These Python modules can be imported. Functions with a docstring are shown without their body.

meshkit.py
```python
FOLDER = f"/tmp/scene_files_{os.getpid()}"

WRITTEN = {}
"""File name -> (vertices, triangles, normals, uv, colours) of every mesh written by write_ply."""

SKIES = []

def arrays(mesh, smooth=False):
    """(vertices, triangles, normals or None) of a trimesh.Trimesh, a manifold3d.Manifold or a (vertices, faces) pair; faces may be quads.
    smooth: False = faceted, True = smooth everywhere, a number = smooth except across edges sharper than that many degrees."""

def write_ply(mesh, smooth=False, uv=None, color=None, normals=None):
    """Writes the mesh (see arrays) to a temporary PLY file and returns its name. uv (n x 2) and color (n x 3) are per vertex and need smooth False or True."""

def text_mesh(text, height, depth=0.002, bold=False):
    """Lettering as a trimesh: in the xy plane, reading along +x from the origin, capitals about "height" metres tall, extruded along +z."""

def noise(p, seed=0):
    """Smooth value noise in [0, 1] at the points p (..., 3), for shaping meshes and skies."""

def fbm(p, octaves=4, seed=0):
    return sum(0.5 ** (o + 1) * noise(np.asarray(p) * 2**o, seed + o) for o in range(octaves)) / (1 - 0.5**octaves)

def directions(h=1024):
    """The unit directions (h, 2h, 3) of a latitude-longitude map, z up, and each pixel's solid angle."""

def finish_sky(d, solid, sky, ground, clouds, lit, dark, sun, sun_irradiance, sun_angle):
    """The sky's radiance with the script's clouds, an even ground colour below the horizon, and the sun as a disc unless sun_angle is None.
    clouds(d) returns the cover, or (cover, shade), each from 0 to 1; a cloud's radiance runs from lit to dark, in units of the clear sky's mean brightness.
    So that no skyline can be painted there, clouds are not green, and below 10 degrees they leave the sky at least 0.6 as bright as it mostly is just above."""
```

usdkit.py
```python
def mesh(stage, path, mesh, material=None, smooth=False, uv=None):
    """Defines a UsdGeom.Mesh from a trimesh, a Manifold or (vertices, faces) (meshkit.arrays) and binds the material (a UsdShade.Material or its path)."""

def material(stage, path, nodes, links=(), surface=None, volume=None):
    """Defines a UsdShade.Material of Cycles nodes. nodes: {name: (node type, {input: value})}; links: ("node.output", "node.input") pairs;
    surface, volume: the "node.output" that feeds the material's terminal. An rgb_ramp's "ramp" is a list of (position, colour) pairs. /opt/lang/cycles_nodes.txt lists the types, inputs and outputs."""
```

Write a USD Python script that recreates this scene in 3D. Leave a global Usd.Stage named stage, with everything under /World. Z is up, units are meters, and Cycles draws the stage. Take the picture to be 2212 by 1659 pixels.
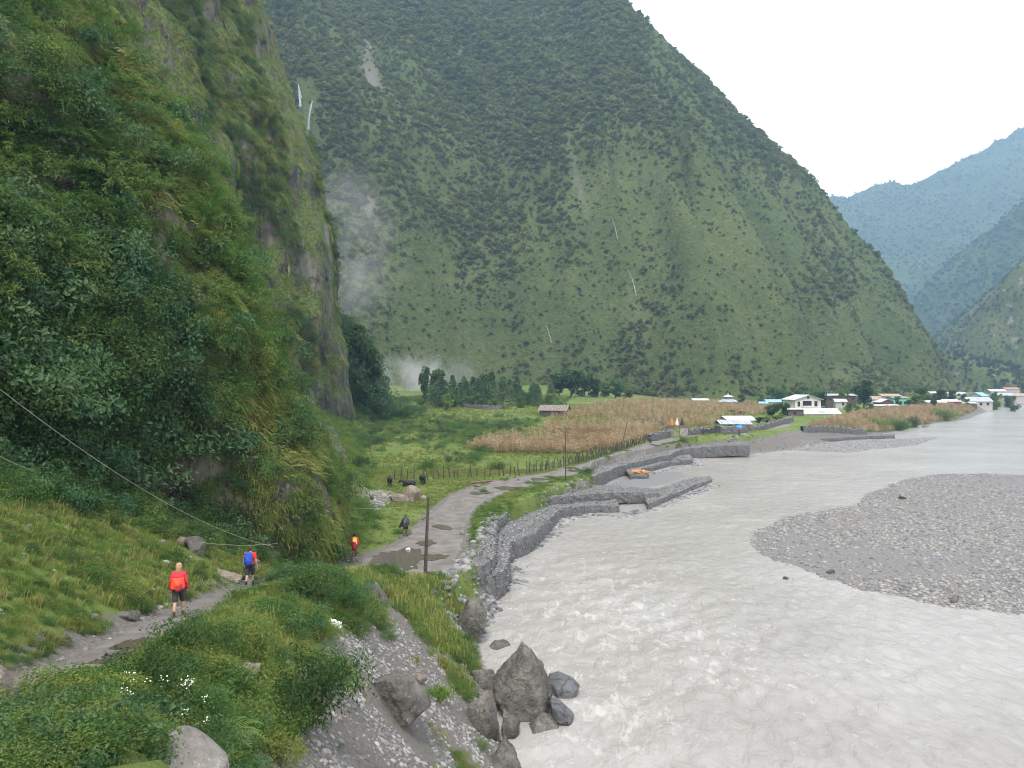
import math, random
import numpy as np, trimesh, shapely
import manifold3d as m3
import usdkit, meshkit
from meshkit import noise, fbm
from pxr import Usd, UsdGeom, UsdLux, UsdShade, Gf, Sdf, Vt

stage = Usd.Stage.CreateInMemory()
UsdGeom.SetStageUpAxis(stage, UsdGeom.Tokens.z)
UsdGeom.SetStageMetersPerUnit(stage, 1.0)
UsdGeom.Xform.Define(stage, '/World')
UsdGeom.Scope.Define(stage, '/World/Looks')

# ------------------------------------------------------------ camera, sky, sun, exposure
EYE = 12.5                      # eye height above the meadow (the photographer stands on the trail up the slope)
FV, CU, CV = 1737.0, 1106.0, 829.5
cam = UsdGeom.Camera.Define(stage, '/World/camera')
cam.CreateHorizontalApertureAttr(36.0)
cam.CreateVerticalApertureAttr(27.0)
cam.CreateFocalLengthAttr(36.0 / (2 * 1106.0 / FV))
cam.CreateClippingRangeAttr(Gf.Vec2f(0.1, 20000))
cam.AddTranslateOp().Set(Gf.Vec3d(0, 0, EYE))
cam.AddRotateXOp().Set(90.0)
cam.CreateExposureAttr(1.3)

SUN_AZ, SUN_EL = math.radians(190), math.radians(56)     # azimuth from +y (ahead) clockwise to the right
sd = np.array([math.sin(SUN_AZ) * math.cos(SUN_EL), math.cos(SUN_AZ) * math.cos(SUN_EL), math.sin(SUN_EL)])
sun = UsdLux.DistantLight.Define(stage, '/World/sun')
sun.CreateIntensityAttr(0.40)
sun.CreateAngleAttr(11.0)
sun.CreateColorAttr(Gf.Vec3f(1.0, 0.95, 0.86))
sun.CreateNormalizeAttr(True)
_z = Gf.Vec3d(*sd)
sun.AddTransformOp().Set(Gf.Matrix4d(Gf.Rotation(Gf.Vec3d(0, 0, 1), _z), Gf.Vec3d(0, 0, 0)))

dome = UsdLux.DomeLight.Define(stage, '/World/sky')
dome.CreateIntensityAttr(1.0)
skymat = usdkit.material(stage, '/World/Looks/sky_material', {
    'sky': ('sky_texture', {'sky_type': 'single_scattering', 'sun_disc': False, 'sun_elevation': SUN_EL, 'sun_rotation': SUN_AZ}),
    'tc': ('texture_coordinate', {}),
    'n': ('noise_texture', {'scale': 2.2, 'detail': 4.0}),
    'r': ('rgb_ramp', {'ramp': [(0.3, (6.9, 7.1, 7.4)), (0.7, (8.0, 8.1, 8.2))]}),
    'm': ('mix_color', {'fac': 0.93, 'use_clamp': False}),
    'bg': ('background_shader', {'strength': 0.12}),
}, [('tc.generated', 'n.vector'), ('n.fac', 'r.fac'), ('sky.color', 'm.a'), ('r.color', 'm.b'), ('m.result', 'bg.color')], surface='bg.background')
UsdShade.MaterialBindingAPI.Apply(dome.GetPrim()).Bind(skymat)
dome.GetPrim().SetCustomDataByKey('kind', 'structure')

# ------------------------------------------------------------ helpers
_used = {}
def numbered(parent, name):
    k = (parent, name)
    n = _used.get(k, 0); _used[k] = n + 1
    return f'{parent}/{name}' if n == 0 else f'{parent}/{name}_{n:03d}'

def tag(prim, label=None, cat=None, group=None, kind=None):
    for k, v in (('label', label), ('category', cat), ('group', group), ('kind', kind)):
        if v: prim.SetCustomDataByKey(k, v)
    return prim

def path_of(parent):
    return '/World' if parent is None else (parent if isinstance(parent, str) else str(parent.GetPath()))

def obj(name, mesh, mat, parent=None, smooth=False, label=None, cat=None, group=None, kind=None, masks=None):
    p = numbered(path_of(parent), name)
    m = usdkit.mesh(stage, p, mesh, mat, smooth=smooth)
    if masks is not None:
        UsdGeom.PrimvarsAPI(m).CreatePrimvar('mask', Sdf.ValueTypeNames.Color3fArray, 'vertex').Set(Vt.Vec3fArray.FromNumpy(np.asarray(masks, np.float32)))
    return tag(m.GetPrim(), label, cat, group, kind)

def thing(name, label, cat, loc=(0, 0, 0), rotz=0.0, group=None, scale=None, kind=None):
    x = UsdGeom.Xform.Define(stage, numbered('/World', name))
    x.AddTranslateOp().Set(Gf.Vec3d(*map(float, loc)))
    x.AddRotateZOp().Set(float(rotz))
    if scale is not None: x.AddScaleOp().Set(Gf.Vec3f(*(np.ones(3) * scale).astype(float).tolist()))
    return tag(x.GetPrim(), label, cat, group, kind)

CLASSES = {}
def library(name):
    p = stage.CreateClassPrim('/World/library_' + name)
    return p

def copy_of(cls, name, label, cat, loc, rotz=0.0, scale=1.0, group=None):
    r = thing(name, label, cat, loc, rotz, group, scale)
    r.GetReferences().AddInternalReference(cls.GetPath())
    r.SetInstanceable(True)
    return r

def cat_mesh(parts):
    vs, fs, n = [], [], 0
    for p in parts:
        v, f = (p.vertices, p.faces) if hasattr(p, 'vertices') else p
        vs.append(np.asarray(v, float)); fs.append(np.asarray(f, int) + n); n += len(v)
    return np.vstack(vs), np.vstack(fs)

def moved(mesh, loc=(0, 0, 0), rotz=0, scale=1.0):
    v, f = (mesh.vertices, mesh.faces) if hasattr(mesh, 'vertices') else mesh
    v = np.asarray(v, float) * scale
    c, s = math.cos(rotz), math.sin(rotz)
    v = v @ np.array([[c, s, 0], [-s, c, 0], [0, 0, 1]])
    return v + np.asarray(loc, float), f

def box(x0, x1, y0, y1, z0, z1):
    m = trimesh.creation.box((x1 - x0, y1 - y0, z1 - z0))
    return m.vertices + np.array([(x0 + x1) / 2, (y0 + y1) / 2, (z0 + z1) / 2]), m.faces

def tube(points, radii, sides=6, cap=True):
    p = np.asarray(points, float); n = len(p)
    r = np.broadcast_to(np.asarray(radii, float), (n,))
    t = np.gradient(p, axis=0); t /= np.linalg.norm(t, axis=1, keepdims=True) + 1e-12
    ref = np.where(np.abs(t[:, 2:]) < 0.9, [0, 0, 1.0], [1.0, 0, 0])
    a = np.cross(t, ref); a /= np.linalg.norm(a, axis=1, keepdims=True) + 1e-12
    b = np.cross(t, a); ang = np.arange(sides) * 2 * np.pi / sides
    v = p[:, None] + r[:, None, None] * (np.cos(ang)[None, :, None] * a[:, None] + np.sin(ang)[None, :, None] * b[:, None])
    v = v.reshape(-1, 3); f = []
    for i in range(n - 1):
        for j in range(sides):
            k = (j + 1) % sides
            A, B, C, D = i * sides + j, i * sides + k, (i + 1) * sides + k, (i + 1) * sides + j
            f += [(A, B, C), (A, C, D)]
    if cap:
        v = np.vstack([v, p[0], p[-1]])
        for j in range(sides):
            k = (j + 1) % sides
            f += [(len(v) - 2, k, j), (len(v) - 1, (n - 1) * sides + j, (n - 1) * sides + k)]
    return v, np.array(f)

def grid_faces(nr, nc):
    i, j = np.meshgrid(np.arange(nr - 1), np.arange(nc - 1), indexing='ij')
    a = (i * nc + j).ravel(); b = a + 1; c = a + nc + 1; d = a + nc
    return np.vstack([np.stack([a, b, c], 1), np.stack([a, c, d], 1)])

def smoothstep(x, a, b):
    t = np.clip((np.asarray(x, float) - a) / (b - a), 0, 1)
    return t * t * (3 - 2 * t)

def n2(x, y, s, seed=0, oct=3):
    return fbm(np.stack([np.asarray(x) / s, np.asarray(y) / s, np.zeros_like(np.asarray(x, float)) + seed * 7.3], -1), oct, seed) - 0.5

def quat_from(zaxis, yaw):
    """quaternions (w,x,y,z) that turn +z to zaxis after a yaw about +z"""
    z = np.asarray(zaxis, float); z = z / np.linalg.norm(z, axis=1, keepdims=True)
    w = 1 + z[:, 2]; q = np.stack([w, -z[:, 1], z[:, 0], np.zeros(len(z))], 1)
    q /= np.linalg.norm(q, axis=1, keepdims=True)
    cy, sy = np.cos(yaw / 2), np.sin(yaw / 2)
    return np.stack([q[:, 0] * cy - q[:, 3] * sy, q[:, 1] * cy + q[:, 2] * sy, q[:, 2] * cy - q[:, 1] * sy, q[:, 3] * cy + q[:, 0] * sy], 1)

def scatter(name, protos, pos, scale, up=None, seed=0, label=None, cat=None, parent=None, idx=None, yaw=None):
    """many uncountable small things as one PointInstancer: protos = [(pname, mesh, material)]"""
    rng = np.random.default_rng(seed); pos = np.asarray(pos, float); n = len(pos)
    p = numbered(path_of(parent), name)
    pi = UsdGeom.PointInstancer.Define(stage, p)
    paths = []
    for pn, mesh, mat in protos:
        q = numbered(p, pn); usdkit.mesh(stage, q, mesh, mat); paths.append(Sdf.Path(q))
    pi.CreatePrototypesRel().SetTargets(paths)
    pi.CreateProtoIndicesAttr(Vt.IntArray.FromNumpy((rng.integers(0, len(protos), n) if idx is None else np.asarray(idx)).astype(np.int32)))
    pi.CreatePositionsAttr(Vt.Vec3fArray.FromNumpy(pos.astype(np.float32)))
    sc = np.asarray(scale, float); sc = np.repeat(sc[:, None], 3, 1) if sc.ndim == 1 else sc
    pi.CreateScalesAttr(Vt.Vec3fArray.FromNumpy(sc.astype(np.float32)))
    q = quat_from(np.tile([0, 0, 1.0], (n, 1)) if up is None else up, rng.uniform(0, 2 * np.pi, n) if yaw is None else yaw)
    pi.CreateOrientationsAttr(Vt.QuathArray.FromNumpy(np.stack([q[:, 1], q[:, 2], q[:, 3], q[:, 0]], 1).astype(np.float16)))
    return tag(pi.GetPrim(), label, cat, None, 'stuff')
# ------------------------------------------------------------ materials
def L(n): return '/World/Looks/' + n

def plain(name, col, rough=0.8, var=0.25, scale=3.0, bump=0.0, bscale=20.0, metallic=0.0, spec=0.3):
    c = np.array(col, float)
    nodes = {'g': ('geometry', {}), 'n': ('noise_texture', {'scale': scale, 'detail': 4.0}),
             'r': ('rgb_ramp', {'ramp': [(0.25, tuple(c * (1 - var))), (0.75, tuple(np.minimum(c * (1 + var), 0.95)))]}),
             'p': ('principled_bsdf', {'roughness': rough, 'metallic': metallic, 'specular_ior_level': spec})}
    links = [('g.position', 'n.vector'), ('n.fac', 'r.fac'), ('r.color', 'p.base_color')]
    if bump:
        nodes['bn'] = ('noise_texture', {'scale': bscale, 'detail': 5.0}); nodes['b'] = ('bump', {'strength': bump, 'distance': 0.05})
        links += [('g.position', 'bn.vector'), ('bn.fac', 'b.height'), ('b.normal', 'p.normal')]
    return usdkit.material(stage, L(name), nodes, links, surface='p.BSDF')

def leafmat(name, dark, light, other=None, trans=0.32, nscale=0.25, rough=0.55, spec=0.2):
    """leaves: tone varies from plant to plant and over the hillside; some light passes through"""
    o = other or light
    nodes = {'oi': ('object_info', {}), 'g': ('geometry', {}),
             'n': ('noise_texture', {'scale': nscale, 'detail': 3.0}),
             'n2': ('noise_texture', {'scale': nscale * 9, 'detail': 2.0}),
             'a1': ('math', {'math_type': 'multiply_add', 'value2': 0.55, 'value3': -0.10}),
             'a2': ('math', {'math_type': 'multiply_add', 'value2': 0.55}),
             'a3': ('math', {'math_type': 'multiply_add', 'value2': 0.40}),
             'r': ('rgb_ramp', {'ramp': [(0.2, dark), (0.62, light), (0.9, o)]}),
             'p': ('principled_bsdf', {'roughness': rough, 'specular_ior_level': spec}),
             't': ('translucent_bsdf', {}), 'mx': ('mix_closure', {'fac': trans})}
    links = [('g.position', 'n.vector'), ('g.position', 'n2.vector'), ('n.fac', 'a1.value1'), ('oi.random', 'a2.value1'), ('a1.value', 'a2.value3'),
             ('n2.fac', 'a3.value1'), ('a2.value', 'a3.value3'),
             ('a3.value', 'r.fac'), ('r.color', 'p.base_color'), ('r.color', 't.color'), ('p.BSDF', 'mx.closure1'), ('t.BSDF', 'mx.closure2')]
    return usdkit.material(stage, L(name), nodes, links, surface='mx.closure')

M = {}
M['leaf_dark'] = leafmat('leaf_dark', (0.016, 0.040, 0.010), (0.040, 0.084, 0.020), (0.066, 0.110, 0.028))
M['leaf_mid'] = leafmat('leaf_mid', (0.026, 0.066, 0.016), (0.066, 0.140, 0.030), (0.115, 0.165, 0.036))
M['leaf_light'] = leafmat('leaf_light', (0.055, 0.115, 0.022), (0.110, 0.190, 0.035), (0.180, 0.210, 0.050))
M['leaf_olive'] = leafmat('leaf_olive', (0.060, 0.095, 0.020), (0.130, 0.170, 0.036), (0.205, 0.200, 0.052))
M['leaf_blue'] = leafmat('leaf_blue', (0.020, 0.054, 0.024), (0.042, 0.098, 0.038), (0.085, 0.145, 0.060))
M['bamboo'] = leafmat('bamboo', (0.030, 0.080, 0.018), (0.080, 0.160, 0.030), (0.150, 0.200, 0.050), trans=0.4)
M['grass'] = leafmat('grass_blade', (0.068, 0.125, 0.022), (0.135, 0.200, 0.038), (0.205, 0.230, 0.065), trans=0.35)
M['dry_grass'] = leafmat('dry_grass', (0.085, 0.110, 0.026), (0.165, 0.180, 0.046), (0.235, 0.220, 0.075), trans=0.3)
M['forest'] = leafmat('forest_leaf', (0.062, 0.092, 0.026), (0.120, 0.160, 0.042), (0.180, 0.195, 0.060), trans=0.5, nscale=0.012)
M['scrub'] = leafmat('scrub_leaf', (0.060, 0.088, 0.026), (0.105, 0.135, 0.040), (0.150, 0.165, 0.055), trans=0.5, nscale=0.02)
M['far_forest'] = leafmat('far_forest_leaf', (0.020, 0.046, 0.022), (0.042, 0.080, 0.034), (0.070, 0.105, 0.036), trans=0.3, nscale=0.006)
M['pine'] = leafmat('pine_needles', (0.048, 0.098, 0.046), (0.085, 0.150, 0.066), (0.125, 0.180, 0.075), trans=0.35)
M['corn'] = leafmat('dry_maize', (0.180, 0.125, 0.060), (0.340, 0.240, 0.135), (0.480, 0.390, 0.250), trans=0.3, nscale=0.08)
M['flower'] = plain('white_petals', (0.75, 0.75, 0.70), 0.7, 0.1)
M['bark'] = plain('bark', (0.10, 0.075, 0.05), 0.9, 0.4, 4.0, 0.4)
M['wood_dark'] = plain('weathered_wood', (0.060, 0.048, 0.040), 0.85, 0.4, 5.0, 0.3)
M['wood_brown'] = plain('brown_wood', (0.14, 0.085, 0.05), 0.8, 0.35, 4.0, 0.2)
M['wood_orange'] = plain('split_logs', (0.52, 0.24, 0.10), 0.8, 0.4, 3.0)

def rockmat(name, a, b, c, lichen=(0.30, 0.30, 0.27), moss=None, mossf=0.5, scale=0.7, streak=1.0, rough=0.9, crack=0.9):
    """layered rock: broad tone patches, cracks, light lichen spots; moss on what faces up"""
    nodes = {'g': ('geometry', {}), 'mp': ('mapping', {'scale': (1, 1, 1.0 / streak)}),
             'n': ('noise_texture', {'scale': scale, 'detail': 8.0, 'roughness': 0.62}),
             'r': ('rgb_ramp', {'ramp': [(0.28, a), (0.5, b), (0.72, c)]}),
             'v': ('noise_texture', {'scale': scale * 9, 'detail': 4.0, 'roughness': 0.7}),
             'vr': ('rgb_ramp', {'ramp': [(0.58, (0, 0, 0)), (0.66, (1, 1, 1))]}),
             'mx': ('mix_color', {'b': lichen}), 'lf': ('math', {'math_type': 'multiply', 'value2': 0.55}),
             'b': ('bump', {'strength': 1.0, 'distance': 0.2}),
             'bn': ('noise_texture', {'scale': scale * 5, 'detail': 9.0, 'roughness': 0.65}),
             'vo': ('voronoi_texture', {'feature': 'distance_to_edge', 'scale': scale * 1.1}), 'wn': ('noise_texture', {'scale': scale * 2.2, 'detail': 4.0}), 'wm': ('mix_color', {'blend_type': 'linear_light', 'fac': 0.5 / scale, 'use_clamp': False}),
             'cr': ('rgb_ramp', {'ramp': [(0.0, (0.25, 0.25, 0.25)), (0.035, (0.62, 0.62, 0.62)), (0.08, (1, 1, 1))]}), 'cm': ('mix_color', {'blend_type': 'multiply', 'fac': crack}),
             'p': ('principled_bsdf', {'roughness': rough, 'specular_ior_level': 0.25})}
    links = [('mp.vector', 'wn.vector'), ('mp.vector', 'wm.a'), ('wn.color', 'wm.b'), ('wm.result', 'vo.vector'), ('vo.distance', 'cr.fac'), ('g.position', 'mp.vector'), ('mp.vector', 'n.vector'), ('n.fac', 'r.fac'), ('mp.vector', 'v.vector'), ('v.fac', 'vr.fac'), ('vr.color', 'lf.value1'),
             ('lf.value', 'mx.fac'), ('r.color', 'cm.a'), ('cr.color', 'cm.b'), ('cm.result', 'mx.a'), ('mp.vector', 'bn.vector'), ('bn.fac', 'b.height'), ('b.normal', 'p.normal')]
    if moss is None:
        links.append(('mx.result', 'p.base_color'))
    else:
        nodes |= {'sx': ('separate_xyz', {}), 'mn': ('noise_texture', {'scale': scale * 1.3, 'detail': 6.0, 'roughness': 0.65}),
                  'ma': ('math', {'math_type': 'multiply_add', 'value2': 0.55}),
                  'mr': ('rgb_ramp', {'ramp': [(mossf, (0, 0, 0)), (mossf + 0.09, (1, 1, 1))]}),
                  'mc': ('noise_texture', {'scale': scale * 9, 'detail': 7.0, 'roughness': 0.75}),
                  'mcr': ('rgb_ramp', {'ramp': [(0.36, tuple(np.array(moss) * 0.25)), (0.5, tuple(np.array(moss) * 0.9)), (0.64, tuple(np.array(moss) * 1.7))]}),
                  'mm': ('mix_color', {})}
        links += [('g.normal', 'sx.vector'), ('sx.z', 'ma.value1'), ('g.position', 'mn.vector'), ('mn.fac', 'ma.value3'), ('ma.value', 'mr.fac'), ('mr.color', 'mm.fac'),
                  ('g.position', 'mc.vector'), ('mc.fac', 'mcr.fac'), ('mx.result', 'mm.a'), ('mcr.color', 'mm.b'), ('mm.result', 'p.base_color')]
    return usdkit.material(stage, L(name), nodes, links, surface='p.BSDF')

M['boulder'] = rockmat('boulder_rock', (0.050, 0.046, 0.040), (0.115, 0.107, 0.095), (0.200, 0.188, 0.168), (0.29, 0.285, 0.25), None, 0.78, 1.1, crack=0.45)
M['boulder_brown'] = rockmat('brown_boulder_rock', (0.10, 0.08, 0.065), (0.20, 0.165, 0.135), (0.29, 0.25, 0.21), (0.34, 0.32, 0.29), None, 0.7, 0.9, crack=0.3)
M['boulder_pale'] = rockmat('pale_boulder_rock', (0.17, 0.155, 0.14), (0.27, 0.25, 0.225), (0.38, 0.355, 0.32), (0.45, 0.44, 0.41), None, 0.7, 1.1, crack=0.15)
M['boulder_wet'] = rockmat('wet_boulder_rock', (0.075, 0.076, 0.080), (0.105, 0.106, 0.112), (0.145, 0.146, 0.15), (0.16, 0.16, 0.165), None, 0.7, 0.8, rough=0.4)
M['cliff'] = rockmat('cliff_rock', (0.020, 0.019, 0.014), (0.060, 0.056, 0.043), (0.145, 0.136, 0.108), (0.18, 0.165, 0.14), (0.045, 0.064, 0.016), 0.58, 0.35, 1.7)
M['cliff_back'] = rockmat('back_cliff_rock', (0.018, 0.017, 0.013), (0.058, 0.055, 0.044), (0.165, 0.158, 0.132), (0.20, 0.19, 0.16), (0.060, 0.082, 0.020), 0.54, 0.22, 3.0)
M['stone'] = None

def stonemat(name, cols, rough=0.85):
    n = len(cols)
    return usdkit.material(stage, L(name), {
        'oi': ('object_info', {}), 'r': ('rgb_ramp', {'ramp': [((i + 0.5) / n, c) for i, c in enumerate(cols)]}),
        'g': ('geometry', {}), 'n': ('noise_texture', {'scale': 9.0, 'detail': 4.0}), 'mr': ('map_range', {'to_min': 0.7, 'to_max': 1.3}),
        'mx': ('mix_color', {'blend_type': 'multiply', 'fac': 1.0, 'use_clamp': False}),
        'p': ('principled_bsdf', {'roughness': rough, 'specular_ior_level': 0.3})},
        [('oi.random', 'r.fac'), ('g.position', 'n.vector'), ('n.fac', 'mr.value'), ('r.color', 'mx.a'), ('mr.result', 'mx.b'), ('mx.result', 'p.base_color')], surface='p.BSDF')
M['stone'] = stonemat('river_stones', [(0.11, 0.11, 0.112), (0.155, 0.154, 0.152), (0.19, 0.187, 0.182), (0.225, 0.22, 0.212), (0.28, 0.27, 0.255), (0.17, 0.142, 0.122)])
M['stone_dark'] = stonemat('gabion_stones', [(0.075, 0.075, 0.078), (0.105, 0.105, 0.108), (0.135, 0.134, 0.134), (0.17, 0.168, 0.165), (0.23, 0.226, 0.22)])
M['gabion'] = plain('gabion_fill', (0.105, 0.104, 0.103), 0.9, 0.55, 6.0, 0.9, 7.0)
M['concrete_old'] = plain('weathered_masonry', (0.14, 0.13, 0.115), 0.9, 0.4, 1.5, 0.5, 8.0)
M['mud'] = plain('road_mud', (0.145, 0.130, 0.118), 0.6, 0.34, 0.8, 0.5, 5.0, spec=0.25)
M['trail'] = plain('trail_earth', (0.125, 0.110, 0.103), 0.8, 0.28, 1.6, 0.6, 9.0)
M['sand'] = plain('grey_silt', (0.175, 0.172, 0.178), 0.55, 0.10, 0.7, 0.15, 6.0)

# ground: mask.r = bare gravelly soil, mask.g = lushness, mask.b = river shingle
M['ground'] = usdkit.material(stage, L('meadow_ground'), {
    'g': ('geometry', {}), 'at': ('attribute', {'attribute': 'mask'}), 'sc': ('separate_color', {}),
    'n1': ('noise_texture', {'scale': 0.09, 'detail': 5.0, 'roughness': 0.6}), 'n2': ('noise_texture', {'scale': 1.3, 'detail': 6.0, 'roughness': 0.65}),
    'n3': ('noise_texture', {'scale': 9.0, 'detail': 5.0, 'roughness': 0.7}),
    'ga': ('math', {'math_type': 'multiply_add', 'value2': 0.6}), 'gb': ('math', {'math_type': 'multiply_add', 'value2': 0.35, 'value3': -0.0}),
    'gr': ('rgb_ramp', {'ramp': [(0.30, (0.052, 0.084, 0.020)), (0.5, (0.110, 0.148, 0.036)), (0.66, (0.162, 0.188, 0.054)), (0.85, (0.200, 0.180, 0.075))]}),
    'sr': ('rgb_ramp', {'ramp': [(0.3, (0.078, 0.070, 0.062)), (0.55, (0.150, 0.137, 0.124)), (0.78, (0.25, 0.232, 0.212))]}),
    'hr': ('rgb_ramp', {'ramp': [(0.3, (0.130, 0.128, 0.128)), (0.55, (0.175, 0.172, 0.170)), (0.8, (0.235, 0.230, 0.224))]}),
    'e1': ('math', {'math_type': 'multiply_add', 'value2': 0.9, 'value3': -0.45}), 'e2': ('math', {'math_type': 'add'}),
    'er': ('rgb_ramp', {'ramp': [(0.44, (0, 0, 0)), (0.56, (1, 1, 1))]}),
    'm1': ('mix_color', {}), 'm2': ('mix_color', {}),
    'b': ('bump', {'strength': 0.8, 'distance': 0.12}), 'p': ('principled_bsdf', {'roughness': 0.9, 'specular_ior_level': 0.15})},
    [('g.position', 'n1.vector'), ('g.position', 'n2.vector'), ('g.position', 'n3.vector'), ('at.color', 'sc.color'),
     ('n1.fac', 'ga.value1'), ('n2.fac', 'gb.value1'), ('ga.value', 'gb.value3'), ('gb.value', 'gr.fac'),
     ('n3.fac', 'sr.fac'), ('n3.fac', 'hr.fac'), ('n2.fac', 'e1.value1'), ('e1.value', 'e2.value1'), ('sc.r', 'e2.value2'), ('e2.value', 'er.fac'),
     ('er.color', 'm1.fac'), ('gr.color', 'm1.a'), ('sr.color', 'm1.b'), ('sc.b', 'm2.fac'), ('m1.result', 'm2.a'), ('hr.color', 'm2.b'),
     ('m2.result', 'p.base_color'), ('n3.fac', 'b.height'), ('b.normal', 'p.normal')], surface='p.BSDF')

def hillmat(name, dark, mid, light, rock, s, rockf=0.70):
    return usdkit.material(stage, L(name), {
        'g': ('geometry', {}), 'n1': ('noise_texture', {'scale': s, 'detail': 8.0, 'roughness': 0.6}), 'n2': ('noise_texture', {'scale': s * 14, 'detail': 6.0, 'roughness': 0.7}),
        'a': ('math', {'math_type': 'multiply_add', 'value2': 0.5}), 'a0': ('math', {'math_type': 'multiply', 'value2': 0.5}),
        'r': ('rgb_ramp', {'ramp': [(0.33, dark), (0.5, mid), (0.66, light)]}),
        'n3': ('noise_texture', {'scale': s * 3.5, 'detail': 7.0, 'roughness': 0.6}), 'rk': ('rgb_ramp', {'ramp': [(rockf, (0, 0, 0)), (rockf + 0.04, (1, 1, 1))]}),
        'at': ('attribute', {'attribute': 'mask'}), 'sc': ('separate_color', {}), 'mxr': ('math', {'math_type': 'maximum'}),
        'm': ('mix_color', {'b': rock}), 'b': ('bump', {'strength': 1.0, 'distance': 0.05 / s}),
        'p': ('principled_bsdf', {'roughness': 0.95, 'specular_ior_level': 0.1})},
        [('g.position', 'n1.vector'), ('g.position', 'n2.vector'), ('g.position', 'n3.vector'), ('n1.fac', 'a0.value1'), ('n2.fac', 'a.value1'), ('a0.value', 'a.value3'), ('a.value', 'r.fac'),
         ('n3.fac', 'rk.fac'), ('rk.color', 'mxr.value1'), ('sc.r', 'mxr.value2'), ('mxr.value', 'm.fac'), ('at.color', 'sc.color'), ('r.color', 'm.a'), ('m.result', 'p.base_color'), ('n2.fac', 'b.height'), ('b.normal', 'p.normal')], surface='p.BSDF')
M['mountain'] = hillmat('mountain_grass', (0.036, 0.056, 0.018), (0.068, 0.092, 0.028), (0.108, 0.122, 0.046), (0.15, 0.14, 0.12), 0.02, 0.70)
M['far_hill'] = hillmat('far_hill_forest', (0.022, 0.048, 0.020), (0.045, 0.080, 0.028), (0.080, 0.110, 0.036), (0.12, 0.12, 0.08), 0.008, 0.80)
M['near_far_hill'] = hillmat('side_hill', (0.040, 0.065, 0.022), (0.080, 0.105, 0.034), (0.130, 0.140, 0.050), (0.20, 0.18, 0.15), 0.016, 0.62)

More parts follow.
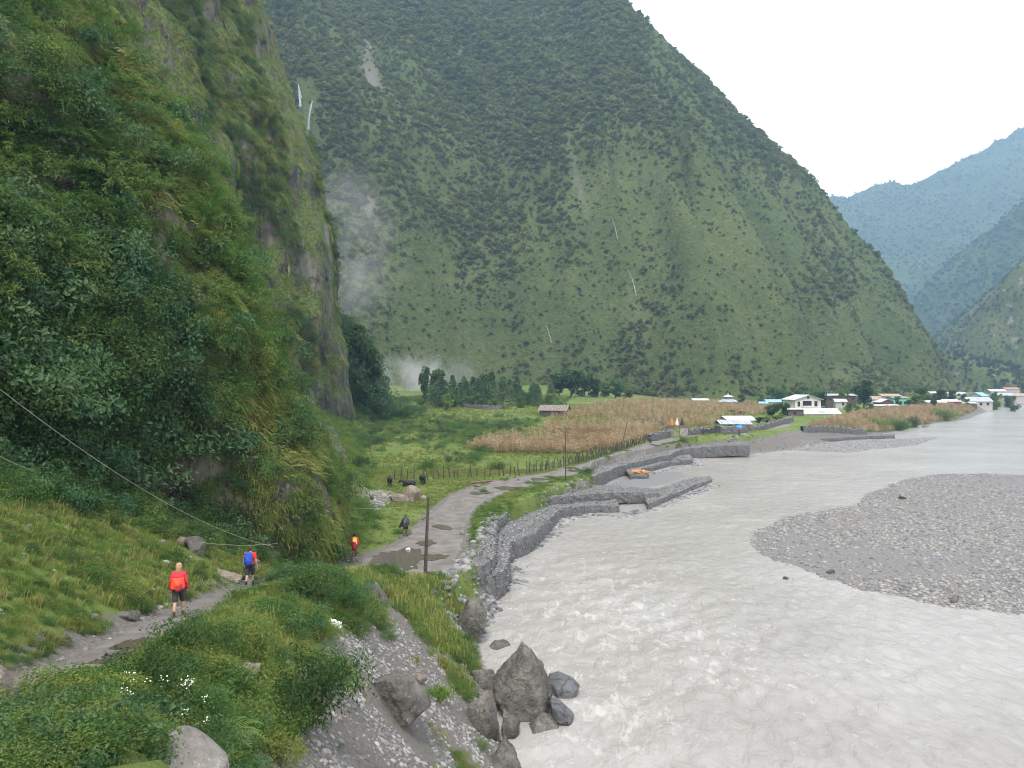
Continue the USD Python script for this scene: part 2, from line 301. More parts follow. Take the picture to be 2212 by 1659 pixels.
# silty river: turbid grey body, glossy skin, foam streaks where it is rough (mask.r)
M['river'] = usdkit.material(stage, L('silty_water'), {
    'g': ('geometry', {}), 'at': ('attribute', {'attribute': 'mask'}), 'sc': ('separate_color', {}),
    'mp': ('mapping', {'rotation': (0, 0, -0.5), 'scale': (1.0, 0.45, 1.0)}),
    'n1': ('noise_texture', {'scale': 0.05, 'detail': 4.0}), 'n2': ('noise_texture', {'scale': 1.5, 'detail': 8.0, 'roughness': 0.68, 'distortion': 0.25}),
    'n3': ('noise_texture', {'scale': 1.3, 'detail': 7.0, 'roughness': 0.62, 'distortion': 0.6}),
    'r': ('rgb_ramp', {'ramp': [(0.35, (0.246, 0.232, 0.214)), (0.65, (0.302, 0.288, 0.272))]}),
    'fa': ('math', {'math_type': 'multiply_add', 'value2': 0.17}), 'fr': ('rgb_ramp', {'ramp': [(0.67, (0, 0, 0)), (0.95, (1, 1, 1))]}),
    'm': ('mix_color', {'b': (0.46, 0.44, 0.415)}), 'b': ('bump', {'strength': 0.75, 'distance': 0.30}),
    'rr': ('map_range', {'to_min': 0.16, 'to_max': 0.7}),
    'p': ('principled_bsdf', {'roughness': 0.2, 'specular_ior_level': 0.5, 'ior': 1.33})},
    [('g.position', 'mp.vector'), ('g.position', 'n1.vector'), ('mp.vector', 'n2.vector'), ('mp.vector', 'n3.vector'), ('at.color', 'sc.color'), ('n1.fac', 'r.fac'),
     ('sc.r', 'fa.value1'), ('n2.fac', 'fa.value3'), ('fa.value', 'fr.fac'), ('fr.color', 'm.fac'), ('r.color', 'm.a'), ('m.result', 'p.base_color'), ('fr.color', 'rr.value'), ('rr.result', 'p.roughness'),
     ('n3.fac', 'b.height'), ('b.normal', 'p.normal')], surface='p.BSDF')
M['puddle'] = usdkit.material(stage, L('muddy_puddle'), {'p': ('principled_bsdf', {'base_color': (0.060, 0.048, 0.038), 'roughness': 0.04, 'ior': 1.33, 'specular_ior_level': 0.5})}, [], surface='p.BSDF')
M['fall'] = plain('falling_water', (0.34, 0.36, 0.38), 0.6, 0.4, 0.5)
# ------------------------------------------------------------ the lie of the land
PY = [-6, 0, 5, 10, 15, 25.6, 36, 45, 52, 57, 64]
PX = [3, 0, -4.5, -8.2, -9.4, -10.6, -11.7, -11.7, -11.2, -10.8, -10.6]
PZ = [11.6, 10.9, 9.6, 7.9, 6.55, 5.06, 3.4, 1.75, 0.5, 0.0, 0.0]
EYk = [-6, 0, 5, 10, 15, 25.6, 36, 42, 48, 52, 56, 62, 70, 80, 92, 100, 108, 118, 130, 145, 162, 172, 177, 181, 190, 205, 230, 250, 315, 400, 520, 700, 1200]
EXk = [6, 2.2, -1.5, -5.2, -6.4, -7.5, -8.0, -7.4, -6.0, -4.4, -3.5, -3.2, -2.9, -1.2, 2.2, 5.0, 9.0, 10.5, 12.5, 18.5, 28, 36, 45, 52, 60, 69, 92, 105, 150, 215, 320, 440, 800]
BYk = [-6, 10, 20, 32, 48, 56, 65, 80, 96, 105, 112, 130, 150, 160, 173, 178, 185, 200, 214, 243, 315, 356, 485, 665, 1200]
BXk = [9, 5, 2.5, 0.5, -1.8, -0.6, 0.2, 1.2, 8, 18, 15, 17, 31, 37, 45, 53, 62, 75, 85, 111, 167, 204, 289, 423, 830]
CYk = [-6, 5, 20, 30, 40, 46, 50, 55, 67, 83, 107, 130, 150, 180, 215, 300, 400, 600, 1200]
CXk = [-32, -29, -24, -20.5, -18, -15.2, -13.2, -14.2, -15.6, -18.2, -23, -28, -32, -37, -38, -60, -90, -100, -140]
WATER = -3.0
px = lambda y: np.interp(y, PY, PX); pz = lambda y: np.interp(y, PY, PZ)
ex = lambda y: np.interp(y, EYk, EXk); bx = lambda y: np.interp(y, BYk, BXk); cf = lambda y: np.interp(y, CYk, CXk)

def V(u, v, z):
    """the point at height z seen at (u, v) of the 2212 x 1659 view"""
    Y = (EYE - z) * FV / (v - CV)
    return np.array([(u - CU) / FV * Y, Y, z])
def at_depth(u, v, Y):
    return np.array([(u - CU) / FV * Y, Y, EYE - (v - CV) / FV * Y])
def poly_of(pts, z=0.0):
    return shapely.Polygon([tuple(V(u, v, z)[:2]) for u, v in pts])

BAR = shapely.Polygon([tuple(V(u, v, WATER)[:2]) for u, v in [(1612, 1172), (1625, 1150), (1700, 1117), (1790, 1102), (1850, 1090), (1870, 1070), (1950, 1037), (2010, 1026), (2120, 1023), (2212, 1028)]]
                      + [(100, 150), (150, 140), (170, 100), (120, 62), (70, 44)]
                      + [tuple(V(u, v, WATER)[:2]) for u, v in [(2300, 1345), (2212, 1330), (2100, 1318), (1980, 1298), (1850, 1272), (1760, 1242), (1650, 1200)]]).buffer(0)
BAR2 = poly_of([(1690, 973), (1830, 978), (1980, 961), (2034, 945), (1990, 947), (1830, 951), (1740, 962)], WATER)
FLAT = poly_of([(1310, 1052), (1370, 1024), (1460, 1018), (1490, 1028), (1440, 1045), (1330, 1066)], WATER)

def bar_height(x, y, poly, rise, reach):
    p = shapely.points(x, y); ins = shapely.contains(poly, p)
    d = shapely.distance(poly.exterior, p)
    return np.where(ins, np.clip(d / reach, 0, 1) ** 0.7 * rise, -np.clip(d * 0.25, 0, 1.6))

def h(x, y):
    x, y = np.broadcast_arrays(np.asarray(x, float), np.asarray(y, float))
    P, Z, E, B, C = px(y), pz(y), ex(y), bx(y), cf(y)
    left = smoothstep(x, 110, 20)
    plainz = left * 0.035 * np.clip(y - 140, 0, 330) + (1 - left) * 0.012 * np.clip(y - 200, 0, 400)
    near = smoothstep(y, 62, 54)
    dip = 0.95 * smoothstep(x, P + 0.9, P + 3.2) * smoothstep(y, 43, 49) * smoothstep(y, 58, 54)
    base = Z * near + plainz - dip * np.clip(Z, 0, 1.2)
    hw = 0.95
    hill = np.clip(P - hw - x, 0, 13) * 0.64 * smoothstep(y, 54, 44)
    foot = np.clip(C + 3.5 - x, 0, 11) * 0.70 * smoothstep(y, 46, 56)
    rough = n2(x, y, 5.0, 1) * 0.9 + n2(x, y, 1.3, 2) * 0.35
    offp = smoothstep(np.abs(x - P), 0.8, 2.2)
    rough = rough * np.where(y < 56, offp, 0.35 * smoothstep(y, 56, 130) * np.ones_like(x) + 0.05)
    shoulder = 0.3 * smoothstep(x, P + hw, P + hw + 1.2) * near
    up = base + hill + foot + shoulder
    s = np.clip((x - E) / np.maximum(B - E, 0.4), 0, 1)
    gentle = np.maximum(smoothstep(y, 62, 54), smoothstep(y, 168, 179))
    bank = np.where(x > E, (up - (WATER - 0.35)) * (gentle * (0.65 * s + 0.35 * smoothstep(s, 0, 1)) + (1 - gentle) * smoothstep(s, 0.08, 0.42)), 0)
    z = up - bank + rough * (1 - 0.5 * s)
    wet = np.clip(x - B, 0, 400)
    bed = WATER - 0.35 - np.clip(wet * 0.30, 0, 1.8)
    z = np.where(x > B, bed + n2(x, y, 4, 5) * 0.3, z)
    R = 0.80 * y + 95
    z = np.where(x > R, np.maximum(z, bed + (x - R) * 0.25), z)
    inb = (x > 0) & (y > 25) & (y < 360) & (x > B - 6)
    if inb.any():
        xx, yy = x[inb], y[inb]; zz = z[inb]
        zz = np.maximum(zz, WATER + bar_height(xx, yy, BAR, 0.55, 7.0) + n2(xx, yy, 7, 8) * 0.18 + n2(xx, yy, 2, 9) * 0.10)
        zz = np.maximum(zz, WATER + bar_height(xx, yy, BAR2, 0.35, 5.0) + n2(xx, yy, 5, 11) * 0.15)
        zz = np.maximum(zz, WATER + bar_height(xx, yy, FLAT, 0.18, 2.0))
        z = z.copy(); z[inb] = zz
    return z

def axis(knots):
    out = [knots[0][0]]
    for (a, sa), (b, sb) in zip(knots[:-1], knots[1:]):
        q = a
        while q < b - 1e-6:
            st = sa + (sb - sa) * (q - a) / (b - a); q = min(q + st, b); out.append(q)
    return np.unique(np.round(out, 4))
GX = axis([(-900, 60), (-140, 8), (-60, 2.0), (-26, 0.4), (-20, 0.3), (10, 0.3), (30, 0.7), (100, 1.0), (200, 4), (500, 14), (1200, 90), (3400, 400)])
GY = axis([(-8, 0.5), (4, 0.3), (60, 0.35), (120, 0.7), (200, 1.4), (330, 3.5), (700, 15), (1600, 90), (3500, 400)])
XX, YY = np.meshgrid(GX, GY)
ZZ = h(XX.ravel(), YY.ravel()).reshape(XX.shape)

def ground(x, y):
    """the height of the ground sheet itself"""
    x, y = np.asarray(x, float), np.asarray(y, float)
    i = np.clip(np.searchsorted(GX, x) - 1, 0, len(GX) - 2); j = np.clip(np.searchsorted(GY, y) - 1, 0, len(GY) - 2)
    tx = np.clip((x - GX[i]) / (GX[i + 1] - GX[i]), 0, 1); ty = np.clip((y - GY[j]) / (GY[j + 1] - GY[j]), 0, 1)
    return (ZZ[j, i] * (1 - tx) * (1 - ty) + ZZ[j, i + 1] * tx * (1 - ty) + ZZ[j + 1, i] * (1 - tx) * ty + ZZ[j + 1, i + 1] * tx * ty)

def ground_normal(x, y, e=0.4):
    dx = (ground(x + e, y) - ground(x - e, y)) / (2 * e); dy = (ground(x, y + e) - ground(x, y - e)) / (2 * e)
    n = np.stack([-dx, -dy, np.ones_like(dx)], -1)
    return n / np.linalg.norm(n, axis=-1, keepdims=True)

def G(u, v, start=6.0):
    """where the line of sight through (u, v) meets the ground sheet"""
    t = np.exp(np.linspace(math.log(start), math.log(900), 2600))
    X, Z = (u - CU) / FV * t, EYE - (v - CV) / FV * t
    below = np.nonzero(Z < ground(X, t))[0]
    k = below[0] if len(below) else len(t) - 1
    return np.array([X[k], t[k], ground(X[k], t[k])])

# the dirt road on the flat and the trail on the slope (plan lines from the left and right verges)
ROAD_L = [(756, 1236), (768, 1216), (800, 1196), (840, 1182), (870, 1165), (905, 1130), (935, 1100), (975, 1068), (1040, 1043), (1110, 1032), (1180, 1022), (1250, 1005), (1330, 979), (1415, 953), (1462, 944), (1520, 938), (1600, 934), (1660, 926), (1690, 918)]
ROAD_R = [(776, 1250), (870, 1248), (970, 1244), (988, 1228), (996, 1205), (1003, 1170), (1008, 1140), (1018, 1110), (1042, 1085), (1090, 1064), (1152, 1047), (1237, 1027), (1332, 994), (1425, 961), (1474, 949), (1530, 942), (1605, 938), (1668, 930), (1712, 922)]
RL = np.array([V(u, v, 0)[:2] for u, v in ROAD_L]); RR = np.array([V(u, v, 0)[:2] for u, v in ROAD_R])
ROADPOLY = shapely.Polygon(np.vstack([RL, RR[::-1]])).buffer(0)
_p = shapely.points(XX.ravel(), YY.ravel())
road_d = np.where(shapely.contains(ROADPOLY, _p), 0, shapely.distance(ROADPOLY, _p)).reshape(XX.shape)
flat = smoothstep(road_d, 5.0, 0.6) * (YY < 260) * (YY > 50)
lz = np.interp(YY, [50, 60, 140, 200, 260], [0.12, 0.0, 0.0, 0.05, 0.6])
ZZ = ZZ * (1 - flat * (ZZ > -1)) + lz * flat * (ZZ > -1)

# what covers the ground
E_, B_, P_ = ex(YY), bx(YY), px(YY)
bare = np.zeros_like(XX)
slope_s = np.clip((XX - E_) / np.maximum(B_ - E_, 0.4), 0, 1)
bankmask = smoothstep(XX, E_ + 0.3, E_ + 2.4) * smoothstep(YY, 52, 44)
bare = np.maximum(bare, bankmask * (0.88 + 0.3 * n2(XX, YY, 3.0, 21)))
bare = np.maximum(bare, smoothstep(np.abs(XX - P_), 2.4, 0.9) * (YY < 60) * 0.8)
bare = np.maximum(bare, smoothstep(road_d, 1.2, 0.1) * 0.75 * (YY < 260))
bare = np.maximum(bare, smoothstep(XX, E_ + 0.2, E_ + 2.6) * smoothstep(YY, 50, 56) * 0.95)
scree = smoothstep(np.hypot((XX + 17.0) / 4.6, (YY - 86) / 9.0), 1.15, 0.6)
bare = np.maximum(bare, scree * 0.85)
bare = np.maximum(bare, 0.42 * smoothstep(n2(XX, YY, 2.2, 33), 0.08, 0.24) * (XX < P_) * (YY < 56))
shingle = ((XX > B_ - 1.0) & (YY > 24)).astype(float)
MASK = np.stack([bare, np.ones_like(bare), shingle], -1).reshape(-1, 3)
obj('ground', (np.stack([XX, YY, ZZ], -1).reshape(-1, 3), grid_faces(*XX.shape)), M['ground'], smooth=True, kind='structure', masks=MASK)

def strip(name, left, right, mat, lift, seed, across=14, along=None, rag=0.25):
    left, right = np.asarray(left), np.asarray(right)
    def resample(p, n):
        d = np.r_[0, np.cumsum(np.linalg.norm(np.diff(p, axis=0), axis=1))]
        return np.stack([np.interp(np.linspace(0, d[-1], n), d, p[:, k]) for k in range(2)], 1)
    # keep the pairing of the two verges
    k = np.linspace(0, len(left) - 1, along)
    l = np.stack([np.interp(k, np.arange(len(left)), left[:, c]) for c in range(2)], 1)
    r = np.stack([np.interp(k, np.arange(len(right)), right[:, c]) for c in range(2)], 1)
    w = np.linalg.norm(r - l, axis=1, keepdims=True)
    jl = n2(l[:, 0], l[:, 1], 1.6, seed)[:, None] * rag * 3; jr = n2(r[:, 0], r[:, 1], 1.6, seed + 1)[:, None] * rag * 3
    dirv = (r - l) / np.maximum(w, 1e-6)
    l = l + dirv * jl; r = r + dirv * jr
    t = np.linspace(0, 1, across)[None, :, None]
    xy = (l[:, None] * (1 - t) + r[:, None] * t).reshape(-1, 2)
    edge = np.minimum(t, 1 - t).reshape(1, -1).repeat(len(l), 0).ravel()
    z = ground(xy[:, 0], xy[:, 1]) + np.where(edge < 1e-6, -0.10, lift) + 0.03 * n2(xy[:, 0], xy[:, 1], 0.9, seed + 5)
    v = np.column_stack([xy, z])
    f = grid_faces(len(l), across)
    v2, f2 = v, f[:, ::-1]
    return obj(name, (v2, f2), mat, smooth=True, kind='structure')
strip('dirt_road', RL, RR, M['mud'], 0.045, 40, 16, 420, 0.55)
ty = np.linspace(3, 58, 40)
strip('footpath', np.stack([px(ty) - 0.85 - 0.10 * np.sin(ty * 0.9), ty], 1), np.stack([px(ty) + 0.85 + 0.1 * np.sin(ty * 1.3), ty], 1), M['trail'], 0.035, 60, 9, 260, 0.2)

# ------------------------------------------------------------ the river
WX = axis([(-8, 0.4), (-3, 0.3), (30, 0.45), (60, 0.9), (150, 2.0), (500, 8), (1500, 60)])
WY = axis([(4, 0.6), (25, 0.3), (85, 0.4), (150, 0.9), (260, 2.2), (700, 10), (1600, 60)])
wx, wy = np.meshgrid(WX, WY)
rapid = np.exp(-(((wx - 6.5) / 8.0) ** 2 + ((wy - 56) / 16.0) ** 2)) + 0.8 * np.exp(-(((wx - 4) / 3.5) ** 2 + ((wy - 37) / 6.0) ** 2)) + 0.5 * np.exp(-(((wx - 13) / 5) ** 2 + ((wy - 44) / 7) ** 2))
rapid = np.clip(rapid, 0, 1)
calm = smoothstep(np.hypot((wx - 27) / 11, (wy - 135) / 22), 0.7, 1.2)
q = wx * 0.88 - wy * 0.48; r_ = wx * 0.48 + wy * 0.88
amp = (0.19 + 0.30 * rapid) * (0.25 + 0.75 * calm)
def ridged(a, b, s, seed): return 1 - 2 * np.abs(n2(a, b, s, seed, 2))
wave = (n2(q, r_ * 0.6, 2.6, 70, 3) * 0.9 + (ridged(q, r_ * 0.55, 1.7, 71) - 0.7) * 0.55 + n2(q, r_ * 0.7, 0.9, 73, 2) * 0.35)
wz = WATER + amp * wave + 0.15 * n2(wx, wy, 14, 74)
turb = np.clip(rapid * 0.9 + 0.22 * smoothstep(wave, 0.25, 0.6) + 0.10, 0, 1)
obj('river', (np.stack([wx, wy, wz], -1).reshape(-1, 3), grid_faces(*wx.shape)), M['river'], smooth=True, kind='structure', masks=np.stack([turb, calm, turb], -1).reshape(-1, 3))

def puddle(label, cx, cy, rx, ry, seed, rot=0.0, n=72, kindname='puddle', mat='puddle', depth=0.0):
    a = np.linspace(0, 2 * np.pi, n, endpoint=False)
    rr = np.clip(1 + 1.9 * n2(np.cos(a) * 1.9 + seed, np.sin(a) * 1.9, 1.0, seed, 4), 0.25, 1.7)
    ring = lambda k: np.stack([cx + k * rr * (rx * np.cos(a) * math.cos(rot) - ry * np.sin(a) * math.sin(rot)), cy + k * rr * (rx * np.cos(a) * math.sin(rot) + ry * np.sin(a) * math.cos(rot))], 1)
    pts = np.vstack([[[cx, cy]], ring(0.5), ring(1.0)])
    z = np.median(ground(pts[:, 0], pts[:, 1])) + 0.085 + depth
    f = [(0, 1 + i, 1 + (i + 1) % n) for i in range(n)]
    for i in range(n):
        j = (i + 1) % n; f += [(1 + i, 1 + n + i, 1 + n + j), (1 + i, 1 + n + j, 1 + j)]
    return obj(kindname, (np.column_stack([pts, np.full(len(pts), z)]), np.array(f)), M[mat], label=label, cat='puddle')
def puddle_px(label, u, v, wu, hv, seed, rot=0.0):
    c = V(u, v, 0.0); rx = wu / 2 / FV * c[1]; ry = abs(V(u, v - hv / 2, 0)[1] - V(u, v + hv / 2, 0)[1]) / 2
    return puddle(label, c[0], c[1], rx, ry, seed, rot)
puddle_px('big brown puddle covering the road beside the tall near pole', 866, 1211, 122, 50, 3)
puddle_px('narrow puddle arm reaching from the big puddle to the foot of the pole', 935, 1207, 70, 14, 5)
puddle_px('small dark puddle on the road behind the tall near pole', 925, 1176, 46, 11, 7)
puddle_px('puddle on the road right of the poncho walker, past the near pole', 958, 1141, 34, 13, 9, 0.5)
puddle_px('long thin puddle in the left wheel track where the road bends', 1040, 1066, 44, 7, 11, 0.75)
puddle_px('puddle in the middle of the road left of the far pole', 1095, 1056, 50, 7, 13, 0.6)
puddle_px('puddle across the road just left of the far pole base', 1168, 1036, 46, 5, 15)
puddle_px('puddle beyond the far pole along the fence side of the road', 1245, 1018, 40, 4, 17)
for lab, u, v, w_, h_, sd_ in [('brown puddle on the footpath behind the red backpack walker', 285, 1402, 66, 20, 21), ('thin brown puddle streak along the footpath below the other one', 240, 1432, 84, 16, 23)]:
    c = G(u, v); puddle(lab, c[0], c[1], w_ / 2 / FV * c[1] * 0.9, 0.55, sd_)
# ------------------------------------------------------------ cliffs and mountains
def cliff(name, base, zs, lean, inward, disp, mat, step, label_kind='structure', extra=None, seed=0):
    """a rock wall over a plan line: lean(z) metres of setback, noise relief; returns what scattering needs"""
    base = np.asarray(base, float)
    d = np.r_[0, np.cumsum(np.linalg.norm(np.diff(base, axis=0), axis=1))]
    n = int(d[-1] / step) + 1
    s = np.linspace(0, d[-1], n)
    from scipy.interpolate import PchipInterpolator
    bxy = np.stack([PchipInterpolator(d, base[:, k])(s) for k in range(2)], 1)
    t = np.gradient(bxy, axis=0); t /= np.linalg.norm(t, axis=1, keepdims=True)
    out = np.stack([t[:, 1], -t[:, 0]], 1)                 # right-hand side of the walk is the open side
    S, Zg = np.meshgrid(s, zs, indexing='ij')
    ln = lean(S, Zg)
    P = np.stack([bxy[:, None, 0] + inward[0] * ln, bxy[:, None, 1] + inward[1] * ln, Zg], -1)
    D = disp(P[..., 0], P[..., 1], Zg, S)
    P[..., :2] += out[:, None, :] * D[..., None]
    if extra is not None: P = extra(P, S, Zg)
    f = grid_faces(len(s), len(zs))
    v = P.reshape(-1, 3)
    obj(name, (v, f), mat, smooth=True, kind=label_kind)
    # outward normals
    du = np.gradient(P, axis=0); dv = np.gradient(P, axis=1)
    N = np.cross(du, dv); N /= np.linalg.norm(N, axis=-1, keepdims=True) + 1e-9
    flip = np.sign((N[..., 0] * out[:, None, 0] + N[..., 1] * out[:, None, 1]))[..., None]
    return dict(P=P, N=N * np.where(flip == 0, 1, flip), S=S, Z=Zg)

def n3(x, y, z, s, seed=0, oct=4):
    return fbm(np.stack([x / s, y / s, z / s], -1) + seed * 3.7, oct, seed) - 0.5

# near cliff whose nose stands over the bend of the footpath
A_BASE = [(-36, -2), (-30, 8), (-25.5, 20), (-21.5, 29), (-18.6, 38), (-15.6, 45.5), (-12.6, 49.0), (-11.9, 50.6), (-12.6, 53.5), (-15.0, 60), (-18.5, 72), (-25, 88), (-31, 104)]
LZ = [-3, 0, 7.6, 16.2, 22.5, 29, 39, 50, 64]; LL = [-0.6, 0.0, 0.0, 2.2, 4.9, 8.2, 14.8, 22, 30]
def leanA(S, Z): return np.interp(Z, LZ, LL)
def dispA(x, y, z, S):
    big = n3(x, y, z * 0.8, 10.0, 81) * 9.0 + (0.22 - np.abs(n3(x, y, z * 0.9, 5.5, 84, 3))) * 7.0 * smoothstep(z, 6, 13) + n3(x, y, z * 0.6, 2.6, 82) * 2.4
    cave = np.exp(-(((y - 42.5) / 4.2) ** 2)) * np.exp(-(((z - 4.6) / 3.2) ** 2)) * smoothstep(x, -22, -19)
    cave2 = np.exp(-(((y - 50.2) / 2.0) ** 2)) * np.exp(-(((z - 1.0) / 1.3) ** 2))
    fine = n3(x, y, z, 1.1, 83, 3) * 1.0
    toe = smoothstep(z, -1, 4); back = 3.0 * smoothstep(z, 5, 14)
    nose = np.exp(-(((y - 51) / 5) ** 2))
    return (big * toe + fine) * (1 - 0.55 * nose) - back - 2.8 * cave - 0.9 * cave2
FA = cliff('cliff', A_BASE, np.arange(-3, 64, 0.42), leanA, (-1.0, 0.16), dispA, M['cliff'], 0.42)

# bare fluted cliff behind it
B_BASE = [(-70, 70), (-60, 100), (-51, 135), (-43.0, 162), (-38.6, 177), (-37.6, 183), (-40, 190), (-50, 205), (-66, 218)]
LZB = [-3, 8, 36, 57, 70, 83, 98, 130, 170]; LLB = [0, 0.5, 4.0, 7.0, 11.8, 16.0, 19.5, 30, 48]
def leanB(S, Z): return np.interp(Z, LZB, LLB)
def dispB(x, y, z, S):
    flute = (0.2 - np.abs(n3(x, y, z * 0.12, 9.0, 91, 3))) * 13.0 + n3(x, y, z * 0.10, 3.0, 92, 3) * 4.2 + (0.2 - np.abs(n3(x, y, z * 0.07, 2.4, 97, 2))) * 2.2
    nose = np.exp(-(((y - 181) / 9) ** 2))
    return (flute + n3(x, y, z, 14, 93, 3) * 7.0 + n3(x, y, z, 1.6, 94, 3) * 0.9) * (1 - 0.5 * nose)
FB = cliff('cliff', B_BASE, np.arange(-3, 168, 0.9), leanB, (-1.0, 0.05), dispB, M['cliff_back'], 0.9)

# wooded spur at the foot of the back cliff
C_BASE = [(-62, 176), (-47, 188), (-39.5, 199), (-36.5, 212), (-36.5, 226), (-41, 242), (-55, 262)]
def leanC(S, Z): return np.interp(Z, [-2, 3, 24, 30, 34], [-1, 0, 7.5, 14, 24])
FC = cliff('wooded_spur', C_BASE, np.arange(-2, 34, 0.9), leanC, (-1.0, 0.0), lambda x, y, z, S: n3(x, y, z, 8, 95) * 5 + n3(x, y, z, 2.5, 96, 3) * 1.6, M['cliff'], 1.1)
# the fields' mossy edge below the cliffs is the ground itself

# the great mountain across the fields
FOOT = shapely.LineString([(-78, 240), (-88, 320), (-96, 400), (-78, 470), (-20, 505), (50, 478), (120, 452), (200, 480), (262, 535), (318, 592), (333, 610), (378, 690), (453, 830), (545, 1000), (640, 1200)])
MTN = shapely.Polygon(list(FOOT.coords) + [(300, 1500), (-700, 1500), (-700, 240)])
PD = [0, 8, 20, 59, 90, 124, 186, 241, 302, 400, 600, 900]; PH = [0, 16, 44, 100, 141, 194, 262, 329, 396, 500, 680, 860]
def mountain_z(x, y):
    p = shapely.points(x, y)
    ins = shapely.contains(MTN, p)
    d = np.where(ins, shapely.distance(FOOT, p), -shapely.distance(FOOT, p))
    s = shapely.line_locate_point(FOOT, p)
    fan = 46 * np.exp(-(((s - 620) / 75.0) ** 2)) + 18 * np.exp(-(((s - 380) / 90.0) ** 2))
    right = smoothstep(s, 780, 850)
    g = 0.6 * s + 0.6 * x + 0.35 * d
    gully = (n2(g, d * 0.16, 70, 101, 4) * 80 + (0.2 - np.abs(n2(g, d * 0.12, 46, 105, 2))) * 74 + (0.2 - np.abs(n2(g, d * 0.15, 19, 106, 2))) * 22 + n2(g, d * 0.25, 17, 102, 3) * 14) * (1 - 0.5 * right)
    bench = n2(g * 0.3, d, 42, 103, 3) * 16 * (1 - 0.5 * right)
    grow = smoothstep(d, 0, 70)
    de = d + (gully + bench) * (0.25 + 0.75 * grow) + n2(x, y, 9, 104, 3) * 5 * (1 - 0.3 * right)
    de2 = de - fan
    z = np.where(de2 > 0, np.interp(de2, PD, PH) + 0.55 * fan, 0.55 * np.clip(de, 0, None))
    z = np.where(fan < 0.5, np.interp(np.clip(de, 0, None), PD, PH), z)
    z = np.where(d < -8, -4, z)
    return z + np.where(d > -4, 3.0, -6.0), d, s
mx_, my_ = np.meshgrid(np.r_[np.arange(-420, 560, 3.4)], np.r_[np.arange(236, 760, 3.2), np.arange(760, 1180, 8)])
mz_, md_, ms_ = mountain_z(mx_.ravel(), my_.ravel())
mz_ = mz_.reshape(mx_.shape)
keep = (md_.reshape(mx_.shape) > -14)
mf = grid_faces(*mx_.shape); mf = mf[keep.ravel()[mf].any(1)]
used = np.unique(mf); remap = np.full(mx_.size, -1); remap[used] = np.arange(len(used))
def scar_of(s, d):
    """bare rock runnels down the face"""
    return smoothstep(n2(s + 0.30 * d, d * 0.22, 15, 107, 3), 0.235, 0.33) * smoothstep(n2(s, d, 95, 108, 2), -0.04, 0.06) * (d < 270)
sc_ = scar_of(mx_.ravel(), md_)[used]
obj('mountain', (np.stack([mx_, my_, mz_], -1).reshape(-1, 3)[used], remap[mf]), M['mountain'], smooth=True, kind='structure', masks=np.stack([sc_, 0 * sc_, 0 * sc_], -1))
from scipy.interpolate import RegularGridInterpolator
MTN_Z = RegularGridInterpolator((my_[:, 0], mx_[0]), mz_, bounds_error=False, fill_value=-20)

# hills beyond the bend of the valley
def ridge_hill(name, pts, mat, slope, span, step, seed, rel=0.12, wl=120.0, back=0.6):
    """pts: (x, y, z) along the crest; the flanks fall away on both sides"""
    pts = np.asarray(pts, float); pts = pts[np.argsort(pts[:, 0])]
    xs = np.arange(pts[0, 0], pts[-1, 0], step)
    cz = np.interp(xs, pts[:, 0], pts[:, 2]); cy = np.interp(xs, pts[:, 0], pts[:, 1])
    t = np.r_[np.linspace(-1, 0, int(span / step) + 1), np.linspace(0, 0.5, int(span / step / 4))[1:]]
    X = np.repeat(xs[:, None], len(t), 1); D = t[None, :] * span
    Y = cy[:, None] + D
    drop = np.where(D < 0, -D * slope, D * back)
    r = n2(X + D * 0.5, Y * 0.45, wl, seed, 5) * 2 * rel * np.clip(np.abs(D), 0, span) * (D < 0)
    Zr = cz[:, None] - drop + r + n2(X, Y, wl * 0.12, seed + 3, 3) * wl * 0.10
    Zr = np.maximum(Zr, -14)
    obj(name, (np.stack([X, Y, Zr], -1).reshape(-1, 3), grid_faces(*X.shape)), mat, smooth=True, kind='structure')
    return X, Y, Zr
def crest(list_, Y): return [at_depth(u, v, Y) for u, v in list_]
R1 = ridge_hill('far_hills', crest([(1500, 560), (1700, 470), (1795, 421), (1832, 425), (1880, 404), (1925, 394), (1958, 401), (2010, 380), (2060, 352), (2100, 334), (2160, 302), (2212, 272), (2400, 180), (2650, 150)], 2700), M['far_hill'], 0.62, 1400, 16, 111, 0.10, 260)
R2 = ridge_hill('far_hills', crest([(1900, 800), (1950, 745), (1968, 680), (1977, 648), (2022, 592), (2062, 556), (2104, 522), (2160, 478), (2212, 436), (2330, 330), (2500, 240)], 1750), M['far_hill'], 0.75, 620, 10, 121, 0.12, 160)
R3 = ridge_hill('far_hills', crest([(1985, 815), (2000, 760), (2012, 736), (2060, 697), (2083, 678), (2130, 640), (2177, 598), (2235, 545), (2340, 470), (2480, 400)], 1250), M['near_far_hill'], 0.80, 330, 6, 131, 0.14, 70)
R4 = ridge_hill('far_hills', crest([(2062, 800), (2078, 757), (2092, 736), (2118, 692), (2145, 660), (2170, 612), (2198, 572), (2240, 545), (2350, 500), (2480, 450)], 1020), M['near_far_hill'], 1.10, 190, 4, 141, 0.20, 38)
R5 = ridge_hill('far_hills', crest([(1990, 800), (2034, 760), (2104, 770), (2150, 782), (2212, 797), (2320, 815), (2500, 825)], 860), M['near_far_hill'], 0.30, 170, 4, 151, 0.10, 40)

# ------------------------------------------------------------ the air
import os
if not os.environ.get('NOHAZE'):
    air = usdkit.material(stage, L('valley_air'), {'p': ('principled_volume', {'color': (0.45, 0.67, 1.0), 'density': 0.00016, 'anisotropy': 0.0})}, [], volume='p.volume')
    obj('haze', box(-1200, 3800, -60, 3600, -16, 1250), air, kind='stuff')
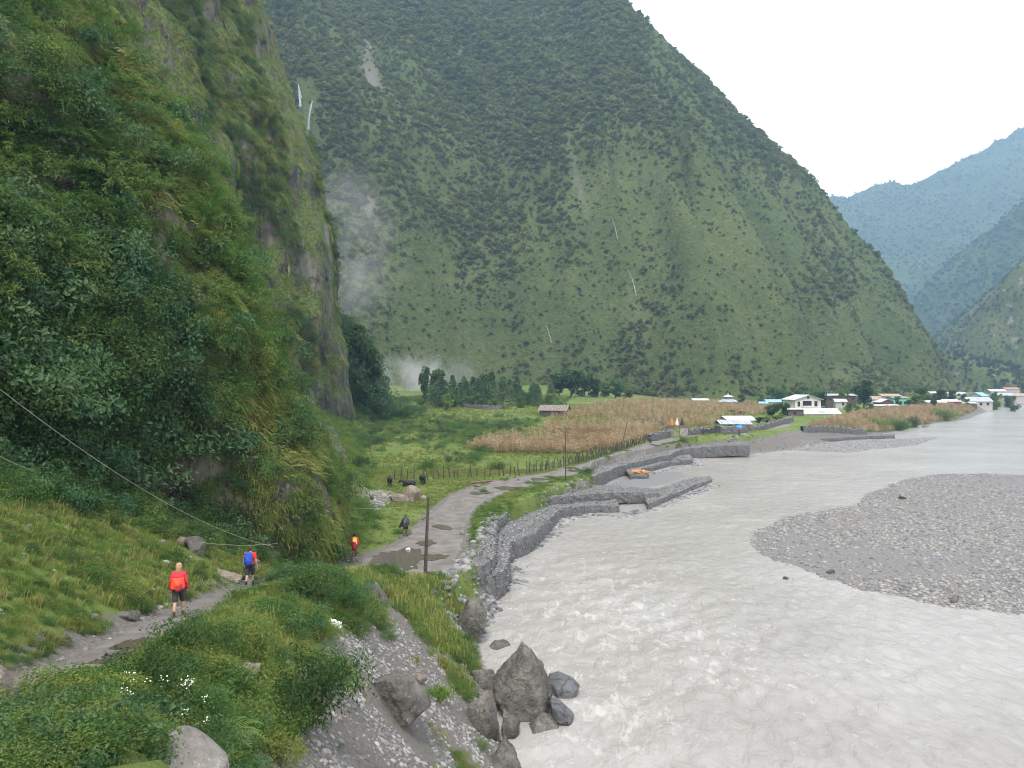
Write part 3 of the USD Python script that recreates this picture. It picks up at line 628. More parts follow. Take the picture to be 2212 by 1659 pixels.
# ------------------------------------------------------------ plant shapes
def unit(v): return v / (np.linalg.norm(v, axis=-1, keepdims=True) + 1e-9)
def leaf_quads(c, nrm, tip, l, w, fold=0.0):
    """diamond leaves: centre, facing, direction of the tip"""
    nrm = unit(nrm); tip = unit(tip - nrm * (tip * nrm).sum(1, keepdims=True)); b = np.cross(nrm, tip)
    l = np.broadcast_to(l, (len(c),))[:, None]; w = np.broadcast_to(w, (len(c),))[:, None]
    v = np.stack([c - tip * l * 0.5, c + b * w * 0.5 + nrm * fold * w, c + tip * l * 0.5 - nrm * 0.12 * l, c - b * w * 0.5 + nrm * fold * w], 1).reshape(-1, 3)
    k = np.arange(len(c))[:, None] * 4
    return v, np.vstack([k + [0, 1, 2], k + [0, 2, 3]])

def bush(seed, n=260, lobes=5, flat=0.75, l=0.16, w=0.08, droop=0.2, spread=0.55, shell=0.5):
    """a leafy mass about 2 m across, base at the origin"""
    r = np.random.default_rng(seed)
    lc = np.column_stack([r.normal(0, spread, (lobes, 2)), r.uniform(0.25, 1.0, lobes) * flat]); lr = r.uniform(0.38, 0.68, lobes)
    k = r.integers(0, lobes, n); d = unit(r.normal(size=(n, 3)) + [0, 0, 0.25])
    rad = lr[k] * (shell + (1 - shell) * r.random(n) ** 0.6) * (1 + 0.18 * r.normal(size=n))
    c = lc[k] + d * rad[:, None] * [1, 1, flat]
    c[:, 2] = np.abs(c[:, 2])
    nrm = unit(d * 0.6 + r.normal(size=(n, 3)) * 0.55 + [0, 0, 0.55])
    tip = unit(d + r.normal(size=(n, 3)) * 0.6 - [0, 0, droop])
    s = r.uniform(0.6, 1.4, n)
    return leaf_quads(c, nrm, tip, l * s, w * s, 0.15)

def tuft(seed, n=26, hgt=0.6, spread=0.22, w=0.02, lean=0.55):
    r = np.random.default_rng(seed); vs, fs = [], []
    for i in range(n):
        a = r.uniform(0, 2 * np.pi); o = np.r_[r.normal(0, spread, 2), 0]; H = hgt * r.uniform(0.55, 1.2); k = lean * r.uniform(0.3, 1.3)
        d = np.array([math.cos(a), math.sin(a), 0]); s = np.array([-d[1], d[0], 0]) * w * r.uniform(0.7, 1.5)
        m = o + d * k * H * 0.25 + [0, 0, H * 0.6]; t = o + d * k * H * 0.9 + [0, 0, H * (1.0 - 0.35 * k)]
        b = len(vs) * 5
        vs.append([o - s, o + s, m + s * 0.8, m - s * 0.8, t]); fs += [(b, b + 1, b + 2), (b, b + 2, b + 3), (b + 3, b + 2, b + 4)]
    return np.array(vs).reshape(-1, 3), np.array(fs)

def bamboo(seed, culms=11, hgt=2.6, per=26, l=0.26, w=0.05):
    """arching stems whose narrow leaves hang in plumes"""
    r = np.random.default_rng(seed); cs, ns, ts, parts = [], [], [], []
    for i in range(culms):
        a = r.uniform(0, 2 * np.pi); d = np.array([math.cos(a), math.sin(a), 0]); H = hgt * r.uniform(0.6, 1.1); bend = r.uniform(0.35, 0.95)
        q = np.linspace(0, 1, 7)[:, None]; curve = np.r_[r.normal(0, 0.14, 2), 0] + d * bend * H * q ** 1.8 + np.array([0, 0, 1.0]) * H * (q - 0.42 * bend * q ** 3)
        parts.append(tube(curve, np.linspace(0.018, 0.004, 7), 3, False))
        t = r.uniform(0.22, 1, per)
        p = np.stack([np.interp(t, q[:, 0], curve[:, k]) for k in range(3)], 1)
        side = unit(r.normal(size=(per, 3)) * [1, 1, 0.3])
        p = p + side * 0.16 * r.random((per, 1)) + r.normal(0, 0.05, (per, 3))
        cs.append(p); ts.append(unit(side * 0.8 + d * 0.5 + [0, 0, -0.55])); ns.append(unit(r.normal(size=(per, 3)) * 0.5 + [0, 0, 1.0]))
    parts.append(leaf_quads(np.vstack(cs), np.vstack(ns), np.vstack(ts), l * r.uniform(0.7, 1.4, culms * per), w, 0.1))
    return cat_mesh(parts)

def hanging(seed, n=70, l=0.9, w=0.028, spread=0.5):
    """grass and creeper strands that hang from a rock face (+z is away from the rock, +x is down)"""
    r = np.random.default_rng(seed); vs, fs = [], []
    for i in range(n):
        o = np.r_[r.normal(0, spread, 2), 0]; d = unit(np.r_[r.normal(0, 0.5, 2), 0.9][None])[0]; L_ = l * r.uniform(0.5, 1.3)
        s = unit(np.cross(d, [0.3, 1, 0.2])[None])[0] * w * r.uniform(0.6, 1.5)
        m = o + d * L_ * 0.34 + np.array([0.22, 0, 0]) * L_; t = o + d * L_ * 0.38 + np.array([1.0, 0, 0]) * L_ * 0.8 + np.r_[r.normal(0, 0.10, 2), 0] * L_
        b = len(vs) * 5; vs.append([o - s, o + s, m + s, m - s, t]); fs += [(b, b + 1, b + 2), (b, b + 2, b + 3), (b + 3, b + 2, b + 4)]
    return np.array(vs).reshape(-1, 3), np.array(fs)

def fern(seed, fronds=14, L_=1.0):
    r = np.random.default_rng(seed); cs, ns, ts, ls = [], [], [], []
    for i in range(fronds):
        a = 2 * np.pi * i / fronds + r.normal(0, 0.2); d = np.array([math.cos(a), math.sin(a), 0]); side = np.array([-d[1], d[0], 0]); H = L_ * r.uniform(0.8, 1.15)
        for t in np.linspace(0.12, 1, 15):
            p = d * H * t * 0.85 + np.array([0, 0, H * (0.75 * t - 0.72 * t * t)])
            ll = 0.26 * L_ * (1 - t) ** 0.6 * min(1, 4 * t) + 0.03
            for sg in (-1, 1):
                tip = side * sg + d * 0.5; cs.append(p + unit(tip[None])[0] * ll * 0.5); ts.append(tip); ns.append([0, 0, 1.0] + d * 0.3); ls.append(ll)
    return leaf_quads(np.array(cs), np.array(ns, float), np.array(ts), np.array(ls), np.full(len(ls), 0.05 * L_), 0.05)

def broadleaf(seed, n=420, l=0.55, w=0.32, hgt=1.0, rx=0.42, lobes=9, low=0.35):
    """a tree crown one unit high"""
    r = np.random.default_rng(seed)
    lz = r.uniform(low, 0.86, lobes); env = np.sqrt(np.clip(1 - ((lz - 0.58) / 0.5) ** 2, 0.1, 1)); a = r.uniform(0, 2 * np.pi, lobes); rr = r.uniform(0.2, 0.75, lobes) * env * rx
    lc = np.column_stack([rr * np.cos(a), rr * np.sin(a), lz]); lr = r.uniform(0.13, 0.22, lobes)
    k = r.integers(0, lobes, n); d = unit(r.normal(size=(n, 3)) + [0, 0, 0.2]); rad = lr[k] * (0.55 + 0.5 * r.random(n))
    c = lc[k] + d * rad[:, None] * [1, 1, 0.85]
    s = r.uniform(0.6, 1.35, n)
    return leaf_quads(c, unit(d * 0.7 + r.normal(size=(n, 3)) * 0.5 + [0, 0, 0.5]), unit(d + r.normal(size=(n, 3)) * 0.7 - [0, 0, 0.2]), l * s, w * s, 0.15), lc

def pine_crown(seed, whorls=11, per=9):
    """a young pine one unit high: whorls of up-curved branches with needle sprays"""
    r = np.random.default_rng(seed); cs, ns, ts, ls = [], [], [], []
    for i in range(whorls):
        t = i / (whorls - 1); z = 0.16 + 0.80 * t; R = (0.27 * (1 - t) ** 0.8 + 0.03) * r.uniform(0.85, 1.15)
        for k in range(per):
            a = 2 * np.pi * (k + r.random()) / per; d = np.array([math.cos(a), math.sin(a), 0])
            for q in (0.45, 0.75, 1.0):
                p = d * R * q + [0, 0, z - 0.05 * q + 0.05 * q * q] + r.normal(0, 0.012, 3)
                for _ in range(2):
                    cs.append(p); ts.append(d + r.normal(0, 0.7, 3) + [0, 0, 0.3]); ns.append(r.normal(0, 0.6, 3) + [0, 0, 0.9]); ls.append(0.105 * r.uniform(0.7, 1.3))
    return leaf_quads(np.array(cs), np.array(ns), np.array(ts), np.array(ls), np.array(ls) * 0.45, 0.1)

def trunk_mesh(seed, hgt, r0, limbs=(), lean=0.04):
    r = np.random.default_rng(seed); q = np.linspace(0, 1, 7)
    ax = np.column_stack([lean * hgt * q ** 2 * r.normal(), lean * hgt * q ** 2 * r.normal(), hgt * q - 0.15 * (q == 0)])
    parts = [tube(ax, r0 * (1 - 0.72 * q) * np.where(q == 0, 1.35, 1), 7)]
    for e in limbs:
        b = ax[r.integers(2, 5)]; m = (b + e) / 2 + [0, 0, -0.04 * hgt]
        parts.append(tube([b, m, e], [r0 * 0.42, r0 * 0.26, r0 * 0.08], 5))
    return cat_mesh(parts)

BUSH_D = [('leafy_bush', bush(1, 620, 7, 0.8, 0.12, 0.065), M['leaf_dark']), ('leafy_bush', bush(2, 620, 6, 0.7, 0.13, 0.06), M['leaf_dark']), ('leafy_bush', bush(3, 420, 6, 0.9, 0.19, 0.09), M['leaf_blue'])]
BUSH_M = [('leafy_bush', bush(4, 640, 7, 0.8, 0.12, 0.06), M['leaf_mid']), ('leafy_bush', bush(5, 700, 6, 0.7, 0.10, 0.05), M['leaf_mid']), ('leafy_bush', bush(6, 520, 7, 0.75, 0.16, 0.06), M['leaf_mid'])]
BUSH_L = [('leafy_bush', bush(7, 640, 7, 0.7, 0.11, 0.045), M['leaf_light']), ('leafy_bush', bush(8, 560, 6, 0.6, 0.13, 0.06), M['leaf_light'])]
BUSH_O = [('leafy_bush', bush(9, 640, 7, 0.7, 0.11, 0.04), M['leaf_olive']), ('leafy_bush', bush(10, 560, 6, 0.6, 0.12, 0.055), M['leaf_olive'])]
BAMB = [('bamboo_plume', bamboo(11), M['bamboo']), ('bamboo_plume', bamboo(12, 13, 2.2), M['bamboo'])]
HANG = [('hanging_strands', hanging(13), M['dry_grass']), ('hanging_strands', hanging(14, 80, 0.7), M['leaf_light']), ('hanging_strands', hanging(15, 60, 1.0), M['grass'])]
TUFT = [('grass_tuft', tuft(16), M['grass']), ('grass_tuft', tuft(17, 30, 0.45, 0.28), M['grass']), ('grass_tuft', tuft(18, 22, 0.7, 0.2), M['dry_grass'])]
WEED = [('low_weed', bush(19, 70, 4, 0.45, 0.24, 0.13, 0.0), M['leaf_mid']), ('low_weed', bush(20, 80, 5, 0.4, 0.20, 0.10, 0.0), M['leaf_light'])]

# ------------------------------------------------------------ vegetation on the cliffs
def pick(F, n, seed, w=None, zmin=-3):
    r = np.random.default_rng(seed); P, N = F['P'].reshape(-1, 3), F['N'].reshape(-1, 3)
    ww = np.ones(len(P)) if w is None else np.clip(w(P, N), 0, None)
    ww = ww * (P[:, 2] > zmin) * (P[:, 2] > ground(P[:, 0], P[:, 1]) - 0.2)
    # only what can be seen from about the photograph's place
    to = unit(np.array([0, 0, EYE]) - P); ww = ww * ((N * to).sum(1) > -0.35)
    k = r.choice(len(P), n, p=ww / ww.sum())
    return P[k] + r.normal(0, 0.15, (n, 3)), N[k], r
def cave_free(P):
    y, z, x = P[:, 1], P[:, 2], P[:, 0]
    cave = np.exp(-(((y - 41.5) / 4.6) ** 2)) * np.exp(-(((z - 4.8) / 3.6) ** 2)) * (x > -23)
    rock = smoothstep(n3(P[:, 0], P[:, 1], P[:, 2] * 0.5, 4.5, 201), 0.10, 0.17)
    bareup = np.exp(-(((y - 42) / 5) ** 2 + ((z - 33) / 3.5) ** 2))
    return np.clip(1 - 1.6 * cave, 0, 1) * (1 - 0.85 * rock) * (1 - 0.9 * bareup)
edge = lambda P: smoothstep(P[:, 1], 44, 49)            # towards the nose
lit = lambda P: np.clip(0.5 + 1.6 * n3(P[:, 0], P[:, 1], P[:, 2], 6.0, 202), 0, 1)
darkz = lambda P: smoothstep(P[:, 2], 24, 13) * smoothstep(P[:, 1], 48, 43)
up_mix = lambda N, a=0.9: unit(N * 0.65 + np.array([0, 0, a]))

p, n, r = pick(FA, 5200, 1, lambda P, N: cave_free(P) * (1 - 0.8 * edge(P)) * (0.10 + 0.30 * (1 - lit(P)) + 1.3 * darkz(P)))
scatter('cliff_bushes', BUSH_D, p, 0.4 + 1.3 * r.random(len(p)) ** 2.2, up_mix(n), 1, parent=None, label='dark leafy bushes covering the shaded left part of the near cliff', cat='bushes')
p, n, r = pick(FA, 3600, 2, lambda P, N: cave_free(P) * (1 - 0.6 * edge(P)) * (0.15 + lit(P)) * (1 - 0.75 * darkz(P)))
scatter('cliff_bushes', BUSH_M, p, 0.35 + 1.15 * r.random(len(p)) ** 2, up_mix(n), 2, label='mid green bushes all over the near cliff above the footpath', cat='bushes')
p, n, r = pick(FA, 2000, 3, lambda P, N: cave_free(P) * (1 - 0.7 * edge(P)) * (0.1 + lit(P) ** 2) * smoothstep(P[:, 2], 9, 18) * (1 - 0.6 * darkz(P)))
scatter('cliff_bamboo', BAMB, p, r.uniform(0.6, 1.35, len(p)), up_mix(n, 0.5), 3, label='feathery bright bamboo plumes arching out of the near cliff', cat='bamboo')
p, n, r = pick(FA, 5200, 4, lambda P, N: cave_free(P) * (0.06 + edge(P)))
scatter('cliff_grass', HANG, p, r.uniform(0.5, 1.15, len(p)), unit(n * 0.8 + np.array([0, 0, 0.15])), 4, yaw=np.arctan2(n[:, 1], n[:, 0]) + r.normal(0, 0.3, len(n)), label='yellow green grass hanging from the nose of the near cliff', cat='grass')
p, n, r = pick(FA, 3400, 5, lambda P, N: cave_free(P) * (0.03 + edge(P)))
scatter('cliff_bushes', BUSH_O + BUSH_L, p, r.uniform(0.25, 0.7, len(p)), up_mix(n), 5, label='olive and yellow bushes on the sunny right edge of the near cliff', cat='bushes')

mossy = lambda P, N: 0.06 + smoothstep(n3(P[:, 0], P[:, 1], P[:, 2] * 0.22, 9, 203), 0.0, 0.09)
p, n, r = pick(FB, 8500, 6, lambda P, N: 0.02 + mossy(P, N) ** 2)
scatter('back_cliff_bushes', BUSH_M + BUSH_D + BUSH_O, p, 0.3 + 1.2 * r.random(len(p)) ** 2.5, up_mix(n), 6, label='dark bushes in the ledges of the fluted back cliff', cat='bushes')
p, n, r = pick(FB, 8000, 7, lambda P, N: 0.05 + mossy(P, N))
scatter('back_cliff_moss', HANG, p, r.uniform(0.5, 1.3, len(p)), unit(n * 0.8 + np.array([0, 0, 0.1])), 7, yaw=np.arctan2(n[:, 1], n[:, 0]) + r.normal(0, 0.25, len(n)), label='mossy grass hanging down the fluted back cliff', cat='grass')
p, n, r = pick(FC, 1300, 8)
scatter('spur_bushes', BUSH_D, p, r.uniform(1.6, 3.2, len(p)), up_mix(n), 8, label='dense dark wood on the spur below the back cliff', cat='wood')

# ------------------------------------------------------------ forest on the mountain and the far hills
CROWN = [broadleaf(s, 130, 0.20, 0.13, lobes=6, low=0.2, rx=0.5)[0] for s in (31, 32, 33, 34)]
FOREST = [('tree_crown', c, M['forest']) for c in CROWN]
r = np.random.default_rng(9)
N_ = 180000
tx_ = r.uniform(-330, 420, N_); ty_ = r.uniform(240, 1000, N_)
z_, d_, s_ = mountain_z(tx_, ty_)
zg = MTN_Z(np.column_stack([ty_, tx_]))
slope_dens = np.clip(0.55 + 1.9 * n2(tx_, ty_, 75, 211, 3) + 1.6 * n2(0.6 * s_ + 0.6 * tx_ + 0.35 * d_, d_ * 0.3, 26, 212, 3) + 0.0016 * (zg - 120), 0.12, 1)
glade = np.zeros(N_); _u, _v = CU + FV * tx_ / ty_, CV - FV * (zg - EYE) / ty_
for a, b, ra, rb in ((1620, 520, 130, 120), (1760, 735, 190, 70), (1330, 400, 130, 110), (1250, 640, 110, 60), (900, 650, 70, 140), (1480, 70, 60, 60)): glade = np.maximum(glade, np.exp(-((_u - a) / ra) ** 2 - ((_v - b) / rb) ** 2))
slope_dens = np.clip(slope_dens - 0.95 * glade, 0.012, 1) * ~((np.abs(_u - 664) < 22) & (_v > 170) & (_v < 300)) * (1 - scar_of(tx_, d_))
infr = (np.abs(tx_) < 0.68 * ty_ + 20) & (d_ > 2) & (zg < 0.55 * ty_ + 40) & (zg > -2)
k = infr & (r.random(N_) < slope_dens * 0.95)
tx_, ty_, zg, dens = tx_[k], ty_[k], zg[k], slope_dens[k]
sz = (1.6 + 5.0 * r.random(len(tx_)) ** 2.2) * (0.55 + 0.7 * dens)
scatter('mountain_forest', FOREST, np.column_stack([tx_, ty_, zg - 0.35 * sz * 0.4]), np.column_stack([sz * 1.25, sz * 1.25, sz]), None, 9, label='forest of small trees and scrub covering the steep mountain', cat='forest')
r = np.random.default_rng(19); n_ = 60000
lx, ly = r.uniform(-260, 400, n_), r.uniform(250, 760, n_); lz_, ld, ls = mountain_z(lx, ly); lg = MTN_Z(np.column_stack([ly, lx]))
k = (np.abs(lx) < 0.66 * ly) & (ld > 1) & (lg < 0.5 * ly) & (lg > 0) & (r.random(n_) < 0.35 + 0.9 * n2(lx, ly, 16, 214, 3)) & (scar_of(lx, ld) < 0.3)
lx, ly, lg = lx[k], ly[k], lg[k]; ss = 0.9 + 1.8 * r.random(len(lx)) ** 2
scatter('mountain_scrub', [('scrub', c, M['scrub']) for c in CROWN[:3]], np.column_stack([lx, ly, lg - 0.2 * ss]), np.column_stack([ss * 1.5, ss * 1.5, ss]), None, 19, label='low scrub and tall grass between the trees of the steep mountain', cat='scrub')
pts, scs = [], []
for (X, Y, Z), n_, smin, smax in ((R1, 12000, 5, 9), (R2, 10000, 4, 8), (R3, 6000, 3, 6), (R4, 1600, 2.5, 5), (R5, 900, 3, 6)):
    k = r.integers(0, X.size, n_ * 2); P = np.column_stack([X.ravel()[k], Y.ravel()[k], Z.ravel()[k]]) + np.column_stack([r.normal(0, 4, (n_ * 2, 2)), np.zeros(n_ * 2)])
    ok = (P[:, 2] > -2) & (np.abs(P[:, 0]) < 0.7 * P[:, 1] + 30); P = P[ok][:n_]
    pts.append(P); scs.append(r.uniform(smin, smax, len(P)))
pts, scs = np.vstack(pts), np.concatenate(scs)
scatter('far_forest', [('tree_crown', c, M['far_forest']) for c in CROWN], pts - np.column_stack([0 * scs, 0 * scs, scs * 0.25]), scs, None, 10, label='forest fading to blue on the hills beyond the village', cat='forest')

# ------------------------------------------------------------ low growth on the near slopes and in the meadow
def sample_ground(n, seed, x0, x1, y0, y1, w):
    r = np.random.default_rng(seed); xs, ys = [], []
    got = 0
    while got < n:
        x, y = r.uniform(x0, x1, n * 2), r.uniform(y0, y1, n * 2); k = (r.random(n * 2) < w(x, y)) & clear(x, y); xs.append(x[k]); ys.append(y[k]); got += k.sum()
        if len(xs) > 60: break
    x, y = np.concatenate(xs)[:n], np.concatenate(ys)[:n]
    return np.column_stack([x, y, ground(x, y) - 0.03]), r
CLEAR = [(*G(u, v)[:2], r_) for u, v, r_ in ((865, 1560, 1.2), (1130, 1560, 1.6), (470, 1612, 0.55), (330, 1585, 0.3), (20, 1510, 0.7), (262, 1342, 0.7), (723, 1358, 0.4), (700, 1545, 0.3), (415, 1192, 0.8), (490, 1262, 0.5), (575, 1280, 0.7), (66, 1024, 0.9), (535, 1466, 0.8), (800, 1300, 0.8))] + [(-3.4, 8.6, 0.5)]
def clear(x, y):
    ok = ~((x > -3.95) & (x < -2.7) & (y < 8.6)) & ((y > 7.0) | (x < -3.95))
    for a, b, r_ in CLEAR: ok &= np.hypot(x - a, y - b) > r_
    return ok
def off_path(x, y): return (np.abs(x - px(y)) > 1.15) | (y > 58)
def off_road(x, y): return ~shapely.contains(ROADPOLY.buffer(0.25), shapely.points(x, y))
hillw = lambda x, y: (x < px(y) - 1.1) * (x > cf(y) - 2) * np.clip(0.55 + 2.6 * n2(x, y, 2.6, 221), 0.05, 1)
p, r = sample_ground(6000, 21, -30, -8, 6, 56, hillw)
scatter('slope_grass', TUFT, p, r.uniform(0.25, 0.6, len(p)) * np.clip(p[:, 1] / 26, 0.35, 1), up_mix(ground_normal(p[:, 0], p[:, 1])), 21, label='rough grass on the slope left of the footpath', cat='grass')
p, r = sample_ground(9500, 22, -30, -8, 6, 56, lambda x, y: hillw(x, y))
scatter('slope_weeds', WEED + BUSH_O[:1] + BUSH_M[1:2] + BUSH_L[:1] + BUSH_D[:1], p, r.uniform(0.07, 0.22, len(p)) + 0.34 * smoothstep(n2(p[:, 0], p[:, 1], 2.0, 234, 3), 0.02, 0.2) * r.random(len(p)), up_mix(ground_normal(p[:, 0], p[:, 1])), 22, label='low weeds and herbs on the slope left of the footpath', cat='weeds')
topw = lambda x, y: (x < cf(y) + 3.2) * (x > cf(y) - 2) * np.clip(0.5 + 2.5 * n2(x, y, 2.6, 223), 0.05, 1)
p, r = sample_ground(420, 23, -30, -12, 10, 46, topw)
scatter('cliff_foot_bushes', BUSH_D + BUSH_M, p, r.uniform(0.35, 0.9, len(p)), None, 23, label='bluish green bushes along the foot of the near cliff', cat='bushes')
shw = lambda x, y: (x > px(y) + 1.25) * (x < ex(y) + 1.5 + 3.0 * n2(x, y, 3, 224)) * (y < 53)
p, r = sample_ground(2600, 24, -12, 1, 5, 55, lambda x, y: shw(x, y) * np.clip(0.6 + 2 * n2(x, y, 2.0, 225), 0.05, 1))
scatter('bank_grass', TUFT, p, r.uniform(0.3, 0.75, len(p)) * np.clip(p[:, 1] / 30, 0.3, 1) * np.where(p[:, 1] > 46, 0.45, 1), None, 24, label='long grass on the shoulder between footpath and gravel bank', cat='grass')
clump = lambda x, y: smoothstep(n2(x, y, 1.7, 226, 3), -0.08, 0.16)
p, r = sample_ground(3400, 25, -12, 1, 5, 53, lambda x, y: shw(x, y) * (0.25 + 0.75 * clump(x, y)))
cl = clump(p[:, 0], p[:, 1]); pick_ = n2(p[:, 0], p[:, 1], 1.5, 233, 2) + r.normal(0, 0.07, len(p))
scatter('bank_bushes', BUSH_D + BUSH_M + BUSH_O + BUSH_L, p, (r.uniform(0.10, 0.26, len(p)) + 0.42 * cl * r.random(len(p))) * np.where(p[:, 1] > 45.5, 0.45, 1) * np.clip(p[:, 1] / 15, 0.55, 1), None, 25, label='tangled bushes on the shoulder between footpath and gravel bank', cat='bushes',
        idx=np.where(pick_ < -0.10, r.integers(0, 3, len(p)), np.where(pick_ < 0.07, r.integers(3, 6, len(p)), np.where(pick_ < 0.15, r.integers(6, 8, len(p)), r.integers(8, 10, len(p))))))
p, r = sample_ground(900, 32, -6.2, -1.5, 5.5, 13, lambda x, y: (x > px(y) + 1.0) & (x < ex(y) + 1.6))
scatter('bank_bushes', BUSH_M + BUSH_O + BUSH_D, p, r.uniform(0.14, 0.36, len(p)), None, 32, label='tangled bushes around the huge pale rock nearest the camera', cat='bushes')
loww = lambda x, y: (x > ex(y) - 1.5) * (x < bx(y) - 1.5) * smoothstep(y + 7 * n2(x, y, 3.2, 236), 37, 42) * smoothstep(y, 51.5, 48.5) * np.clip(0.30 + 3 * n2(x, y, 2.4, 227), 0.0, 1)
p, r = sample_ground(2000, 26, -10, 1, 36, 56, loww)
scatter('bank_grass', TUFT, p, r.uniform(0.35, 0.95, len(p)), None, 26, label='tall grass on the low bank between the puddle and the boulders', cat='grass')
plainw = lambda x, y: off_road(x, y) * (x < ex(y) - 0.5) * (x > cf(y) - 8) * off_path(x, y) * (1 - 0.97 * smoothstep(np.hypot((x + 17.0) / 4.6, (y - 86) / 9.0), 1.1, 0.8))
p, r = sample_ground(12000, 27, -34, 20, 52, 118, lambda x, y: plainw(x, y) * np.clip(0.35 + 2.0 * n2(x, y, 6, 228), 0.04, 1))
scatter('meadow_grass', TUFT, p, r.uniform(0.2, 0.5, len(p)), None, 27, label='short grazed grass of the near meadow', cat='grass')
p, r = sample_ground(2600, 33, -6, 40, 58, 175, lambda x, y: off_road(x, y) * (x > ex(y) - 2.5) * (x < ex(y) + 2.2) * np.clip(0.5 + 2 * n2(x, y, 3, 237), 0.05, 1))
scatter('verge_grass', TUFT[:2] + WEED, p, r.uniform(0.2, 0.5, len(p)), None, 33, label='grass and weeds on the verge between road and gabions', cat='grass')
FENCE = [(852, 1036), (930, 1034), (1000, 1032), (1070, 1029), (1130, 1026), (1190, 1014), (1240, 1003), (1300, 986), (1350, 970), (1402, 954)]
FP = np.array([V(u, v, 0)[:2] for u, v in FENCE])
fence_y = lambda x: np.interp(x, FP[:, 0], FP[:, 1])
p, r = sample_ground(11000, 28, -60, 60, 108, 290, lambda x, y: (x > cf(y) + 1) * (y > fence_y(x) + 1.0) * off_road(x, y) * (x < ex(y) - 2) * np.clip(0.5 + 2.2 * n2(x, y, 14, 229), 0.05, 1))
scatter('meadow_grass', TUFT, p, r.uniform(0.4, 1.15, len(p)), None, 28, label='tall green grass in the fenced fields', cat='grass')
p, r = sample_ground(1500, 29, -62, 30, 112, 330, lambda x, y: (x > cf(y) - 6) * (y > fence_y(x) + 4) * np.clip(0.1 + 3.0 * n2(x, y, 22, 230) + 0.5 * smoothstep(x, -15, -38), 0.0, 1) * (x < 0.15 * y - 25))
scatter('meadow_scrub', BUSH_M + BUSH_L + BUSH_D, p, r.uniform(0.5, 1.3, len(p)), None, 29, label='bright weeds and scrub over the left of the fenced fields', cat='scrub')
p, r = sample_ground(2600, 30, -40, -12, 56, 180, lambda x, y: (x < cf(y) + 4 + 2 * n2(x, y, 6, 231)) * (x > cf(y) - 12) * (1 - 0.95 * smoothstep(np.hypot((x + 17.0) / 4.6, (y - 86) / 9.0), 1.1, 0.8)))
scatter('cliff_toe_scrub', BUSH_O + BUSH_L + BUSH_M, p, r.uniform(0.3, 0.95, len(p)), None, 30, label='scrub on the grassy apron below the cliffs', cat='scrub')
p, r = sample_ground(1500, 31, -9, 2, 16, 48, lambda x, y: (x > ex(y) + 0.5) * (x < bx(y) - 0.6) * smoothstep(n2(x, y, 2.3, 235, 3), 0.02, 0.16) * (0.35 + 0.65 * smoothstep(y, 26, 38)))
scatter('bank_weeds', WEED + BUSH_M[1:2] + BUSH_O[:1] + TUFT[:1], p, r.uniform(0.12, 0.42, len(p)), None, 31, label='weeds and small bushes straggling down the gravel bank', cat='weeds')
# dry maize
MAIZE = [[(1008, 972), (1060, 952), (1110, 941), (1180, 936), (1300, 930), (1440, 938), (1400, 950), (1335, 972), (1240, 982), (1160, 982), (1080, 980)],
         [(1170, 928), (1185, 908), (1240, 886), (1300, 872), (1420, 866), (1560, 866), (1650, 872), (1690, 880), (1640, 898), (1560, 908), (1545, 932), (1480, 935), (1420, 928), (1330, 926), (1240, 932)],
         [(1735, 931), (1760, 918), (1830, 902), (1890, 886), (1980, 880), (2095, 877), (2108, 886), (2070, 902), (2000, 916), (1940, 931), (1860, 936), (1790, 936)]]
MZPOLY = [shapely.Polygon([tuple(G(u, v, 60)[:2]) for u, v in q]).buffer(0) for q in MAIZE]
def stalk(seed):
    r = np.random.default_rng(seed); parts = [tube([(0, 0, 0), (0.02, 0, 1.0), (r.normal(0, 0.08), r.normal(0, 0.08), 2.0)], [0.025, 0.02, 0.012], 3, False)]
    n = 13; a = r.uniform(0, 2 * np.pi, n); d = np.column_stack([np.cos(a), np.sin(a), r.uniform(-0.9, 0.4, n)]); z = r.uniform(0.4, 2.0, n)
    parts.append(leaf_quads(np.column_stack([d[:, :2] * 0.28, z + d[:, 2] * 0.2]), np.column_stack([r.normal(0, 0.5, (n, 2)), np.ones(n)]), d, 0.7, 0.12, 0.1))
    return cat_mesh(parts)
STALK = [('maize_stalk', stalk(s), M['corn']) for s in (41, 42, 43)]
for q, (pg, n_, lab) in enumerate(zip(MZPOLY, (2300, 5000, 4000), ('brown maize crop behind the stick fence', 'brown maize crop around the log shed and up to the village', 'brown maize crop on the river side of the village'))):
    b = pg.bounds
    p, r = sample_ground(n_, 50 + q, b[0], b[2], b[1], b[3], lambda x, y: shapely.contains(pg, shapely.points(x, y)) * np.clip(0.5 + 3.0 * n2(x * 0.6, y * 1.3, 9, 240 + q), 0.04, 1) * off_road(x, y) * ((y > fence_y(x) + 1.2) | (x > 45)))
    p2, r2 = sample_ground(n_ // 2, 150 + q, b[0], b[2], b[1], b[3], lambda x, y: shapely.contains(pg, shapely.points(x, y)) * off_road(x, y))
    scatter('field_grass', TUFT[:2] + WEED[1:], p2, r2.uniform(0.6, 1.5, len(p2)), None, 150 + q, label='green grass growing between the stalks of the ' + lab, cat='grass')
    scatter('maize_crop', STALK, p, r.uniform(0.75, 1.15, len(p)), None, 50 + q, label=lab, cat='maize')
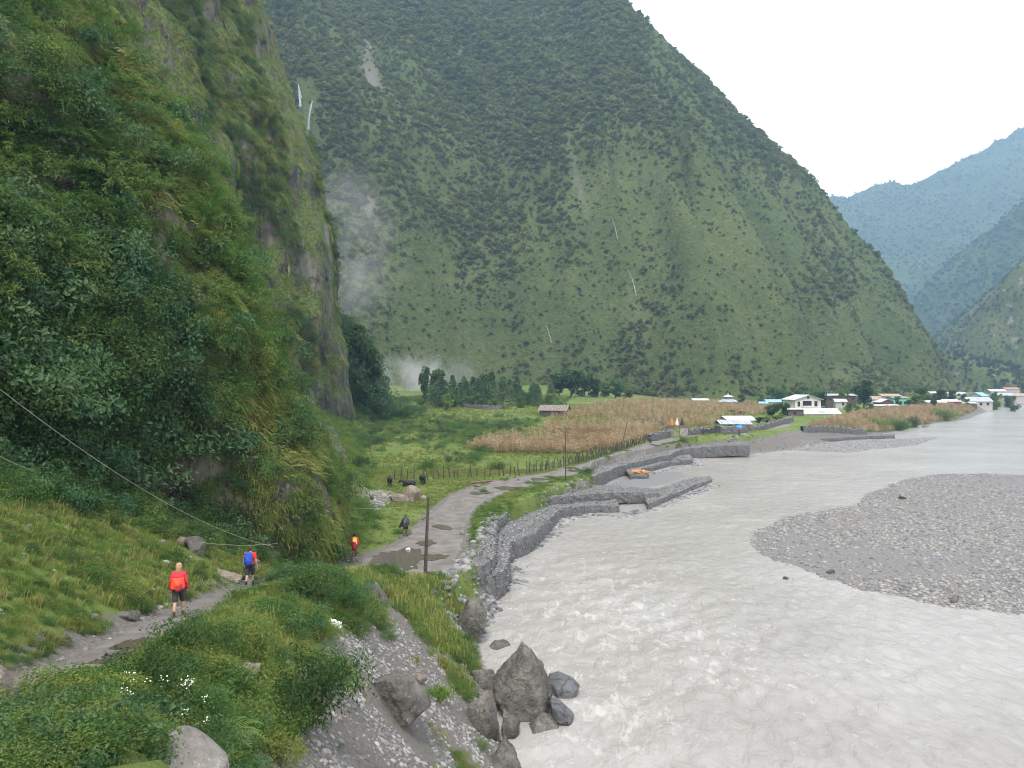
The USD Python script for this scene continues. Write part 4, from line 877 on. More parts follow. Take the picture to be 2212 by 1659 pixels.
# ------------------------------------------------------------ stones, boulders, gabions
def pebble(seed, sub=1):
    r = np.random.default_rng(seed); m = trimesh.creation.icosphere(sub, 0.5); v = m.vertices * [1.0, r.uniform(0.65, 0.9), r.uniform(0.42, 0.65)]
    return v * (1 + 0.35 * (noise(m.vertices * 2.3 + seed * 5.1, seed)[:, None] - 0.5)), m.faces
PEB = [('pebble', pebble(s), M['stone']) for s in range(5)]
PEBD = [('fill_stone', pebble(s), M['stone_dark']) for s in range(5, 9)]
def rsize(r, n, lo, hi, p=2.5): return lo + (hi - lo) * r.random(n) ** p

p, r = sample_ground(15000, 61, -9, 3, 14, 50, lambda x, y: (x > ex(y) + 1.6) * (x < bx(y) + 0.2) * np.clip(0.35 + 2.5 * n2(x, y, 1.8, 251), 0.06, 1))
scatter('bank_pebbles', PEB, p + [0, 0, 0.03], rsize(r, len(p), 0.03, 0.24, 3.6), up_mix(ground_normal(p[:, 0], p[:, 1]), 0.3), 61, label='pebbles and cobbles on the gravel bank in the foreground', cat='gravel')
inb = lambda poly: (lambda x, y: shapely.contains(poly.buffer(0.8), shapely.points(x, y)))
b = BAR.bounds
silt = lambda x, y: smoothstep(n2(x * 0.55 + y * 0.15, y, 13, 252, 2), 0.03, 0.11)
p, r = sample_ground(42000, 62, b[0], b[2], b[1], b[3], lambda x, y: inb(BAR)(x, y) * (x < 0.66 * y + 6) * (1 - 0.72 * silt(x, y)) * np.clip(1.6 - y / 95.0, 0.35, 1) * (0.65 + 0.35 * smoothstep(shapely.distance(BAR.exterior, shapely.points(x, y)), 4, 0.5)))
scatter('bar_pebbles', PEB, p + [0, 0, 0.04], rsize(r, len(p), 0.09, 0.46, 4.0), None, 62, label='pebbles and cobbles of the big gravel bar in the river', cat='gravel')
b = BAR2.bounds
p, r = sample_ground(3500, 63, b[0], b[2], b[1], b[3], inb(BAR2))
scatter('bar_pebbles', PEB, p, rsize(r, len(p), 0.2, 0.7, 2.5), None, 63, label='pebbles of the small gravel bar off the village', cat='gravel')
p, r = sample_ground(2600, 64, -24, -10, 74, 98, lambda x, y: np.hypot((x + 17.0) / 4.6, (y - 86) / 9.0) < 1.05)
scatter('scree', PEB, p, rsize(r, len(p), 0.08, 0.5, 3), None, 64, label='grey scree patch at the foot of the grassy apron', cat='scree')
p, r = sample_ground(1500, 65, -14, -7, 6, 56, lambda x, y: np.exp(-((np.abs(x - px(y)) - 1.1) / 0.45) ** 2))
scatter('trail_stones', PEB, p, rsize(r, len(p), 0.03, 0.24, 3.5), None, 65, label='small stones strewn along the edges of the footpath', cat='stones')
rb = ROADPOLY.bounds
p, r = sample_ground(900, 66, -12, 6, 52, 100, lambda x, y: shapely.contains(ROADPOLY.buffer(1.0), shapely.points(x, y)) * (0.2 + 0.8 * (x > -6)))
scatter('road_stones', PEB, p + [0, 0, 0.05], rsize(r, len(p), 0.04, 0.28, 3.5), None, 66, label='small stones lying on the muddy road', cat='stones')
p, r = sample_ground(1800, 67, -6, 5, 44, 78, lambda x, y: (x > bx(y) - 3.2) * (x < bx(y) + 0.7))
scatter('bank_rubble', PEBD, p + [0, 0, 0.02], rsize(r, len(p), 0.12, 0.75, 2.4), None, 67, label='dark rubble at the water edge below the gabion end', cat='rubble')

p, r = sample_ground(800, 68, -28, -10, 8, 50, lambda x, y: (x < px(y) - 1.0) * (x > cf(y)) * smoothstep(n2(x, y, 3.0, 260), 0.0, 0.15))
scatter('slope_stones', PEBD, p + [0, 0, 0.03], rsize(r, len(p), 0.05, 0.45, 4.0), None, 68, label='small stones scattered over the slope left of the footpath', cat='stones')
p, r = sample_ground(2600, 69, -14, 40, 54, 190, lambda x, y: shapely.contains(ROADPOLY, shapely.points(x, y)) * smoothstep(n2(x * 1.0 + y * 0.2, y * 0.35, 2.2, 261), 0.10, 0.2))
scatter('road_grass', TUFT[:2] + WEED, p + [0, 0, 0.04], r.uniform(0.12, 0.34, len(p)), None, 69, label='grass growing in strips between the wheel tracks of the road', cat='grass')

p, r = sample_ground(6500, 70, -6, 80, 60, 215, lambda x, y: (x > ex(y) + 0.6) * (0.35 + 0.65 * (y < 150)) * (x < bx(y) + 0.5) * (0.3 + 0.7 * smoothstep(n2(x, y, 3, 262), -0.1, 0.1)))
scatter('terrace_gravel', PEBD, p, rsize(r, len(p), 0.10, 0.45, 2.6), None, 70, label='loose grey gravel on the bank between road verge and gabions', cat='gravel')

def rough_hull(pts, seed, edge=0.22, amp=0.05, cuts=9, wl=0.8):
    """a rock from the hull of a few points: planed facets, chipped and worn"""
    r = np.random.default_rng(seed); hull = trimesh.convex.convex_hull(np.asarray(pts, float)); c = hull.vertices.mean(0); size = np.ptp(hull.vertices, axis=0).max()
    q = m3.Manifold.hull_points(np.asarray(pts, np.float32)).refine_to_length(float(max(edge * 0.5, size / 40))).to_mesh(); v, f = np.array(q.vert_properties[:, :3], float), np.array(q.tri_verts)
    m = trimesh.Trimesh(v, f, process=True); v = np.array(m.vertices); f = m.faces
    lo_, hi_ = v.min(0), v.max(0)
    for _ in range(int(cuts * 1.4)):
        n = unit(r.normal(size=(1, 3)))[0]; pr = (v - c) @ n; d = np.quantile(pr, r.uniform(0.78, 0.97)); v = v - np.clip(pr - d, 0, None)[:, None] * n
    vn = trimesh.Trimesh(v, f, process=False).vertex_normals
    k = size * wl
    v = v + vn * ((fbm(v / (0.35 * k) + seed, 4, seed)[:, None] - 0.5) * amp * size + (np.abs(fbm(v / (0.12 * k) + seed * 2, 3, seed + 1)[:, None] - 0.5) - 0.12) * amp * 1.2 * size)
    a_, b_ = v.min(0), v.max(0)
    return (v - a_) / (b_ - a_) * (hi_ - lo_) + lo_, f

def boulder_px(label, outline, thick, seed, mat, Y=None, name='boulder', sink=0.35, amp=0.075, cuts=12, group=None):
    """a boulder whose sides stand where the outline shows them, with real depth, resting on the ground"""
    o = np.array(outline, float); bot = o[o[:, 1].argmax()]
    if Y is None: Y = G(bot[0], bot[1])[1] + thick * 0.25
    P = np.array([at_depth(u, v, Y) for u, v in o]); c = P.mean(0)
    r = np.random.default_rng(seed)
    pts = [P]
    for k, dy in ((0.80, -0.32), (0.5, -0.5), (0.86, 0.30), (0.55, 0.5)):
        q = c + (P - c) * k * r.uniform(0.85, 1.1, (len(P), 1)); q[:, 1] += dy * thick; q[:, 2] += r.normal(0, 0.04, len(P)) * thick; pts.append(q)
    pts = np.vstack(pts); low = pts[:, 2] < np.quantile(pts[:, 2], 0.25); pts[low, 2] -= sink
    loc = np.array([c[0], c[1], pts[:, 2].min()])
    v, f = rough_hull(pts - loc, seed, amp=amp, cuts=cuts)
    m = obj(name, (v, f), M[mat], smooth=32, label=label, cat='boulder', group=group)
    UsdGeom.Xformable(m).AddTranslateOp().Set(Gf.Vec3d(*loc.tolist()))
    return m

boulder_px('tallest peaked grey boulder with orange lichen standing at the water edge', [(1130, 1395), (1098, 1430), (1070, 1466), (1062, 1505), (1080, 1548), (1132, 1574), (1172, 1562), (1194, 1528), (1187, 1482), (1174, 1440), (1152, 1406)], 3.0, 1, 'boulder', cuts=3)
boulder_px('upright flat topped block leaning on the left side of the peaked boulder', [(1020, 1449), (1066, 1449), (1070, 1475), (1064, 1502), (1030, 1498), (1022, 1475)], 1.3, 2, 'boulder', amp=0.03, cuts=4)
boulder_px('pinkish brown slab wedged in front of the peaked boulder', [(1020, 1499), (1055, 1495), (1094, 1512), (1090, 1528), (1055, 1530), (1022, 1515)], 1.4, 3, 'boulder_brown', amp=0.03, cuts=4)
boulder_px('long grey boulder with a mossy streak under the pinkish slab', [(1008, 1535), (1020, 1514), (1050, 1513), (1072, 1545), (1082, 1585), (1070, 1608), (1040, 1606), (1018, 1568)], 1.6, 4, 'boulder')
boulder_px('rounded grey boulder between the long boulder and the dark wedge', [(1082, 1562), (1092, 1534), (1110, 1532), (1124, 1550), (1125, 1590), (1116, 1614), (1092, 1606)], 1.4, 5, 'boulder')
boulder_px('dark wedge shaped boulder pointing into the water', [(1125, 1582), (1138, 1562), (1172, 1542), (1196, 1562), (1224, 1584), (1190, 1604), (1166, 1620), (1130, 1606)], 1.9, 6, 'boulder', cuts=6)
boulder_px('lowest grey boulder at the bottom edge below the boulder group', [(1054, 1622), (1072, 1606), (1105, 1604), (1122, 1625), (1131, 1660), (1115, 1690), (1070, 1690), (1056, 1655)], 1.7, 7, 'boulder')
boulder_px('smooth wet slab half under water behind the peaked boulder', [(1184, 1468), (1206, 1460), (1238, 1464), (1253, 1480), (1242, 1500), (1212, 1508), (1188, 1496)], 2.0, 8, 'boulder_wet', Y=40.5, amp=0.02, cuts=3)
boulder_px('smooth wet slab half under water right of the peaked boulder', [(1188, 1516), (1205, 1512), (1232, 1534), (1241, 1545), (1222, 1556), (1192, 1556)], 1.8, 9, 'boulder_wet', Y=37.2, amp=0.02, cuts=3)
boulder_px('big lone grey boulder in the middle of the gravel bank', [(797, 1500), (806, 1466), (840, 1454), (886, 1474), (918, 1510), (933, 1521), (925, 1544), (868, 1562), (828, 1548), (803, 1522)], 2.2, 10, 'boulder', cuts=10)
boulder_px('small brown stone touching the left of the lone grey boulder', [(771, 1476), (786, 1472), (800, 1484), (797, 1496), (780, 1492)], 0.6, 11, 'boulder_brown', sink=0.1)
boulder_px('flat reddish stone lying above the lone grey boulder', [(894, 1462), (906, 1456), (922, 1462), (922, 1470), (903, 1471)], 0.6, 12, 'boulder_brown', sink=0.1)
boulder_px('dark square stone on the bank above the pinkish slab', [(992, 1436), (1005, 1432), (1008, 1443), (994, 1446)], 0.4, 13, 'boulder', sink=0.1)
boulder_px('huge pale rock closest to the camera at the bottom edge', [(150, 1720), (216, 1686), (300, 1660), (356, 1646), (404, 1651), (440, 1672), (474, 1709), (496, 1790), (330, 1820), (120, 1790)], 1.7, 14, 'boulder_pale', Y=8.7, amp=0.035, cuts=4)
boulder_px('pale rock in the bottom left corner', [(-60, 1600), (-10, 1570), (30, 1590), (62, 1620), (92, 1662), (90, 1720), (-60, 1720)], 1.3, 15, 'boulder_pale', Y=8.8, amp=0.03, cuts=6)
boulder_px('brown overhanging rock beside the footpath at the left edge', [(-50, 1440), (0, 1433), (32, 1440), (36, 1462), (20, 1492), (-10, 1512), (-50, 1512)], 1.0, 16, 'boulder_brown', amp=0.04)
boulder_px('dark flat rock at the left edge of the footpath behind the red backpack', [(226, 1330), (242, 1319), (275, 1320), (294, 1332), (280, 1342), (240, 1342)], 0.8, 17, 'boulder', sink=0.15)
boulder_px('grey outcrop on the crest of the slope under the cable', [(390, 1166), (408, 1160), (432, 1170), (442, 1184), (434, 1194), (406, 1186)], 0.8, 18, 'boulder', Y=37.5, sink=0.15)
boulder_px('brown stone left of the outcrop on the crest', [(380, 1164), (392, 1160), (400, 1172), (388, 1176)], 0.5, 19, 'boulder_brown', Y=37, sink=0.1)
boulder_px('dark rock at the left edge of the slope below the cliff bushes', [(46, 1016), (60, 1008), (84, 1012), (86, 1022), (60, 1026)], 0.7, 20, 'boulder', sink=0.2)
boulder_px('pinkish stones piled at the path edge left of the blue backpack', [(455, 1240), (475, 1228), (500, 1238), (522, 1252), (510, 1262), (470, 1254)], 0.9, 21, 'boulder_brown', sink=0.15)
boulder_px('flat stone at the path edge right of the blue backpack walker', [(556, 1272), (575, 1264), (594, 1268), (590, 1279), (566, 1280)], 0.6, 22, 'boulder_pale', sink=0.1)
boulder_px('grey rock half hidden by bushes right of the blue backpack', [(740, 1268), (765, 1252), (800, 1262), (828, 1290), (838, 1322), (800, 1308), (760, 1290)], 1.6, 23, 'boulder', amp=0.05)
boulder_px('brown rock showing through the bushes of the middle shoulder', [(506, 1440), (535, 1432), (560, 1446), (550, 1466), (515, 1466)], 0.8, 24, 'boulder_brown', sink=0.2)
boulder_px('big brown rock of the meadow pile beside the dark cattle', [(862, 1066), (880, 1048), (898, 1050), (910, 1066), (902, 1078), (880, 1082), (866, 1080)], 2.0, 25, 'boulder_brown')
boulder_px('low flat front rock of the meadow pile', [(840, 1072), (858, 1066), (878, 1068), (884, 1080), (866, 1085), (846, 1084)], 1.6, 26, 'boulder_brown')
boulder_px('small pale stone at the right end of the meadow pile', [(906, 1074), (914, 1070), (921, 1075), (918, 1080), (908, 1080)], 0.6, 27, 'boulder_pale', sink=0.1)
boulder_px('dark stone on the scree patch under the apron', [(798, 1075), (804, 1067), (809, 1075), (806, 1080), (800, 1080)], 0.7, 28, 'boulder', sink=0.1)
boulder_px('weathered grey rock rib sticking out of the grassy apron', [(662, 915), (685, 908), (715, 935), (738, 975), (752, 1020), (742, 1028), (720, 990), (690, 945)], 5, 29, 'boulder', Y=98, amp=0.06)
boulder_px('reddish boulder standing alone on the upper gravel bar', [(1942, 1071), (1950, 1068), (1958, 1072), (1956, 1079), (1944, 1079)], 0.8, 30, 'boulder_brown', sink=0.1)
boulder_px('dark stone in the water off the left foot of the gravel bar', [(1690, 1248), (1696, 1243), (1704, 1248), (1702, 1253), (1692, 1253)], 0.6, 31, 'boulder', Y=64, sink=0.3)
boulder_px('dark stone at the lower edge of the gravel bar under the pale one', [(1786, 1233), (1796, 1230), (1804, 1236), (1796, 1240), (1788, 1239)], 0.6, 32, 'boulder', sink=0.1)
boulder_px('largest dark stone near the right lower corner of the gravel bar', [(2048, 1294), (2060, 1284), (2074, 1292), (2070, 1302), (2050, 1302)], 0.8, 33, 'boulder', sink=0.1)
boulder_px('rough dark rock of the broken bank under the gabion end', [(985, 1340), (1000, 1300), (1035, 1292), (1052, 1330), (1040, 1362), (1000, 1368)], 2.0, 34, 'boulder', amp=0.08, cuts=12)
boulder_px('flat dark rocks at the waterline between bank and peaked boulder', [(1045, 1400), (1075, 1386), (1105, 1402), (1096, 1418), (1060, 1420)], 1.4, 35, 'boulder', amp=0.06)

# gabions: stone-filled cages in stepped rows along the bank
def resample(P, n):
    P = np.asarray(P, float); d = np.r_[0, np.cumsum(np.linalg.norm(np.diff(P, axis=0), axis=1))]; k = np.linspace(0, 1, n)
    return np.stack([np.interp(k, d / d[-1], P[:, c]) for c in range(P.shape[1])], 1)
def gabion_row(label, outer, inner, ztop, hgt, seed, cell=2.2, across=None, world=False, fill=1.0):
    zl = np.broadcast_to(np.asarray(ztop, float), (len(outer),))
    O = np.array([V(u, v, z)[:2] for (u, v), z in zip(outer, zl)]); I = np.array([p[:2] for p in inner]) if world else np.array([V(u, v, z)[:2] for (u, v), z in zip(inner, zl)])
    n = max(2, int(np.linalg.norm(np.diff(O, axis=0), axis=1).sum() / cell) + 1)
    k = np.linspace(0, len(O) - 1, 4000); Of = np.stack([np.interp(k, np.arange(len(O)), O[:, c]) for c in range(2)], 1); If = np.stack([np.interp(k, np.arange(len(I)), I[:, c]) for c in range(2)], 1)
    d = np.r_[0, np.cumsum(np.linalg.norm(np.diff(Of, axis=0), axis=1))]; kk = np.searchsorted(d, np.linspace(0, d[-1], n)).clip(0, 3999)
    O, I = Of[kk], If[kk]; zk = np.interp(k[kk], np.arange(len(zl)), zl)
    r = np.random.default_rng(seed); c0 = O.mean(0); T = thing('gabion_wall', label, 'gabion wall', (c0[0], c0[1], 0))
    tops = []
    for i in range(n - 1):
        wdt = np.linalg.norm((O[i] + O[i + 1] - I[i] - I[i + 1]) / 2); m = max(1, int(round(wdt / 2.2))) if across is None else across
        for j in range(m):
            a, b = j / m, (j + 1) / m - 0.02
            q = [O[i] + (I[i] - O[i]) * a, O[i + 1] + (I[i + 1] - O[i + 1]) * a, O[i + 1] + (I[i + 1] - O[i + 1]) * b, O[i] + (I[i] - O[i]) * b]
            q = np.array(q); ctr = q.mean(0); q = ctr + (q - ctr) * 0.985
            ztop = (zk[i] + zk[i + 1]) / 2; sag = r.uniform(-0.10, 0.04); hh = hgt if j == 0 else 0.5
            # lid and four bulging sides on a small lattice
            g = 6; s, t = np.meshgrid(np.linspace(0, 1, g), np.linspace(0, 1, g), indexing='ij')
            top = (q[0] * ((1 - s) * (1 - t))[..., None] + q[1] * (s * (1 - t))[..., None] + q[2] * (s * t)[..., None] + q[3] * ((1 - s) * t)[..., None])
            rim = np.minimum(np.minimum(s, 1 - s), np.minimum(t, 1 - t))
            zt = ztop + sag + 0.07 * smoothstep(rim, 0, 0.3) + 0.16 * (noise(np.stack([top[..., 0] * 2.7, top[..., 1] * 2.7, 0 * s], -1), seed) - 0.5)
            vs = [np.concatenate([top, zt[..., None]], -1).reshape(-1, 3)]; fs = [grid_faces(g, g)]
            for (A, B) in ((0, 1), (1, 2), (2, 3), (3, 0)):
                e, zz = np.meshgrid(np.linspace(0, 1, g), np.linspace(0, 1, 5), indexing='ij')
                if A == 0: ed = zt[:, 0]
                elif A == 1: ed = zt[-1, :]
                elif A == 2: ed = zt[::-1, -1]
                else: ed = zt[0, ::-1]
                line = q[A] + (q[B] - q[A]) * e[..., None]; nrm = np.array([(q[B] - q[A])[1], -(q[B] - q[A])[0]]); nrm /= np.linalg.norm(nrm) + 1e-9
                if nrm @ (q[A] - ctr) < 0: nrm = -nrm
                zc = ed[:, None] * (1 - zz) + (ztop - hh) * zz
                bul = (0.10 * np.sin(np.pi * zz) + 0.30 * (noise(np.stack([line[..., 0] * 2.9, line[..., 1] * 2.9, zc * 3.3], -1), seed + 1) - 0.5)) * (zz > 0) * np.sin(np.pi * e) ** 0.3
                vs.append(np.concatenate([line + nrm * bul[..., None], zc[..., None]], -1).reshape(-1, 3)); fs.append(grid_faces(g, 5))
            v, f = cat_mesh(list(zip(vs, fs))); obj('gabion', (v - [c0[0], c0[1], 0], f), M['gabion'], T)
            area = wdt / m * cell; ns = int(area * 15 * fill); st = r.random((ns, 2)); pt = q[0] * ((1 - st[:, :1]) * (1 - st[:, 1:])) + q[1] * (st[:, :1] * (1 - st[:, 1:])) + q[2] * st[:, :1] * st[:, 1:] + q[3] * (1 - st[:, :1]) * st[:, 1:]
            tops.append(np.column_stack([pt - c0, np.full(ns, ztop + sag + 0.03)]))
            if j == 0:
                ns = int(hgt * cell * 6 * fill); e = r.random(ns); nrm = np.array([(q[1] - q[0])[1], -(q[1] - q[0])[0]]); nrm /= np.linalg.norm(nrm) + 1e-9
                if nrm @ (q[0] - ctr) < 0: nrm = -nrm
                pt = q[0] + (q[1] - q[0]) * e[:, None] + nrm * 0.05
                tops.append(np.column_stack([pt - c0, ztop - hgt * r.random(ns)]))
    tp = np.vstack(tops); scatter('fill_stones', PEBD, tp, rsize(r, len(tp), 0.10, 0.27, 1.6), None, seed, parent=T)
    return T
T1o = [(1042, 1223), (1068, 1203), (1070, 1160), (1072, 1128), (1100, 1104), (1168, 1076), (1267, 1068), (1331, 1064), (1424, 1066)]
T1z = [-0.12, -0.12, -0.15, -0.22, -0.45, -0.85, -1.2, -1.4, -1.75]
T1i = [(1003, 1221), (1022, 1178), (1032, 1148), (1062, 1118), (1092, 1092), (1128, 1076), (1215, 1050), (1300, 1046), (1422, 1056)]
gabion_row('upper gabion terrace curving along the road from its square near end', T1o, T1i, T1z, 1.3, 301)
W1 = [V(u, v, z) for (u, v), z in zip(T1o, T1z)]
T2o = [(1018, 1256), (1092, 1240), (1100, 1203), (1097, 1172), (1152, 1157), (1211, 1098), (1275, 1092), (1338, 1095)]
T2z = [-1.15, -1.15, -1.2, -1.25, -1.45, -1.85, -2.1, -2.3]
gabion_row('lower gabion terrace stepping down to the water below the upper one', T2o, [V(1004, 1232, -0.6), W1[1], W1[2], W1[3], W1[4], W1[5], W1[6], W1[7]], T2z, 1.9, 302, world=True)
gabion_row('long stone jetty reaching into the river past the silt flat', [(1400, 1088), (1440, 1072), (1500, 1048), (1538, 1036)], [(1388, 1066), (1428, 1054), (1490, 1033), (1533, 1027)], [-2.2, -2.3, -2.4, -2.6], 1.2, 303)
gabion_row('gabion wall along the road behind the silt flat', [(1236, 1046), (1290, 1026), (1328, 1011), (1347, 1005), (1426, 986), (1445, 985), (1458, 976), (1474, 970), (1552, 963.5), (1592, 962), (1619, 962)],
           [(1222, 1036), (1282, 1014), (1320, 998), (1343, 993), (1420, 976), (1440, 972), (1455, 966), (1472, 962), (1550, 957), (1590, 955), (1617, 954)], [-0.9, -1.1, -1.2, -1.2, -1.1, -1.05, -1.0, -0.9, -0.5, -0.4, -0.4], 2.2, 304, cell=2.6, fill=1.0)
gabion_row('lower gabion step behind the silt flat with a square spur', [(1362, 1026), (1385, 1013), (1451, 996), (1497, 993), (1489, 981), (1512, 975), (1552, 971)], [(1350, 1012), (1370, 1003), (1430, 990), (1470, 979), (1478, 974), (1500, 969), (1552, 967)], -2.1, 1.2, 305, cell=2.8, fill=0.9)
gabion_row('far low gabion wall below the river side maize field', [(1604, 958), (1667, 954), (1750, 949), (1850, 944), (1932, 940)], [(1604, 953), (1667, 950), (1750, 945), (1850, 940), (1932, 936)], -2.0, 1.3, 306, cell=5.0, across=1, fill=0.3)
edge_ = np.vstack([resample(np.array([V(u, v, -2.4)[:2] for u, v in q]), 60) for q in ([(1040, 1275), (1098, 1250), (1104, 1205), (1102, 1178), (1156, 1166), (1214, 1108), (1276, 1100), (1340, 1104)], [(1340, 1100), (1424, 1084), (1445, 1074), (1504, 1052), (1540, 1040)], [(1385, 1018), (1451, 1003), (1500, 998), (1492, 986), (1552, 976), (1619, 970)])])
r = np.random.default_rng(71); k = r.integers(0, len(edge_), 2200); p = edge_[k] + np.abs(r.normal(0, 0.55, (2200, 1))) * np.array([0.8, -0.6]) + r.normal(0, 0.35, (2200, 2))
scatter('gabion_rubble', PEBD, np.column_stack([p, np.maximum(ground(p[:, 0], p[:, 1]), -3.12 + 0.1 * r.random(2200))]), rsize(r, 2200, 0.18, 0.9, 3.0), None, 71, label='loose rubble along the waterline below the gabion terraces', cat='rubble')
g_crib = gabion_row('square gabion crib holding firewood on the silt flat', [(1361, 1024), (1401, 1024)], [(1366, 1018), (1399, 1018)], -2.05, 1.0, 307, across=1, fill=0.6)
c = V(1382, 1021, -2.0); r = np.random.default_rng(77)
T = thing('firewood_heap', 'heap of orange split logs on the square gabion crib', 'firewood', (c[0], c[1], -2.02))
for i in range(46):
    a = r.uniform(0, np.pi); L_ = r.uniform(0.35, 0.6); o = np.array([r.uniform(-1.3, 1.3), r.uniform(-1.2, 1.2), 0.08 + 0.28 * r.random() ** 2]); d = np.array([math.cos(a), math.sin(a), r.normal(0, 0.15)]) * L_
    obj('log', tube([o - d, o + d], r.uniform(0.06, 0.11), 6), M['wood_orange'], T)
# ------------------------------------------------------------ people and cattle
def mf_hull(a, ra, b, rb, seg=14):
    A = m3.Manifold.sphere(ra, seg).translate(tuple(map(float, a))); B = m3.Manifold.sphere(rb, seg).translate(tuple(map(float, b)))
    return m3.Manifold.batch_hull([A, B])
def blobs(*pts, seg=14):
    return m3.Manifold.batch_hull([m3.Manifold.sphere(float(r_), seg).translate(tuple(map(float, p_))) for p_, r_ in pts])
def fuse(parts, size=0.02, it=8):
    m = m3.Manifold.batch_boolean(parts, m3.OpType.Add).refine_to_length(size)
    q = m.to_mesh(); t = trimesh.Trimesh(q.vert_properties[:, :3], q.tri_verts, process=True)
    trimesh.smoothing.filter_taubin(t, iterations=it); return t.vertices, t.faces

SKIN = plain('skin', (0.42, 0.26, 0.18), 0.55, 0.1)
SKIN_D = plain('tanned_skin', (0.22, 0.125, 0.085), 0.55, 0.1)
def cloth(name, c, rough=0.85): 
    if name not in M: M[name] = plain(name, c, rough, 0.18, 14.0, 0.4, 30.0)
    return M[name]

def arm_joints(sh, elbow, wrist): return np.array(sh, float), np.array(elbow, float), np.array(wrist, float)
def hand(parts, wrist, d, side, s=1.0):
    """palm, four unequal curled fingers and a thumb from the side of the palm"""
    d = unit(np.array([d], float))[0]; fwd = np.array([0, 1.0, 0]); fwd = unit((fwd - d * (fwd @ d))[None])[0]; inn = np.cross(d, fwd) * 1.0
    k = wrist + d * 0.085 * s
    parts.append(blobs((wrist, 0.026 * s), (k + fwd * 0.026 * s, 0.019 * s), (k - fwd * 0.026 * s, 0.018 * s), seg=10))
    for i, (off, ln) in enumerate(((0.030, 0.070), (0.010, 0.080), (-0.010, 0.075), (-0.029, 0.058))):
        b = k + fwd * off * s; m = b + d * ln * 0.55 * s; e = m + (d * 0.75 - side * np.array([0.45, 0, 0])) * ln * 0.5 * s
        parts += [mf_hull(b, 0.0098 * s, m, 0.009 * s, 8), mf_hull(m, 0.009 * s, e, 0.0075 * s, 8)]
    b = wrist + d * 0.03 * s + fwd * 0.026 * s; m = b + (fwd * 0.8 + d * 0.6) * 0.04 * s; e = m + (d * 0.9 + fwd * 0.2) * 0.03 * s
    parts += [mf_hull(b, 0.013 * s, m, 0.011 * s, 8), mf_hull(m, 0.011 * s, e, 0.009 * s, 8)]

